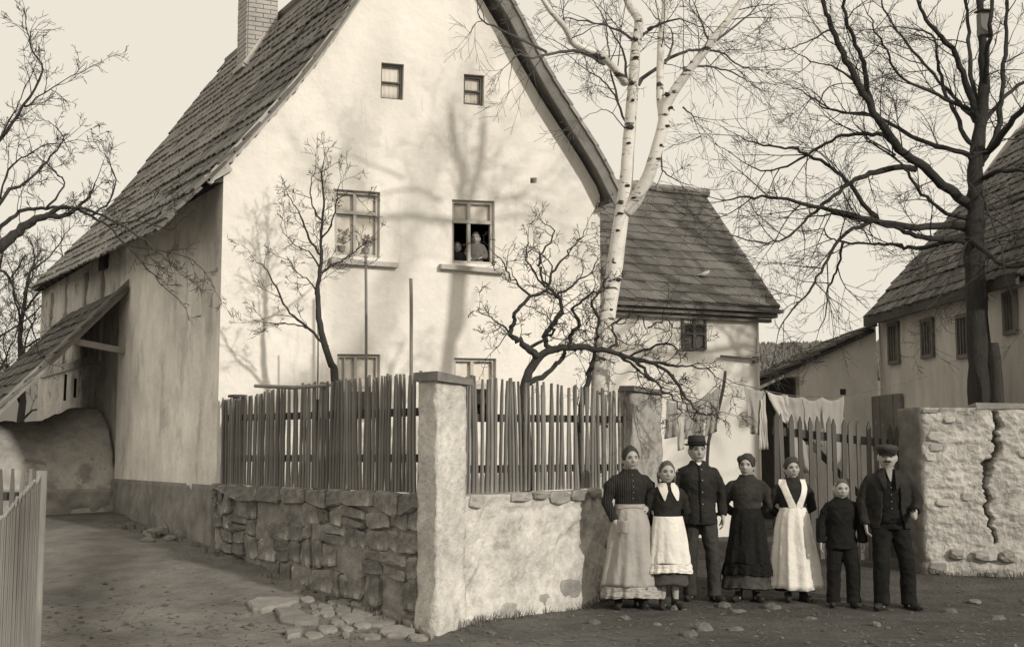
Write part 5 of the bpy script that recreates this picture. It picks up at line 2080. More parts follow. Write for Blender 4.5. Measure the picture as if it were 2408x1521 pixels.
BT.wood.tube(P3, [.052, .05, .048, .046, .045] + [.042] * (len(P3) - 5), 10)
st4 = [px(1470, 195, YB), px(1440, 155, YB - .3), px(1405, 128, YB - .5), px(1352, 105, YB - .8), px(1328, 65, YB - 1), px(1283, 10, YB - 1.2), px(1250, -60, YB - 1.3)]
P4 = catmull(st4, 4)
BT.wood.tube(P4, [.05 - .025 * i / (len(P4) - 1) for i in range(len(P4))], 9)
br = [([(1385, 200), (1320, 150), (1230, 117), (1080, 85), (1000, 100)], .02, .005, .4), ([(1240, 300), (1120, 243), (1000, 250), (900, 272), (830, 255), (800, 285)], .026, .006, -.5), ([(965, 247), (830, 180), (690, 112), (650, 82), (640, 40)], .018, .005, -.6),
      ([(1395, 400), (1520, 290), (1606, 250), (1664, 235), (1780, 245), (1870, 310), (1940, 325)], .028, .006, .5), ([(1440, 140), (1520, 105), (1606, 95), (1700, 130)], .018, .005, -.5), ([(1342, 600), (1300, 480), (1230, 380), (1150, 330), (1080, 270)], .016, .005, .6),
      ([(1505, 720), (1512, 800), (1560, 840), (1630, 870)], .014, .004, -.4), ([(1390, 190), (1440, 150), (1500, 100), (1540, 20)], .022, .008, .3), ([(1340, 390), (1330, 260), (1270, 150), (1200, 30)], .018, .006, .5), ([(1300, 480), (1270, 350), (1255, 200), (1240, 60)], .014, .005, -.3),
      ([(1610, 320), (1700, 310), (1760, 320), (1860, 350), (1920, 390), (1990, 430)], .018, .004, .6), ([(1606, 505), (1650, 545), (1670, 590)], .012, .004, .2), ([(1730, 200), (1690, 100), (1660, 20)], .016, .005, -.3), ([(1760, 190), (1860, 120), (1960, 20)], .02, .006, .4), ([(1340, 610), (1250, 520), (1150, 545)], .008, .003, -.5),
      ([(1520, 300), (1560, 200), (1545, 130)], .016, .006, .2)]
for pts, r0, r1, dy in br:
    n = len(pts)
    BT.limb([q2(x, y, dy * i / (n - 1)) for i, (x, y) in enumerate(pts)], r0, r1, 4, 6, .006, fine=True)
for P, R in list(BT.limbs):
    BT.sprout(P, R, 3.2, .75, .007, 2, .13, -.02, .15, ratio=.6, nchild=4, rmin=.0022)
for PP in (P4, P2[22:], P3[8:], ):
    BT.sprout(PP, [.02] * len(PP), 4.5, .9, .008, 2, .13, -.03, .1, ratio=.55, nchild=4, rmin=.0022)
bt = BT.done('birch_tree', 'white barked birch with forked trunk in front of the gable corner', V((bb0.x, YB, 1.0)), M_BIRCH, M_TWIGP, knob=.006)
# dark knots where branches left the trunk
r = random.Random(9)
for (u, v, w) in ((1480, 303, .075), (1491, 98, .06), (1494, 140, .05), (1560, 243, .05), (1570, 272, .05), (1474, 440, .05), (1489, 470, .04), (1458, 505, .05), (1452, 545, .05), (1444, 620, .045), (1541, 385, .045), (1523, 415, .03), (1484, 200, .045), (1452, 660, .05), (1434, 730, .05), (1477, 340, .035), (1487, 240, .04), (1562, 312, .035), (1548, 355, .035)):
    c = px(u, v, YB)
    tgt = min((P for P in (catmull(stem, 8) + catmull(st2, 8))), key=lambda q: (V((q.x, 0, q.z)) - V((c.x, 0, c.z))).length)
    rad = .085 if u < 1500 else .06
    c = V((c.x, tgt.y - rad * .86, c.z))
    mb = MB()
    mb.ball(c, (w * r.uniform(.5, .9), .022, w * r.uniform(.3, .5)), 8, 6, lambda d, p: p * (1 + .5 * noise.noise(d * 2 + c * 9)))
    mb.tube([c + V((-w * r.uniform(.8, 1.4), .03, r.uniform(-.03, .0))), c, c + V((w * r.uniform(.6, 1.2), .03, r.uniform(-.03, .01)))], [.004, .010, .004], 5)
    mb.build('bark_knot', mat('birch_knot', .05, .3, 20, .6, 30), bt)

# ---- gnarled fruit tree in front of the gable's right half
GT = Tree(3)
YG = 13.9


def q5(x, y, dy=0.0): return px(803 + .5 * x, 761 + .5 * y, YG + dy)


g0_ = px(1236, 1000, YG)
trunk = [V((g0_.x, YG, .95)), q5(862, 480), q5(856, 380), q5(868, 270), q5(925, 165), q5(1000, 122), q5(1100, 114), q5(1230, 125), q5(1330, 152), q5(1450, 182), q5(1540, 230), q5(1610, 330), q5(1680, 420)]
P = GT.limb(trunk, .072, .010, 5, 9, .006)
limbs = [([(925, 165), (900, 132), (850, 92), (806, 62), (808, 0), (830, -60), (900, -130), (960, -160), (985, -240)], .045, .012, -.2), ([(880, 280), (960, 230), (1030, 175), (1050, 130)], .035, .02, .2),
         ([(985, 125), (960, 60), (1000, -10), (1040, -70), (1010, -130), (960, -180), (930, -260), (950, -340), (1000, -430)], .034, .008, .3), ([(1060, 118), (1080, 50), (1120, 10), (1090, -60), (1150, -130), (1220, -140)], .028, .008, -.4),
         ([(1250, 128), (1300, 80), (1270, 20), (1330, -30), (1400, -40), (1440, 20)], .02, .006, .3), ([(1380, 165), (1420, 210), (1500, 300), (1560, 350), (1600, 420)], .024, .006, -.3),
         ([(1450, 180), (1520, 190), (1600, 200), (1700, 210), (1780, 260)], .022, .005, .4), ([(1300, 145), (1380, 200), (1440, 260), (1500, 270), (1620, 290)], .018, .005, .1),
         ([(1350, 155), (1430, 120), (1520, 90), (1600, 130), (1680, 120)], .016, .005, -.2), ([(806, 62), (760, 20), (700, -30), (640, -60)], .016, .004, .3), ([(900, -130), (830, -180), (780, -250), (720, -330)], .018, .004, -.3),
         ([(985, -240), (1050, -310), (1100, -380), (1150, -440)], .016, .004, .2), ([(1010, -130), (1100, -190), (1180, -250), (1230, -340)], .016, .004, .3), ([(960, -170), (900, -260), (870, -340), (880, -430)], .014, .004, -.2),
         ([(880, 130), (960, 60), (1000, 40), (985, 0), (1030, -60)], .02, .008, -.3), ([(1560, 240), (1600, 330), (1640, 420), (1760, 430)], .012, .004, .2), ([(1440, 20), (1520, -20), (1560, 20), (1640, 10)], .012, .004, .3)]
for pts, r0, r1, dy in limbs:
    n = len(pts)
    GT.limb([q5(x, y, dy * i / (n - 1)) for i, (x, y) in enumerate(pts)], r0, r1, 4, 7, .012)
stemB = GT.limb([V((q5(1110, 600).x, YG + .3, .95)), q5(1118, 480, .3), q5(1148, 300, .3), q5(1180, 180, .3), q5(1208, 60, .3), q5(1212, -20, .3), q5(1180, -100, .3), q5(1230, -180, .3)], .042, .01, 5, 8, .008)
for i, (P, R) in enumerate(list(GT.limbs)):
    GT.sprout(P, R, 5.0 if i else 3.6, .46, .0075, 2, .34, .03, .35 if i == 0 else .15, ratio=.55, nchild=4, ang=(.5, 1.25), rmin=.0026)
GT.done('fruit_tree', 'gnarled bare fruit tree leaning right over the front fence', V((g0_.x, YG, .97)), M_BARK, M_TWIG)

# ---- slender tree in front of the gable's left half
ST_ = Tree(4)
YS2 = 14.6
sx = px(790, 905, YS2)
sp = lambda u, v, dy=0.0: px(u, v, YS2 + dy)
ST_.limb([V((sx.x + .03, YS2, .97)), sp(788, 900), sp(776, 850), sp(756, 780), sp(748, 720), sp(746, 680), sp(752, 640), sp(756, 590), sp(756, 530), sp(762, 470), sp(756, 420), sp(760, 385)], .05, .006, 4, 8, .004)
for pts, r0, r1, dy in (([(750, 645), (785, 622), (815, 606), (840, 585), (870, 560)], .016, .004, .3), ([(770, 815), (725, 770), (680, 735), (655, 690), (630, 640), (600, 610)], .022, .004, -.3), ([(725, 770), (690, 762), (640, 760), (600, 755)], .01, .004, .2),
                        ([(754, 600), (725, 560), (715, 520), (690, 480), (675, 455)], .016, .004, .3), ([(756, 560), (780, 520), (790, 470), (800, 430)], .014, .004, -.3), ([(757, 520), (735, 480), (730, 430), (745, 395)], .012, .004, -.2), ([(748, 700), (725, 660), (700, 640), (680, 610)], .012, .004, .3), ([(752, 640), (735, 600), (700, 580), (665, 545)], .012, .004, .2), ([(790, 470), (830, 450), (850, 480)], .008, .003, .1)):
    n = len(pts)
    ST_.limb([sp(u, v, dy * i / (n - 1)) for i, (u, v) in enumerate(pts)], r0, r1, 4, 6, .008)
for i, (P, R) in enumerate(list(ST_.limbs)):
    ST_.sprout(P, R, 5.0 if i else 3.6, .38, .0055, 2, .22, .05, .45 if i == 0 else .15, ratio=.55, nchild=4, ang=(.4, .95), rmin=.0022)
ST_.done('slender_tree', 'slender bare young tree before the upper left window of the gable', V((sx.x + .03, YS2, .97)), M_BARK, M_TWIG)

# ---- arching tree at the left edge, trunk just out of the frame
AT = Tree(5)
YA = 13.4
ap = lambda u, v, dy=0.0: px(u, v, YA + dy)
rt = ap(-260, 900)
AT.limb([V((rt.x, YA, gbase(rt.x, YA) - .05)), ap(-250, 1000), ap(-210, 820), ap(-140, 690), ap(-60, 620), ap(0, 580), ap(55, 535), ap(105, 508), ap(150, 508), ap(200, 470), ap(225, 430)], .13, .006, 5, 9, .006)
for pts, r0, r1, dy in (([(-60, 620), (0, 532), (50, 500), (110, 488), (170, 490), (215, 508), (250, 530), (300, 575), (345, 630), (405, 692)], .03, .006, .6), ([(105, 508), (150, 487), (200, 492), (260, 515), (330, 560), (380, 600), (420, 640)], .026, .005, -.4), ([(-100, 650), (0, 470), (60, 430), (110, 380), (150, 330), (130, 300)], .028, .005, .5),
                        ([(-140, 690), (-60, 420), (0, 330), (55, 250), (100, 170), (75, 110), (60, 60)], .03, .005, -.6), ([(55, 250), (100, 225), (150, 190), (230, 150)], .012, .003, .3), ([(0, 470), (20, 400), (60, 370), (110, 340), (180, 330)], .014, .004, -.4), ([(-60, 620), (10, 640), (40, 700), (70, 760), (90, 830)], .02, .005, .8),
                        ([(215, 508), (260, 470), (270, 410), (240, 360)], .014, .004, .2), ([(60, 600), (30, 650), (0, 660)], .012, .004, .3), ([(110, 488), (150, 440), (130, 400), (90, 370)], .014, .004, .2), ([(260, 530), (330, 520), (400, 540), (440, 500)], .012, .003, -.3), ([(300, 575), (380, 590), (450, 610), (500, 660)], .012, .003, .2), ([(-60, 420), (20, 290), (50, 230), (90, 140)], .014, .004, .4)):
    n = len(pts)
    AT.limb([ap(u, v, dy * i / (n - 1)) for i, (u, v) in enumerate(pts)], r0, r1, 4, 6, .008)
for i, (P, R) in enumerate(list(AT.limbs)):
    AT.sprout(P, R, 4.2 if i else 2.0, .42, .006, 2, .2, .02, .55 if i == 0 else .2, ratio=.55, nchild=4, rmin=.0024)
AT.done('arching_tree', 'bare tree at the left edge arching its branches towards the house', V((rt.x, YA, gbase(rt.x, YA))), M_BARK, M_TWIG)

# ---- thin trees behind the alley, far left
for k, (u0, Yk, ht, lab) in enumerate(((48, 27, 4.6, 'thin bare tree far back at the left edge behind the lean-to'), (-20, 29, 5.2, 'second thin bare tree at the far left edge'))):
    XT = Tree(20 + k)
    b = px(u0, 900, Yk); gb_ = gbase(b.x, b.y)
    P = XT.limb([V((b.x, b.y, gb_)), V((b.x + .05, b.y, gb_ + 1.8)), V((b.x - .05, b.y, gb_ + 3.2)), V((b.x + .1, b.y, gb_ + ht))], .11, .03, 5, 7, .01)
    for i in range(9):
        z = gb_ + 1.4 + i * (ht - 1.5) / 8
        a = XT.r.uniform(0, 6.28)
        d = V((math.cos(a), math.sin(a), .7))
        XT.limb([V((b.x, b.y, z)), V((b.x, b.y, z)) + d * .7, V((b.x, b.y, z)) + d * 1.3 + UP * .3], .03, .01, 4, 5, .02)
    for i, (P, R) in enumerate(list(XT.limbs)): XT.sprout(P, R, 4, .8, .009, 2, .2, .04, .4 if i == 0 else .2, nchild=4, rmin=.004)
    XT.done('thin_tree', lab, V((b.x, b.y, gb_)), M_BARK, M_TWIGP, 'thin trees behind the alley')

# ---- forked tree standing out of the frame to the right, whose shadow falls on the gable
SH = Tree(6)
DS = 15.0


def sp_(u, v):
    s_, z_ = fac(u, v)
    return fpt(s_, z_) + SUN * DS


f0 = sp_(858, 850)
gr_ = gbase(f0.x, f0.y)
SP = V((-SUN_H.y, SUN_H.x, 0)) * -5.0                 # bole set aside so its shade misses the people; one limb reaches out
b0_ = V((f0.x + SP.x, f0.y + SP.y, gbase(f0.x + SP.x, f0.y + SP.y)))
SH.limb([b0_, b0_ + UP * 2.4, b0_ + UP * 4.6 - SP * .05, b0_ + UP * 6.0 - SP * .3, b0_.lerp(f0, .72) + UP * 1.7, f0], .30, .15, 5, 10)
f0b = b0_
SH.limb([f0, sp_(880, 790), sp_(920, 670), sp_(958, 560), sp_(985, 460), sp_(1003, 385), sp_(1050, 310), sp_(1088, 255), sp_(1120, 160), sp_(1150, 60), sp_(1180, -60)], .115, .025, 4, 8)
SH.limb([f0, sp_(825, 800), sp_(813, 700), sp_(818, 600), sp_(832, 480), sp_(850, 350), sp_(865, 250), sp_(880, 120)], .09, .025, 4, 8)
for pts, r0 in (([(1003, 385), (985, 330), (950, 280), (920, 200), (900, 100)], .04), ([(850, 350), (815, 290), (790, 220), (760, 140)], .05), ([(985, 460), (1040, 430), (1070, 390), (1130, 380), (1200, 330)], .022), ([(940, 600), (1000, 570), (1060, 580), (1120, 640)], .018), ([(1050, 310), (1030, 200), (1050, 100)], .025), ([(1088, 255), (1160, 270), (1230, 260), (1280, 210)], .02), ([(865, 250), (900, 200), (910, 120)], .035)):
    SH.limb([sp_(*q) + SUN * SH.r.uniform(-.6, .6) * (i > 0) for i, q in enumerate(pts)], r0, .012, 4, 6)
for i, (P, R) in enumerate(list(SH.limbs)[1:]): SH.sprout(P, R, .6, .8, .008, 0, .18, .04, .3, nchild=4, rmin=.004)
SH.done('forked_tree', 'forked bare tree standing right of the picture, its shadow on the gable', f0b, M_BARK, M_TWIG)

# ================================================================== PEOPLE
def head_mesh(mb, c, s, chin=1.0, fx=1.0, fz=1.0, nose=1.0):
    """head looking along -y; c = centre, s = scale (1 = adult, 0.225 m tall)"""
    def fn(d, p):
        x, y, z = d.x, d.y, d.z
        q = V((.076 * x, .094 * y, .113 * z))
        if z < 0:                                    # narrow jaw, chin forward
            q.x *= 1 - .21 * (-z) ** 1.7
            q.y *= 1 - .16 * (-z) ** 1.4
            if y < 0: q.y -= .012 * (-z) ** 2 * chin
        else:
            q.y *= 1 + .05 * z
            if y > 0: q.y *= 1 + .08 * (1 - z)
        if y < 0:
            f = max(0, -y)
            q.y += .015 * f * math.exp(-((abs(x) - .40) / .19) ** 2 - ((z - .06) / .14) ** 2)          # eye sockets
            q.y -= .009 * f * math.exp(-((z - .22) / .10) ** 2) * math.exp(-(x / .6) ** 4)              # brow
            nz = smooth(.16, -.20, z) * smooth(-.36, -.24, z)
            q.y -= .026 * nose * f * nz * math.exp(-(x / .15) ** 2)                                            # nose
            q.y -= .007 * f * math.exp(-((z + .50) / .09) ** 2 - (x / .34) ** 2)                        # mouth
            q.y += .006 * f * math.exp(-((z + .67) / .06) ** 2 - (x / .3) ** 2)
            q.y -= .009 * f * math.exp(-((z + .86) / .13) ** 2 - (x / .3) ** 2)                         # chin
            q.y -= .006 * f * math.exp(-((abs(x) - .5) / .2) ** 2 - ((z + .2) / .2) ** 2)               # cheeks
        q.x *= fx
        if z < .1: q.z = .0113 + (q.z - .0113) * fz
        return q * s
    mb.ball(c, 1, 44, 34, fn)
    for sg in (-1, 1):                               # ears
        mb.ball(V(c) + V((sg * .077 * fx, .012, -.008)) * s, V((.010, .019, .031)) * s, 8, 8)


def hair_mesh(mb, c, s, vol=1.07, top=.50, ax=.90, low=-.45, man=False):
    """closed shell over the skull; sinks below the skin inside the oval of the face and at the neck"""
    def fn(d, p):
        x, y, z = d.x, d.y, d.z
        q = V((.076 * x, .094 * y, .113 * z))
        q.y *= 1.05
        cz = -.30
        az = top - cz
        e = math.sqrt((x / ax) ** 2 + ((z - cz) / az) ** 2)
        face = smooth(1.10, .94, e) * smooth(.12, -.05, y)
        if z < cz: face = max(face, smooth(.10, -.10, y))
        neck = smooth(low, low - .22, z)
        k = max(face, neck)
        side = .05 if man else -.10
        k = max(k, smooth(side + .08, side - .10, z) * smooth(.42, .18, y))
        g = vol * (1 + .035 * noise.noise(d * 3.5 + V((s * 40, 0, 0))) + .018 * math.sin(math.atan2(x, z + .3) * 26 + 3 * y)) * (1 - k) + .84 * k
        return q * g * s
    mb.ball(c, 1, 44, 34, fn)


def hand_mesh(mb, wrist, d, palm, side, s=1.0, curl=.5, spread=.05):
    """five fingers; d = direction of the hand, palm = palm normal, side = +1/-1 where the thumb is"""
    d = V(d).normalized()
    palm = V(palm); palm = (palm - d * palm.dot(d)).normalized()
    lat = d.cross(palm) * side
    w = V(wrist)
    P = [w - d * .02 * s, w + d * .02 * s, w + d * .055 * s, w + d * .088 * s]
    b = len(mb.v)
    for p, hw, ht in zip(P, (.026, .032, .040, .038), (.02, .018, .016, .012)):
        for k in range(10):
            a = 2 * PI * k / 10
            mb.v.append(p + lat * math.cos(a) * hw * s + palm * math.sin(a) * ht * s)
    for i in range(3):
        for k in range(10): mb.f.append((b + i * 10 + k, b + i * 10 + (k + 1) % 10, b + (i + 1) * 10 + (k + 1) % 10, b + (i + 1) * 10 + k))
    mb.f += [tuple(b + k for k in range(9, -1, -1)), tuple(b + 30 + k for k in range(10))]
    for i, (o, L) in enumerate(((.030, .068), (.010, .078), (-.010, .072), (-.029, .056))):
        q = w + d * .08 * s + lat * o * s
        dd = (d + lat * (o * spread * 20)).normalized()
        pts = [q]
        for j in range(3):
            a = curl * (j + .6) * .75
            v_ = dd * math.cos(a) + palm * math.sin(a)
            q = q + v_ * L * s * (.42, .33, .25)[j]
            pts.append(q)
        mb.tube(pts, [.0098 * s, .009 * s, .0082 * s, .0065 * s], 8)
    q = w + d * .02 * s + lat * .028 * s
    mb.tube([q, q + (d * .6 + lat * .7 + palm * .2).normalized() * .034 * s, q + (d * .9 + lat * .42 + palm * .35).normalized() * .062 * s, q + (d * 1.0 + lat * .25 + palm * .5).normalized() * .082 * s], [.013 * s, .0115 * s, .0105 * s, .008 * s], 8)


def sec_at(secs, z):
    for i in range(len(secs) - 1):
        a, b = secs[i], secs[i + 1]
        if (a[0] - z) * (b[0] - z) <= 0 and a[0] != b[0]:
            t = (z - a[0]) / (b[0] - a[0])
            return [a[k] + (b[k] - a[k]) * t for k in range(5)]
    return list(secs[0] if abs(z - secs[0][0]) < abs(z - secs[-1][0]) else secs[-1])


def front_y(secs, x, z, o):
    q = sec_at(secs, z)
    t = max(-.98, min(.98, (x - q[1]) / (q[3] + o)))
    return q[2] - (q[4] + o) * math.sqrt(1 - t * t)


class Person:
    """built in a local frame: facing -y, x to the picture's right, feet at z = 0, then turned and set down"""

    def __init__(s, label, foot, H, yaw=0.0, child=False, group='people lined up before the gate', lean=(0, 0)):
        s.H = H
        s.k = H / 1.65
        s.hs = s.k * (1.11 if not child else 1.25)
        s.foot = V(foot)
        s.M = Matrix.Translation(s.foot) @ Matrix.Rotation(yaw, 4, 'Z') @ Matrix(((1, 0, lean[0], 0), (0, 1, lean[1], 0), (0, 0, 1, 0), (0, 0, 0, 1)))
        s.body = MB()
        s.label, s.group = label, group
        s.root = None
        s.hc = V((0, -.015 * s.k, 1.65 * s.k - .113 * s.hs))
        s.turn = 0.0

    def L(s, *p): return V(p) * s.k

    def core(s, waist=.125, chest=.15, hip=.16, shoulder=.185, depth=.10, legs=.085, stance=.10, belly=0.0):
        k = s.k
        s.secs = [(.80 * k, 0, 0, hip * k, .125 * k), (.92 * k, 0, 0, hip * k, .125 * k), (1.02 * k, 0, -.005 * k, waist * k, (.098 + belly) * k), (1.12 * k, 0, -.01 * k, (waist + .012) * k, (.108 + belly * .7) * k),
                  (1.22 * k, 0, -.012 * k, chest * k, .118 * k), (1.29 * k, 0, -.005 * k, (chest + .008) * k, .108 * k), (1.335 * k, 0, .004 * k, shoulder * .74 * k, .088 * k), (1.368 * k, 0, .008 * k, shoulder * .50 * k, .072 * k), (1.395 * k, 0, .008 * k, .066 * k, .062 * k), (1.42 * k, 0, .004 * k, .058 * k, .058 * k)]
        s.body.loft([(z, x, y, rx * .93, ry * .92) for z, x, y, rx, ry in s.secs], 28)
        s.body.tube([s.L(0, .012, 1.37), s.L(0, .0, 1.43), V((s.hc.x, s.hc.y + .012, s.hc.z - .05 * s.hs))], [.058 * k, .05 * k, .052 * k], 14)
        s.shoulder, s.stance = shoulder, stance
        if not hasattr(s, 'feet'): s.feet = {-1: (-stance, 0.0), 1: (stance, 0.0)}
        for sg in (-1, 1):
            x, fy = s.feet[sg]
            s.body.tube([s.L(sg * .085, 0, .86), s.L(x * .95, -.018 + fy * .7, .46), s.L(x, .018 + fy, .09)], [.085 * k, .056 * k, .038 * k], 12)
            s.body.tube([s.L(x, .03 + fy, .05), s.L(x, -.05 + fy, .04)], [.026 * k, .024 * k], 10)

    def head(s, tx=0.0, tilt=0.0, chin=1.0, fx=1.0, fz=1.0, nose=1.0, smile=0.0):
        s.smile, s.fz = smile, fz
        mb = MB()
        head_mesh(mb, V((0, 0, 0)), s.hs, chin, fx, fz, nose)
        s.HM = Matrix.Translation(s.hc) @ Matrix.Rotation(tx, 4, 'Z') @ Matrix.Rotation(tilt, 4, 'Y')
        mb.xf(s.HM)
        s.body.add(mb.v, mb.f)

    def arm(s, sg, elbow, wrist, hand=True, hd=None, palm=None, curl=.6, r=(.05, .042, .03)):
        k = s.k
        sh = s.L(sg * s.shoulder * .86, .008, 1.295)
        e, w = s.L(*elbow), s.L(*wrist)
        s.body.tube([s.L(sg * s.shoulder * .45, .005, 1.315), sh, e, w], [.05 * k, r[0] * k, r[1] * k, r[2] * k * .9], 12)
        if hand:
            d = V(hd) if hd else (w - e)
            hand_mesh(s.body, w, d, palm or (-sg, 0, 0), sg if hd is None else sg, k * .95, curl)
        return [sh, e, w]

    def finish(s, skin=M_SKIN):
        s.body.xf(s.M)
        o = s.body.remesh('person', skin, None, .0068, 1)
        c = s.foot
        o.data.transform(Matrix.Translation(-c))
        o.location = c
        tag(o, s.label, 'person', s.group)
        s.root = o
        # eyes, brows, mouth
        for name, m, fn in (('eye', M_EYE, s.eye), ):
            for sg in (-1, 1): fn(sg)
        hs = s.hs
        for sg in (-1, 1):
            mb = MB()
            mb.tube([V((sg * .012, -.0985, .022)) * hs, V((sg * .030, -.0955, .028)) * hs, V((sg * .048, -.083, .020)) * hs], [.0026 * hs, .0034 * hs, .002 * hs], 6)
            mb.xf(s.M @ s.HM).build('eyebrow', s.browm, o)
        mb = MB()
        sm, dz = s.smile * .010, -.056 * (s.fz - 1)
        mb.tube([V((-.026 - sm * .5, -.086 + sm * .3, -.0585 + sm + dz)) * hs, V((-.008, -.0975, -.057 - sm * .3 + dz)) * hs, V((.008, -.0975, -.057 - sm * .3 + dz)) * hs, V((.026 + sm * .5, -.086 + sm * .3, -.0585 + sm + dz)) * hs], [.0022 * hs, .0036 * hs, .0036 * hs, .0022 * hs], 6)
        mb.xf(s.M @ s.HM).build('mouth', M_LIP, o)
        return o

    browm = M_HAIRM

    def eye(s, sg):
        hs = s.hs
        mb = MB(); mb.ball(V((sg * .031, -.0790, .006)) * hs, V((.0145, .0065, .0055)) * hs, 10, 8)
        mb.xf(s.M @ s.HM).build('eye', M_EYE, s.root)

    def hair(s, m, **kw):
        mb = MB(); hair_mesh(mb, V((0, 0, 0)), s.hs, **kw)
        s.hairv = mb
        return mb

    def add(s, name, mb, m, vox=None, sm=2, head=False, smooth=True, wr=0.0):
        mb.xf(s.M @ s.HM if head else s.M)
        if vox: return mb.remesh(name, m, s.root, vox, sm, wr)
        return mb.build(name, m, s.root, smooth=smooth)

    def garment(s, name, m, arms, z0=.98, grow=.014, r=(.062, .052, .042), puff=0.0, hem=None, vox=.0115, stop=1.0, collar=True):
        k = s.k
        mb = MB()
        secs = [(z, x, y, rx + grow * k, ry + grow * k) for z, x, y, rx, ry in s.secs if z >= z0 * k - 1e-6]
        if hem:                                       # extra sections below (z, rx, ry)
            secs = [(z * k, x_ * k, y_ * k, rx * k, ry * k) for z, x_, y_, rx, ry in hem] + secs
        if not collar: secs = secs[:-1]
        mb.loft(secs, 32, lambda a, q: 1 + .018 * math.sin(a * 9 + q * 3) * (1 - q))
        for sg, (sh, e, w) in arms:
            w2 = e.lerp(w, stop)
            mb.tube([s.L(sg * s.shoulder * .42, .005, 1.315), sh - V((sg * .012 * k, 0, .004)), sh.lerp(e, .3) + V((sg * puff * k, 0, 0)), sh.lerp(e, .7), e, e.lerp(w2, .5), w2], [.058 * k, r[0] * .98 * k + puff * .6 * k, r[0] * k + puff * .8 * k, r[0] * .93 * k, r[1] * k, (r[1] + r[2]) / 2 * k, r[2] * k], 14)
        return s.add(name, mb, m, vox, wr=.0075)

    def skirt(s, name, m, secs, folds=9, amp=.07, seed=0, arc=None, thick=.012, lift=0.0, n=96, flare=1.0):
        """secs: (z, rx, ry, cx, cy) from the waist down"""
        k = s.k
        m_ = len(secs)
        rows = 26

        def at(q):
            f = q * (m_ - 1); i = min(int(f), m_ - 2); t = f - i
            return [secs[i][j] + (secs[i + 1][j] - secs[i][j]) * t for j in range(5)]

        def fold(a, q):
            w = 2.1 * amp * (.30 + .70 * q) * min(1, q * 6)
            sf = lambda t: 1 - 2 * abs(math.sin(t / 2)) ** .75
            return 1 + w * (.55 * sf(folds * a + seed + 1.2 * math.sin(2 * a + seed)) + .3 * math.sin(folds * 1.7 * a + 2 * seed + q * 1.5) + .5 * noise.noise(V((math.cos(a) * 2.5, math.sin(a) * 2.5, q * 3 + seed))) + .35 * noise.noise(V((math.cos(a) * 7, math.sin(a) * 7, q * 6 + seed))))

        def pt(a, q, o):
            z, rx, ry, cx, cy = at(q)
            f = fold(a, q)
            z += (.010 * math.sin(3 * a + seed) + .008 * noise.noise(V((a * 3, 1, seed)))) * q
            return V((cx + (rx + o) * f * math.cos(a), cy + (ry + o) * f * math.sin(a), z)) * k
        mb = MB()
        if arc is None:
            b = 0
            for j in range(rows + 1):
                for i in range(n): mb.v.append(pt(2 * PI * i / n, j / rows, lift))
            for j in range(rows):
                for i in range(n): mb.f.append((j * n + i, j * n + (i + 1) % n, (j + 1) * n + (i + 1) % n, (j + 1) * n + i))
            b = len(mb.v)
            for i in range(n): mb.v.append(pt(2 * PI * i / n, 1, lift - .02) + V((0, 0, .015 * k)))
            for i in range(n): mb.f.append((rows * n + i, rows * n + (i + 1) % n, b + (i + 1) % n, b + i))
            mb.f.append(tuple(b + i for i in range(n)))
            mb.f.append(tuple(i for i in range(n)))
        else:
            a0, a1 = arc
            nu = 48
            o = MB()
            mb.grid(lambda u, v: pt(a0 + (a1 - a0) * u, v, lift), nu, rows)
            B0 = len(mb.v)
            mb.grid(lambda u, v: pt(a0 + (a1 - a0) * (1 - u), v, lift - thick), nu, rows)
            w = nu + 1
            Aq = lambda i, j: j * w + i
            Bq_ = lambda i, j: B0 + j * w + nu - i
            for i in range(nu):
                mb.f.append((Aq(i + 1, 0), Aq(i, 0), Bq_(i, 0), Bq_(i + 1, 0))); mb.f.append((Aq(i, rows), Aq(i + 1, rows), Bq_(i + 1, rows), Bq_(i, rows)))
            for j in range(rows):
                mb.f.append((Aq(0, j), Aq(0, j + 1), Bq_(0, j + 1), Bq_(0, j))); mb.f.append((Aq(nu, j + 1), Aq(nu, j), Bq_(nu, j), Bq_(nu, j + 1)))
        return s.add(name, mb, m)

    def shoes(s, m=M_SHOE, stance=None, turn=.22, high=.16, size=1.0):
        k = s.k
        st = stance or s.stance
        for sg in (-1, 1):
            mb = MB()
            mb.ball(s.L(0, -.115, .034), V((.041, .085, .034)) * k * size, 14, 10, lambda d, p: V((p.x, p.y, max(p.z, -.033 * k))))
            mb.ball(s.L(0, .01, .044), V((.036, .068, .042)) * k * size, 14, 10, lambda d, p: V((p.x, p.y, max(p.z, -.046 * k))))
            mb.tube([s.L(0, .012, .05), s.L(0, .012, high * .6), s.L(0, .012, high)], [.042 * k, .045 * k, (.047 + .06 * max(0, high - .16)) * k], 12)
            mb.tube([s.L(0, .0, .07), s.L(0, -.07, .055)], [.04 * k, .034 * k], 10)
            mb.box(s.L(0, -.055, .010), (.066 * k, .24 * k, .02 * k))
            fx_, fy_ = s.feet[sg] if stance is None else (sg * st, 0)
            mb.xf(Matrix.Translation(s.L(fx_, .01 + fy_, 0)) @ Matrix.Rotation(sg * turn, 4, 'Z'))
            s.add('shoe', mb, m, .009, 1)

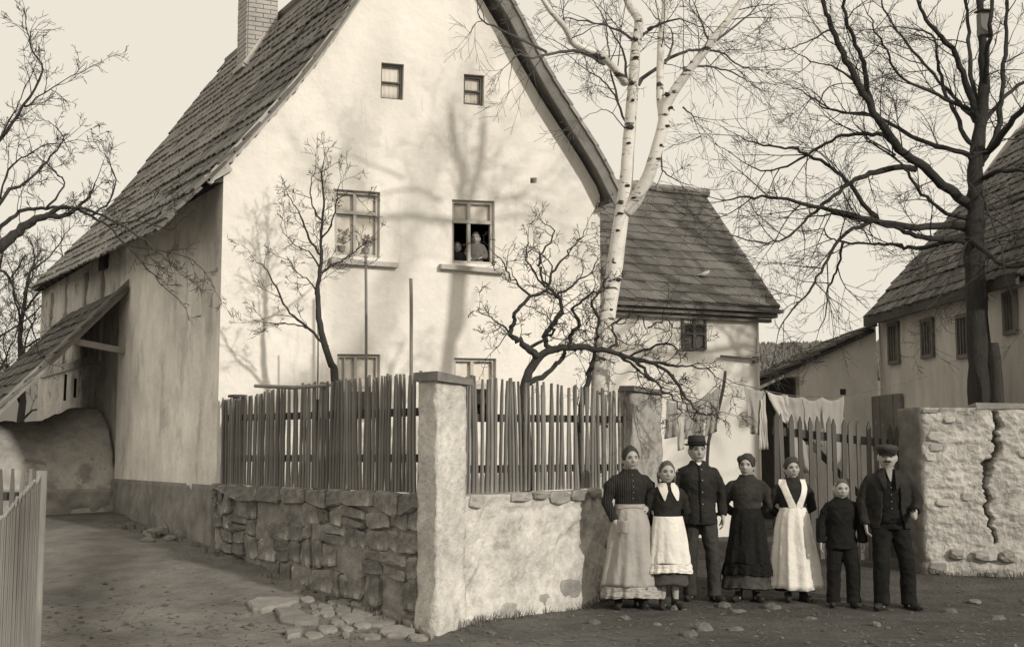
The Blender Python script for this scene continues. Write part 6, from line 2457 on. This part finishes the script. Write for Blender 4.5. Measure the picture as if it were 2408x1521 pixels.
    def trousers(s, m, stance=None, r=(.098, .075, .066), z0=.04, hip=.165):
        k = s.k
        st = stance or s.stance
        mb = MB()
        mb.loft([(.80 * k, 0, 0, hip * k, .128 * k), (.90 * k, 0, 0, hip * k, .132 * k), (1.0 * k, 0, 0, (hip - .02) * k, .12 * k), (1.04 * k, 0, 0, (hip - .03) * k, .11 * k)], 24)
        for sg in (-1, 1):
            fx_, fy_ = s.feet[sg]
            mb.tube([s.L(sg * .07, 0, .90), s.L(sg * .088, -.004 + fy_ * .15, .78), s.L(fx_ * .94, -.024 + fy_ * .7, .48), s.L(fx_ * .99, .0 + fy_ * .95, .26), s.L(fx_, .006 + fy_, .13), s.L(fx_, -.004 + fy_, z0)],
                    [.09 * k, r[0] * k, r[1] * k, r[1] * .97 * k, r[2] * 1.04 * k, r[2] * 1.1 * k], 16)
        return s.add('trousers', mb, m, .011, 1, wr=.0075)

    def patch(s, name, m, secs_grow, poly_lr, n=14, thick=.008, zs=None):
        """strip draped on the chest: poly_lr = list of (z, xl, xr) top to bottom"""
        k = s.k
        secs = [(z, x, y, rx, ry) for z, x, y, rx, ry in s.secs]
        mb = MB()

        def fn(a, b):
            f = b * (len(poly_lr) - 1); i = min(int(f), len(poly_lr) - 2); t = f - i
            z, l, r_ = [poly_lr[i][j] + (poly_lr[i + 1][j] - poly_lr[i][j]) * t for j in range(3)]
            x = (l + (r_ - l) * a) * k
            return V((x, front_y(secs, x, z * k, secs_grow * k), z * k))
        mb.sheet(fn, n, 16, (0, -1, 0), thick * k)
        return s.add(name, mb, m)

    def button(s, zs, x=0.0, grow=.03, m=M_METAL, r=.009):
        for z in zs:
            y = front_y(s.secs, x * s.k, z * s.k, grow * s.k)
            mb = MB(); mb.ball(V((x * s.k, y, z * s.k)), V((r, .005, r)) * s.k, 8, 6)
            s.add('button', mb, m)


def foot(u, v):
    p = on_ground(u, v)
    return V((p.x, p.y, gz(p.x, p.y) + .002))


def hatch_toe(u, v): return foot(u, v)


# ---- 1: smiling woman, grey apron skirt
f = foot(1478, 1430)
w1 = Person('smiling woman in dark pleated blouse and long grey ruffled apron by the wall', f, 1.63, yaw=.16, lean=(.02, .0))
w1.core(waist=.125, chest=.152, shoulder=.19)
w1.head(tx=.05, tilt=-.05, fx=1.02, fz=.98, smile=1.0)
aL = w1.arm(-1, (-.245, .0, 1.08), (-.165, -.10, .86), True, (.25, -.25, -1), (.9, .2, .1), .7)
aR = w1.arm(1, (.255, .07, 1.10), (.175, -.05, 1.035), True, (-.85, -.35, -.35), (-.2, .5, -.8), .5)
w1.finish()
w1.skirt('underskirt', M_BLACK, [(1.0, .11, .09, 0, 0), (.6, .17, .14, 0, .01), (.3, .21, .17, 0, .01), (.095, .235, .195, 0, .01)], 8, .02, 1)
w1.shoes(stance=.11)
w1.garment('blouse', M_PLEAT, [(-1, aL), (1, aR)], 1.0, .022, (.062, .056, .042), .018, hem=[(.985, 0, -.005, .142, .118)], stop=.86)
ap1 = [(1.035, .140, .120, 0, -.006), (.97, .165, .14, 0, -.005), (.80, .205, .175, .01, -.005), (.5, .25, .21, .02, 0), (.22, .288, .235, .02, 0)]
w1.skirt('apron', M_GREYAP, ap1, 7, .075, 2.2, lift=.01)
w1.skirt('apron_ruffle', M_GREYAP, [(.225, .29, .237, .02, 0), (.16, .296, .243, .02, 0), (.115, .305, .25, .02, 0)], 17, .075, .5, lift=.012)
w1.skirt('waistband', M_GREYAP, [(1.06, .147, .125, 0, -.006), (1.02, .153, .131, 0, -.006)], 5, .01, 0, lift=.012)
mb = MB(); mb.sheet(lambda a, b: w1.L(-.175 + .10 * a, -.15 - .075 * a - .035 * math.sin(a * PI) - .02 * (1 - b), .90 - .13 * b), 8, 8, (0, -1, 0), .006)
w1.add('pocket', mb, M_GREYAP)
mb = w1.hair(M_HAIR, vol=1.10, top=.62, ax=.84); mb.ball(V((0, .085, .045)) * w1.hs, V((.045, .04, .045)) * w1.hs, 14, 10)
w1.add('hair', mb, M_HAIR, head=True)
w1.button((1.36, 1.30, 1.24, 1.18, 1.12), 0, .028, r=.006)

# ---- 2: girl, white collar and apron
f = foot(1574, 1430)
w2_ = Person('girl with white pointed collar and short white apron standing in front', f, 1.49, yaw=.14, child=False, lean=(-.01, .0))
w2_.hs *= 1.06
w2_.hc.z = 1.65 * w2_.k - .113 * w2_.hs
w2_.core(waist=.128, chest=.142, shoulder=.172, stance=.075)
w2_.head(tx=-.06, tilt=.05, fx=1.05, fz=.93, nose=.8)
aL = w2_.arm(-1, (-.235, .05, 1.08), (-.13, .15, .93), True, (.8, .3, -.4), (0, 1, 0), .6)
aR = w2_.arm(1, (.235, .05, 1.08), (.13, .15, .93), True, (-.8, .3, -.4), (0, 1, 0), .6)
w2_.finish()
w2_.shoes(turn=.3, high=.36)
w2_.skirt('skirt', M_SKIRT, [(1.02, .14, .118, 0, 0), (.8, .175, .15, 0, 0), (.5, .205, .17, 0, 0), (.262, .222, .187, 0, 0)], 6, .02, .4)
w2_.garment('blouse', M_CHAR, [(-1, aL), (1, aR)], 1.0, .02, (.062, .054, .044), .01, hem=[(.985, 0, -.005, .15, .125)])
w2_.skirt('apron', M_WHITE, [(1.03, .155, .132, 0, -.005), (.9, .18, .152, 0, -.005), (.7, .212, .18, 0, -.004), (.5, .238, .2, 0, -.002)], 8, .045, 1.2, arc=(PI * 1.03, PI * 1.97), lift=.016)
w2_.skirt('apron_ruffle', M_WHITE, [(.502, .24, .202, 0, -.002), (.45, .247, .208, 0, 0), (.405, .256, .216, 0, 0)], 20, .055, .2, arc=(PI * 1.02, PI * 1.98), lift=.018)
w2_.patch('collar', M_LINEN, .032, [(1.405, -.085, -.03), (1.37, -.118, -.02), (1.31, -.112, -.022), (1.255, -.092, -.045), (1.205, -.070, -.062)])
w2_.patch('collar', M_LINEN, .032, [(1.405, .03, .085), (1.37, .02, .118), (1.31, .022, .116), (1.255, .045, .108), (1.205, .075, .098)])
mb = w2_.hair(M_HAIRM, vol=1.06, top=.62, ax=.86); mb.ball(V((0, .08, -.02)) * w2_.hs, V((.05, .035, .05)) * w2_.hs, 14, 10)
w2_.add('hair', mb, M_HAIRM, head=True)
for sg in (-1, 1):
    mb = MB(); mb.tube([V((sg * .076, .03, .0)) * w2_.hs, V((sg * .082, .005, -.04)) * w2_.hs, V((sg * .076, .0, -.105)) * w2_.hs], [.016 * w2_.hs, .014 * w2_.hs, .009 * w2_.hs], 8)
    w2_.add('braid', mb, M_HAIRM, head=True)

# ---- 3: young man in a hat
f = foot(1648, 1410)
m3 = Person('young man in dark buttoned jacket, white collar and small brimmed hat', f, 1.70, yaw=.02, lean=(-.012, .0))
m3.feet = {-1: (-.10, .05), 1: (.135, -.05)}
m3.core(waist=.150, chest=.168, shoulder=.205, hip=.15, stance=.115)
m3.head(tx=.10, tilt=-.02, fx=.98, fz=1.08)
aL = m3.arm(-1, (-.245, .02, 1.09), (-.235, -.02, .86), True, None, (1, 0, 0), .5)
aR = m3.arm(1, (.25, .02, 1.09), (.245, -.03, .85), True, None, (-1, 0, 0), .6)
m3.browm = M_HAIRM
m3.finish()
m3.shoes(turn=.35, high=.26, size=1.0)
m3.trousers(M_TROUS)
m3.garment('jacket', M_CHAR, [(-1, aL), (1, aR)], .92, .024, (.066, .058, .047), 0, hem=[(.77, 0, -.004, .192, .15), (.80, 0, -.004, .192, .15)], stop=.97)
m3.patch('jacket_front_edge', M_BLACK, .031, [(1.38, -.004, .006), (1.2, -.004, .008), (1.0, -.004, .010), (.80, -.004, .012)], n=4)
mb = MB(); mb.loft([(1.385 * m3.k, 0, -.0, .082 * m3.k, .078 * m3.k), (1.42 * m3.k, 0, -.004 * m3.k, .068 * m3.k, .066 * m3.k)], 24); m3.add('jacket_collar', mb, M_CHAR)
mb = MB(); mb.loft([(1.405 * m3.k, 0, -.004 * m3.k, .061 * m3.k, .063 * m3.k), (1.452 * m3.k, 0, -.012 * m3.k, .058 * m3.k, .062 * m3.k)], 24); m3.add('shirt_collar', mb, M_WHITE)
m3.patch('shirt_front', M_WHITE, .036, [(1.405, -.03, .035), (1.39, -.018, .024), (1.375, -.006, .012)], n=6)
m3.add('hair', m3.hair(M_HAIRM, vol=1.04, top=.46, ax=.86, man=True), M_HAIRM, head=True)
m3.button((1.33, 1.22, 1.10, .98), .022, .034, r=.0085)
hs = m3.hs
mb = MB()
mb.loft([(z * hs, 0, .0, a * hs, b * hs) for z, a, b in ((.052, .080, .098), (.058, .083, .101), (.09, .082, .099), (.125, .078, .094), (.140, .070, .086), (.143, .04, .05), (.136, .02, .06))], 32)
hat = m3.add('hat', mb, mat('felt_hat', .04, .2, 20, .4, 40), head=True)
mb = MB()
mb.loft([(z * hs, 0, -.004 * hs, a * hs, b * hs) for z, a, b in ((.050, .075, .092), (.048, .100, .120), (.058, .118, .138), (.064, .124, .142), (.066, .120, .138), (.058, .10, .12), (.060, .078, .096))], 36, lambda a, q: 1)
mb.xf(m3.M @ m3.HM).build('hat_brim', mat('felt_hat', .04), hat, smooth=True)
mb = MB(); mb.loft([(z * hs, 0, .0, a * hs, b * hs) for z, a, b in ((.060, .084, .102), (.063, .0855, .1035), (.082, .0845, .102), (.085, .083, .10))], 32)
mb.xf(m3.M @ m3.HM).build('hat_band', M_BLACK, hat, smooth=True)

# ---- 4: woman all in dark
f = foot(1758, 1411)
w4 = Person('woman in dark checked blouse and long dark skirt with puffed hair', f, 1.53, yaw=-.16, lean=(.012, .0))
w4.core(waist=.125, chest=.155, shoulder=.19)
w4.head(tx=-.22, tilt=.05, fx=1.0, fz=1.04, nose=1.15)
aL = w4.arm(-1, (-.265, .06, 1.07), (-.13, .15, .97), True, (.9, .3, -.1), (0, 1, 0), .6)
aR = w4.arm(1, (.265, .06, 1.07), (.13, .15, .97), True, (-.9, .3, -.1), (0, 1, 0), .6)
w4.finish()
w4.shoes(stance=.10, turn=.35, high=.2)
w4.skirt('skirt', M_CHAR, [(1.03, .132, .112, 0, 0), (.9, .165, .14, 0, .0), (.6, .205, .17, -.01, .01), (.14, .272, .22, -.01, .01)], 8, .045, .7)
w4.skirt('hem_band', mat('checked_hem', .065, .45, 24, .5, 50), [(.33, .246, .20, -.01, .01), (.15, .272, .22, -.01, .01)], 8, .045, .7, lift=.012)
w4.skirt('apron', M_BLACK, [(1.045, .138, .118, 0, -.005), (.9, .18, .155, 0, -.005), (.6, .228, .193, 0, -.004), (.42, .25, .21, 0, -.002)], 8, .06, 1.7, arc=(PI * 1.0, PI * 2.0), lift=.014)
w4.skirt('apron_ruffle', M_BLACK, [(.425, .252, .212, 0, -.002), (.3, .272, .227, 0, 0)], 15, .06, .4, arc=(PI * 1.0, PI * 2.0), lift=.018)
w4.garment('blouse', M_CHECK, [(-1, aL), (1, aR)], 1.0, .024, (.066, .06, .046), .012, hem=[(.99, 0, -.005, .145, .122)])
mb = w4.hair(M_HAIR, vol=1.15, top=.56, ax=.84); mb.ball(V((-.05, -.03, .06)) * w4.hs, V((.05, .05, .045)) * w4.hs, 14, 10); mb.ball(V((.045, -.02, .06)) * w4.hs, V((.05, .05, .045)) * w4.hs, 14, 10)
mb.ball(V((0, .07, .09)) * w4.hs, V((.05, .05, .04)) * w4.hs, 14, 10)
w4.add('hair', mb, M_HAIR, .009, 2, head=True)

# ---- 5: woman in a white bib apron
f = foot(1872, 1412)
w5 = Person('woman in dark blouse and full white bib apron with wide shoulder straps', f, 1.49, yaw=.05, lean=(-.015, .0))
w5.core(waist=.128, chest=.155, shoulder=.185)
w5.head(tx=.05, tilt=-.04, fx=1.06, fz=.97, nose=.9)
aL = w5.arm(-1, (-.255, .07, 1.07), (-.12, .16, .98), True, (.9, .3, -.1), (0, 1, 0), .6)
aR = w5.arm(1, (.255, .07, 1.07), (.12, .16, .98), True, (-.9, .3, -.1), (0, 1, 0), .6)
w5.finish()
w5.shoes(stance=.09, high=.2)
w5.skirt('skirt', M_BLACK, [(1.03, .125, .105, 0, 0), (.8, .165, .14, 0, .03), (.5, .2, .165, 0, .03), (.125, .24, .2, 0, .03)], 8, .02, .3)
w5.garment('blouse', M_CHAR, [(-1, aL), (1, aR)], 1.0, .022, (.064, .056, .044), .01, hem=[(.99, 0, -.005, .145, .12)])
w5.skirt('apron', M_WHITE, [(1.075, .138, .128, 0, -.01), (.98, .17, .15, 0, -.008), (.8, .205, .178, .0, -.006), (.5, .25, .215, .01, -.002), (.14, .295, .25, .02, 0)], 7, .075, 3.1, arc=(PI * .93, PI * 2.07), lift=.014)
for sg in (-1, 1):
    w5.patch('apron_strap', M_WHITE, .034, [(1.40, sg * .085, sg * .155), (1.34, sg * .088, sg * .168), (1.26, sg * .070, sg * .148), (1.18, sg * .040, sg * .120), (1.11, sg * .004, sg * .092), (1.06, -sg * .002, sg * .08)], n=10)
mb = w5.hair(M_HAIR, vol=1.13, top=.56, ax=.84); mb.ball(V((0, .085, .03)) * w5.hs, V((.05, .045, .05)) * w5.hs, 14, 10); mb.ball(V((.03, .02, .095)) * w5.hs, V((.05, .06, .03)) * w5.hs, 14, 10)
w5.add('hair', mb, M_HAIR, .009, 2, head=True)

# ---- 6: boy in black
f = foot(1982, 1424)
b6 = Person('short-haired boy in black buttoned jacket and long trousers', f, 1.30, yaw=-.08, child=True, lean=(.01, .0))
b6.feet = {-1: (-.115, .02), 1: (.135, -.04)}
b6.core(waist=.150, chest=.158, shoulder=.195, hip=.15, stance=.12)
b6.head(tx=.08, tilt=.03, fx=1.07, fz=.92, nose=.75)
aL = b6.arm(-1, (-.26, .02, 1.06), (-.275, -.02, .82), True, None, (1, 0, 0), .6)
aR = b6.arm(1, (.26, .02, 1.06), (.275, -.02, .82), True, None, (-1, 0, 0), .6)
b6.finish()
b6.shoes(high=.26, size=1.05)
b6.trousers(M_BLACK, r=(.108, .092, .085), z0=.05)
b6.garment('jacket', M_BLACK, [(-1, aL), (1, aR)], .92, .028, (.072, .066, .056), .0, hem=[(.74, 0, 0, .205, .16), (.80, 0, 0, .2, .157)], stop=1.0)
mb = MB(); mb.loft([(1.375 * b6.k, 0, .004, .088 * b6.k, .082 * b6.k), (1.415 * b6.k, 0, 0, .074 * b6.k, .072 * b6.k)], 24); b6.add('jacket_collar', mb, M_BLACK)
b6.add('hair', b6.hair(M_HAIRM, vol=1.05, top=.62, ax=.92, man=True), M_HAIRM, head=True)
b6.button((1.28, 1.15, 1.02), .012, .036, M_CHAR)

# ---- 7: man in a cap
f = foot(2103, 1430)
m7 = Person('moustached man in flat cap, open dark jacket and waistcoat beside the cracked wall', f, 1.655, yaw=-.12, lean=(-.018, .0))
m7.feet = {-1: (-.125, -.06), 1: (.155, .02)}
m7.core(waist=.165, chest=.178, shoulder=.21, hip=.155, stance=.125, belly=.02)
m7.head(tx=-.16, tilt=.03, fx=1.08, fz=1.02, nose=1.3)
aL = m7.arm(-1, (-.265, .02, 1.08), (-.25, -.04, .84), True, None, (1, 0, 0), .8)
aR = m7.arm(1, (.285, .02, 1.08), (.225, -.16, .985), True, (-.12, -.9, -.35), (-.9, .1, -.3), 1.5)
m7.browm = M_HAIRM
m7.finish()
m7.shoes(turn=.5, high=.26, size=1.05)
m7.trousers(M_BLACK, r=(.104, .082, .074))
m7.garment('waistcoat', M_BLACK, [], .92, .012, hem=[(.86, 0, -.004, .165, .14)], collar=True)
m7.patch('shirt_front', mat('grey_shirt', .3, .15, 9, .3, 30), .018, [(1.415, -.034, .036), (1.37, -.026, .030), (1.32, -.014, .018), (1.28, -.003, .005)], n=8)
mb = MB(); mb.loft([(1.40 * m7.k, 0, -.0, .064 * m7.k, .062 * m7.k), (1.432 * m7.k, 0, -.006, .058 * m7.k, .06 * m7.k)], 20); m7.add('shirt_collar', mb, mat('grey_shirt', .3))
# jacket: sleeves and back as one piece, the two fronts hang open
mb = MB()
k = m7.k


def jk(sgn):
    def fn(a, b):
        z = (1.405 - .63 * b)
        zz = z * k
        q = sec_at(m7.secs, max(zz, .86 * k))
        g = (.030 + .015 * b) * k
        gap = .30 + .42 * smooth(.0, .35, b) * .35 + .25 * smooth(.55, 1.0, b)
        a0, a1 = (-PI / 2 + sgn * gap, -PI / 2 + sgn * PI)
        ang = a0 + (a1 - a0) * a
        hem = .03 * smooth(.8, 1, b) * (1 - a)
        return V((q[1] + (q[3] + g) * math.cos(ang), q[2] + (q[4] + g) * math.sin(ang), zz + hem * k))
    return fn


for sgn in (-1, 1):
    mm = MB(); fn = jk(sgn)
    nu, nv = 26, 24
    mm.grid(fn, nu, nv); b0 = len(mm.v)

    def inner(a, b):
        p = fn(1 - a, b); return V((p.x * .93, p.y * .90, p.z))
    mm.grid(inner, nu, nv)
    w = nu + 1
    for i in range(nu):
        mm.f.append((i + 1, i, b0 + nu - i, b0 + nu - i - 1)); mm.f.append((nv * w + i, nv * w + i + 1, b0 + nv * w + nu - i - 1, b0 + nv * w + nu - i))
    for j in range(nv):
        mm.f.append((j * w, (j + 1) * w, b0 + (j + 1) * w + nu, b0 + j * w + nu)); mm.f.append(((j + 1) * w + nu, j * w + nu, b0 + j * w, b0 + (j + 1) * w))
    mb.add(mm.v, mm.f)
for sg, (sh, e, w) in ((-1, aL), (1, aR)):
    mb.tube([m7.L(sg * m7.shoulder * .42, .005, 1.31), sh - V((sg * .012 * k, 0, 0)), sh.lerp(e, .35), sh.lerp(e, .75), e, e.lerp(w, .5), w], [.06 * k, .068 * k, .070 * k, .066 * k, .064 * k, .058 * k, .052 * k], 14)
m7.add('jacket', mb, M_CHAR, .011, 1, wr=.0075)
for sg in (-1, 1):
    m7.patch('lapel', M_CHAR, .045, [(1.40, sg * .06, sg * .095), (1.35, sg * .048, sg * .120), (1.28, sg * .045, sg * .105), (1.2, sg * .045, sg * .07)], n=8)
m7.button((1.22, 1.15, 1.08, 1.01), 0, .02, r=.006)
m7.add('hair', m7.hair(M_HAIRM, vol=1.04, top=.46, ax=.86, man=True), M_HAIRM, head=True)
hs = m7.hs
mb = MB()
mb.tube([V((-.036, -.088, -.042)) * hs, V((-.018, -.101, -.035)) * hs, V((0, -.107, -.032)) * hs, V((.018, -.101, -.035)) * hs, V((.036, -.088, -.042)) * hs], [.004 * hs, .010 * hs, .009 * hs, .010 * hs, .004 * hs], 8)
m7.add('moustache', mb, M_HAIR, head=True)
mb = MB()
mb.loft([(z * hs, 0, y * hs, a * hs, b * hs) for z, y, a, b in ((.030, .008, .080, .098), (.046, .004, .084, .102), (.062, .0, .096, .114), (.080, -.004, .104, .124), (.097, -.004, .100, .118), (.112, .0, .080, .096), (.121, .0, .03, .04))], 32)
cap = m7.add('cap', mb, mat('tweed_cap', .055, .3, 24, .5, 50), head=True)
mb = MB()
mb.sheet(lambda a, b: V((.075 * math.sin((a - .5) * PI), -.085 - .008 - (.045 * b) * math.cos((a - .5) * PI) + .06 * (1 - math.cos((a - .5) * PI)), .042 - .018 * b)) * hs, 16, 4, (0, 0, -1), .006)
mb.xf(m7.M @ m7.HM).build('cap_peak', M_BLACK, cap, smooth=True)
mb = MB(); wq = aR[2]
mb.tube([wq + V((-.02, -.10, .0)), wq + V((-.03, -.135, .01))], [.007, .008], 7); mb.ball(wq + V((-.032, -.14, .02)), .014, 8, 6)
pipe = mb.xf(m7.M).build('pipe', M_BLACK, None, smooth=True)
tag(pipe, 'short dark pipe held in the capped man\'s raised fist', 'pipe')

# ---- two children looking out of the upper window
q = WINS['upper_right']
for i, (a, ht, top, m, lab) in enumerate(((.235, .80, .37, M_CHAR, 'smaller fair child low in the left pane of the upper window'), (.68, .92, .54, mat('child_grey_pinafore', .16, .2, 12, .3, 40), 'taller fair child in grey standing in the right pane of the upper window'))):
    t = quad_pt(q, a, top, -REV - .09)
    c = Person(lab, V((t.x, t.y, t.z - ht)), ht, yaw=.15 - .2 * i, child=True, group='children at the upper window')
    c.hs = c.k * 1.42
    c.hc = V((0, -.015 * c.k, 1.65 * c.k - .113 * c.hs))
    c.core(waist=.15, chest=.165, shoulder=.2, hip=.15)
    c.head(tilt=.05 * (1 - 2 * i))
    aL = c.arm(-1, (-.25, -.02, 1.06), (-.15, -.16, 1.02), True, None, (0, 0, -1), .7)
    aR = c.arm(1, (.25, -.02, 1.06), (.15, -.16, 1.02), True, None, (0, 0, -1), .7)
    c.browm = M_HAIRF
    c.finish()
    c.trousers(M_CHAR); c.shoes()
    c.garment('smock', m, [(-1, aL), (1, aR)], .92, .03, (.072, .062, .05), 0, hem=[(.7, 0, 0, .2, .17), (.8, 0, 0, .19, .165)], vox=.009)
    c.add('hair', c.hair(M_HAIRF, vol=1.05, top=.60, ax=.92, man=True), M_HAIRF, head=True)
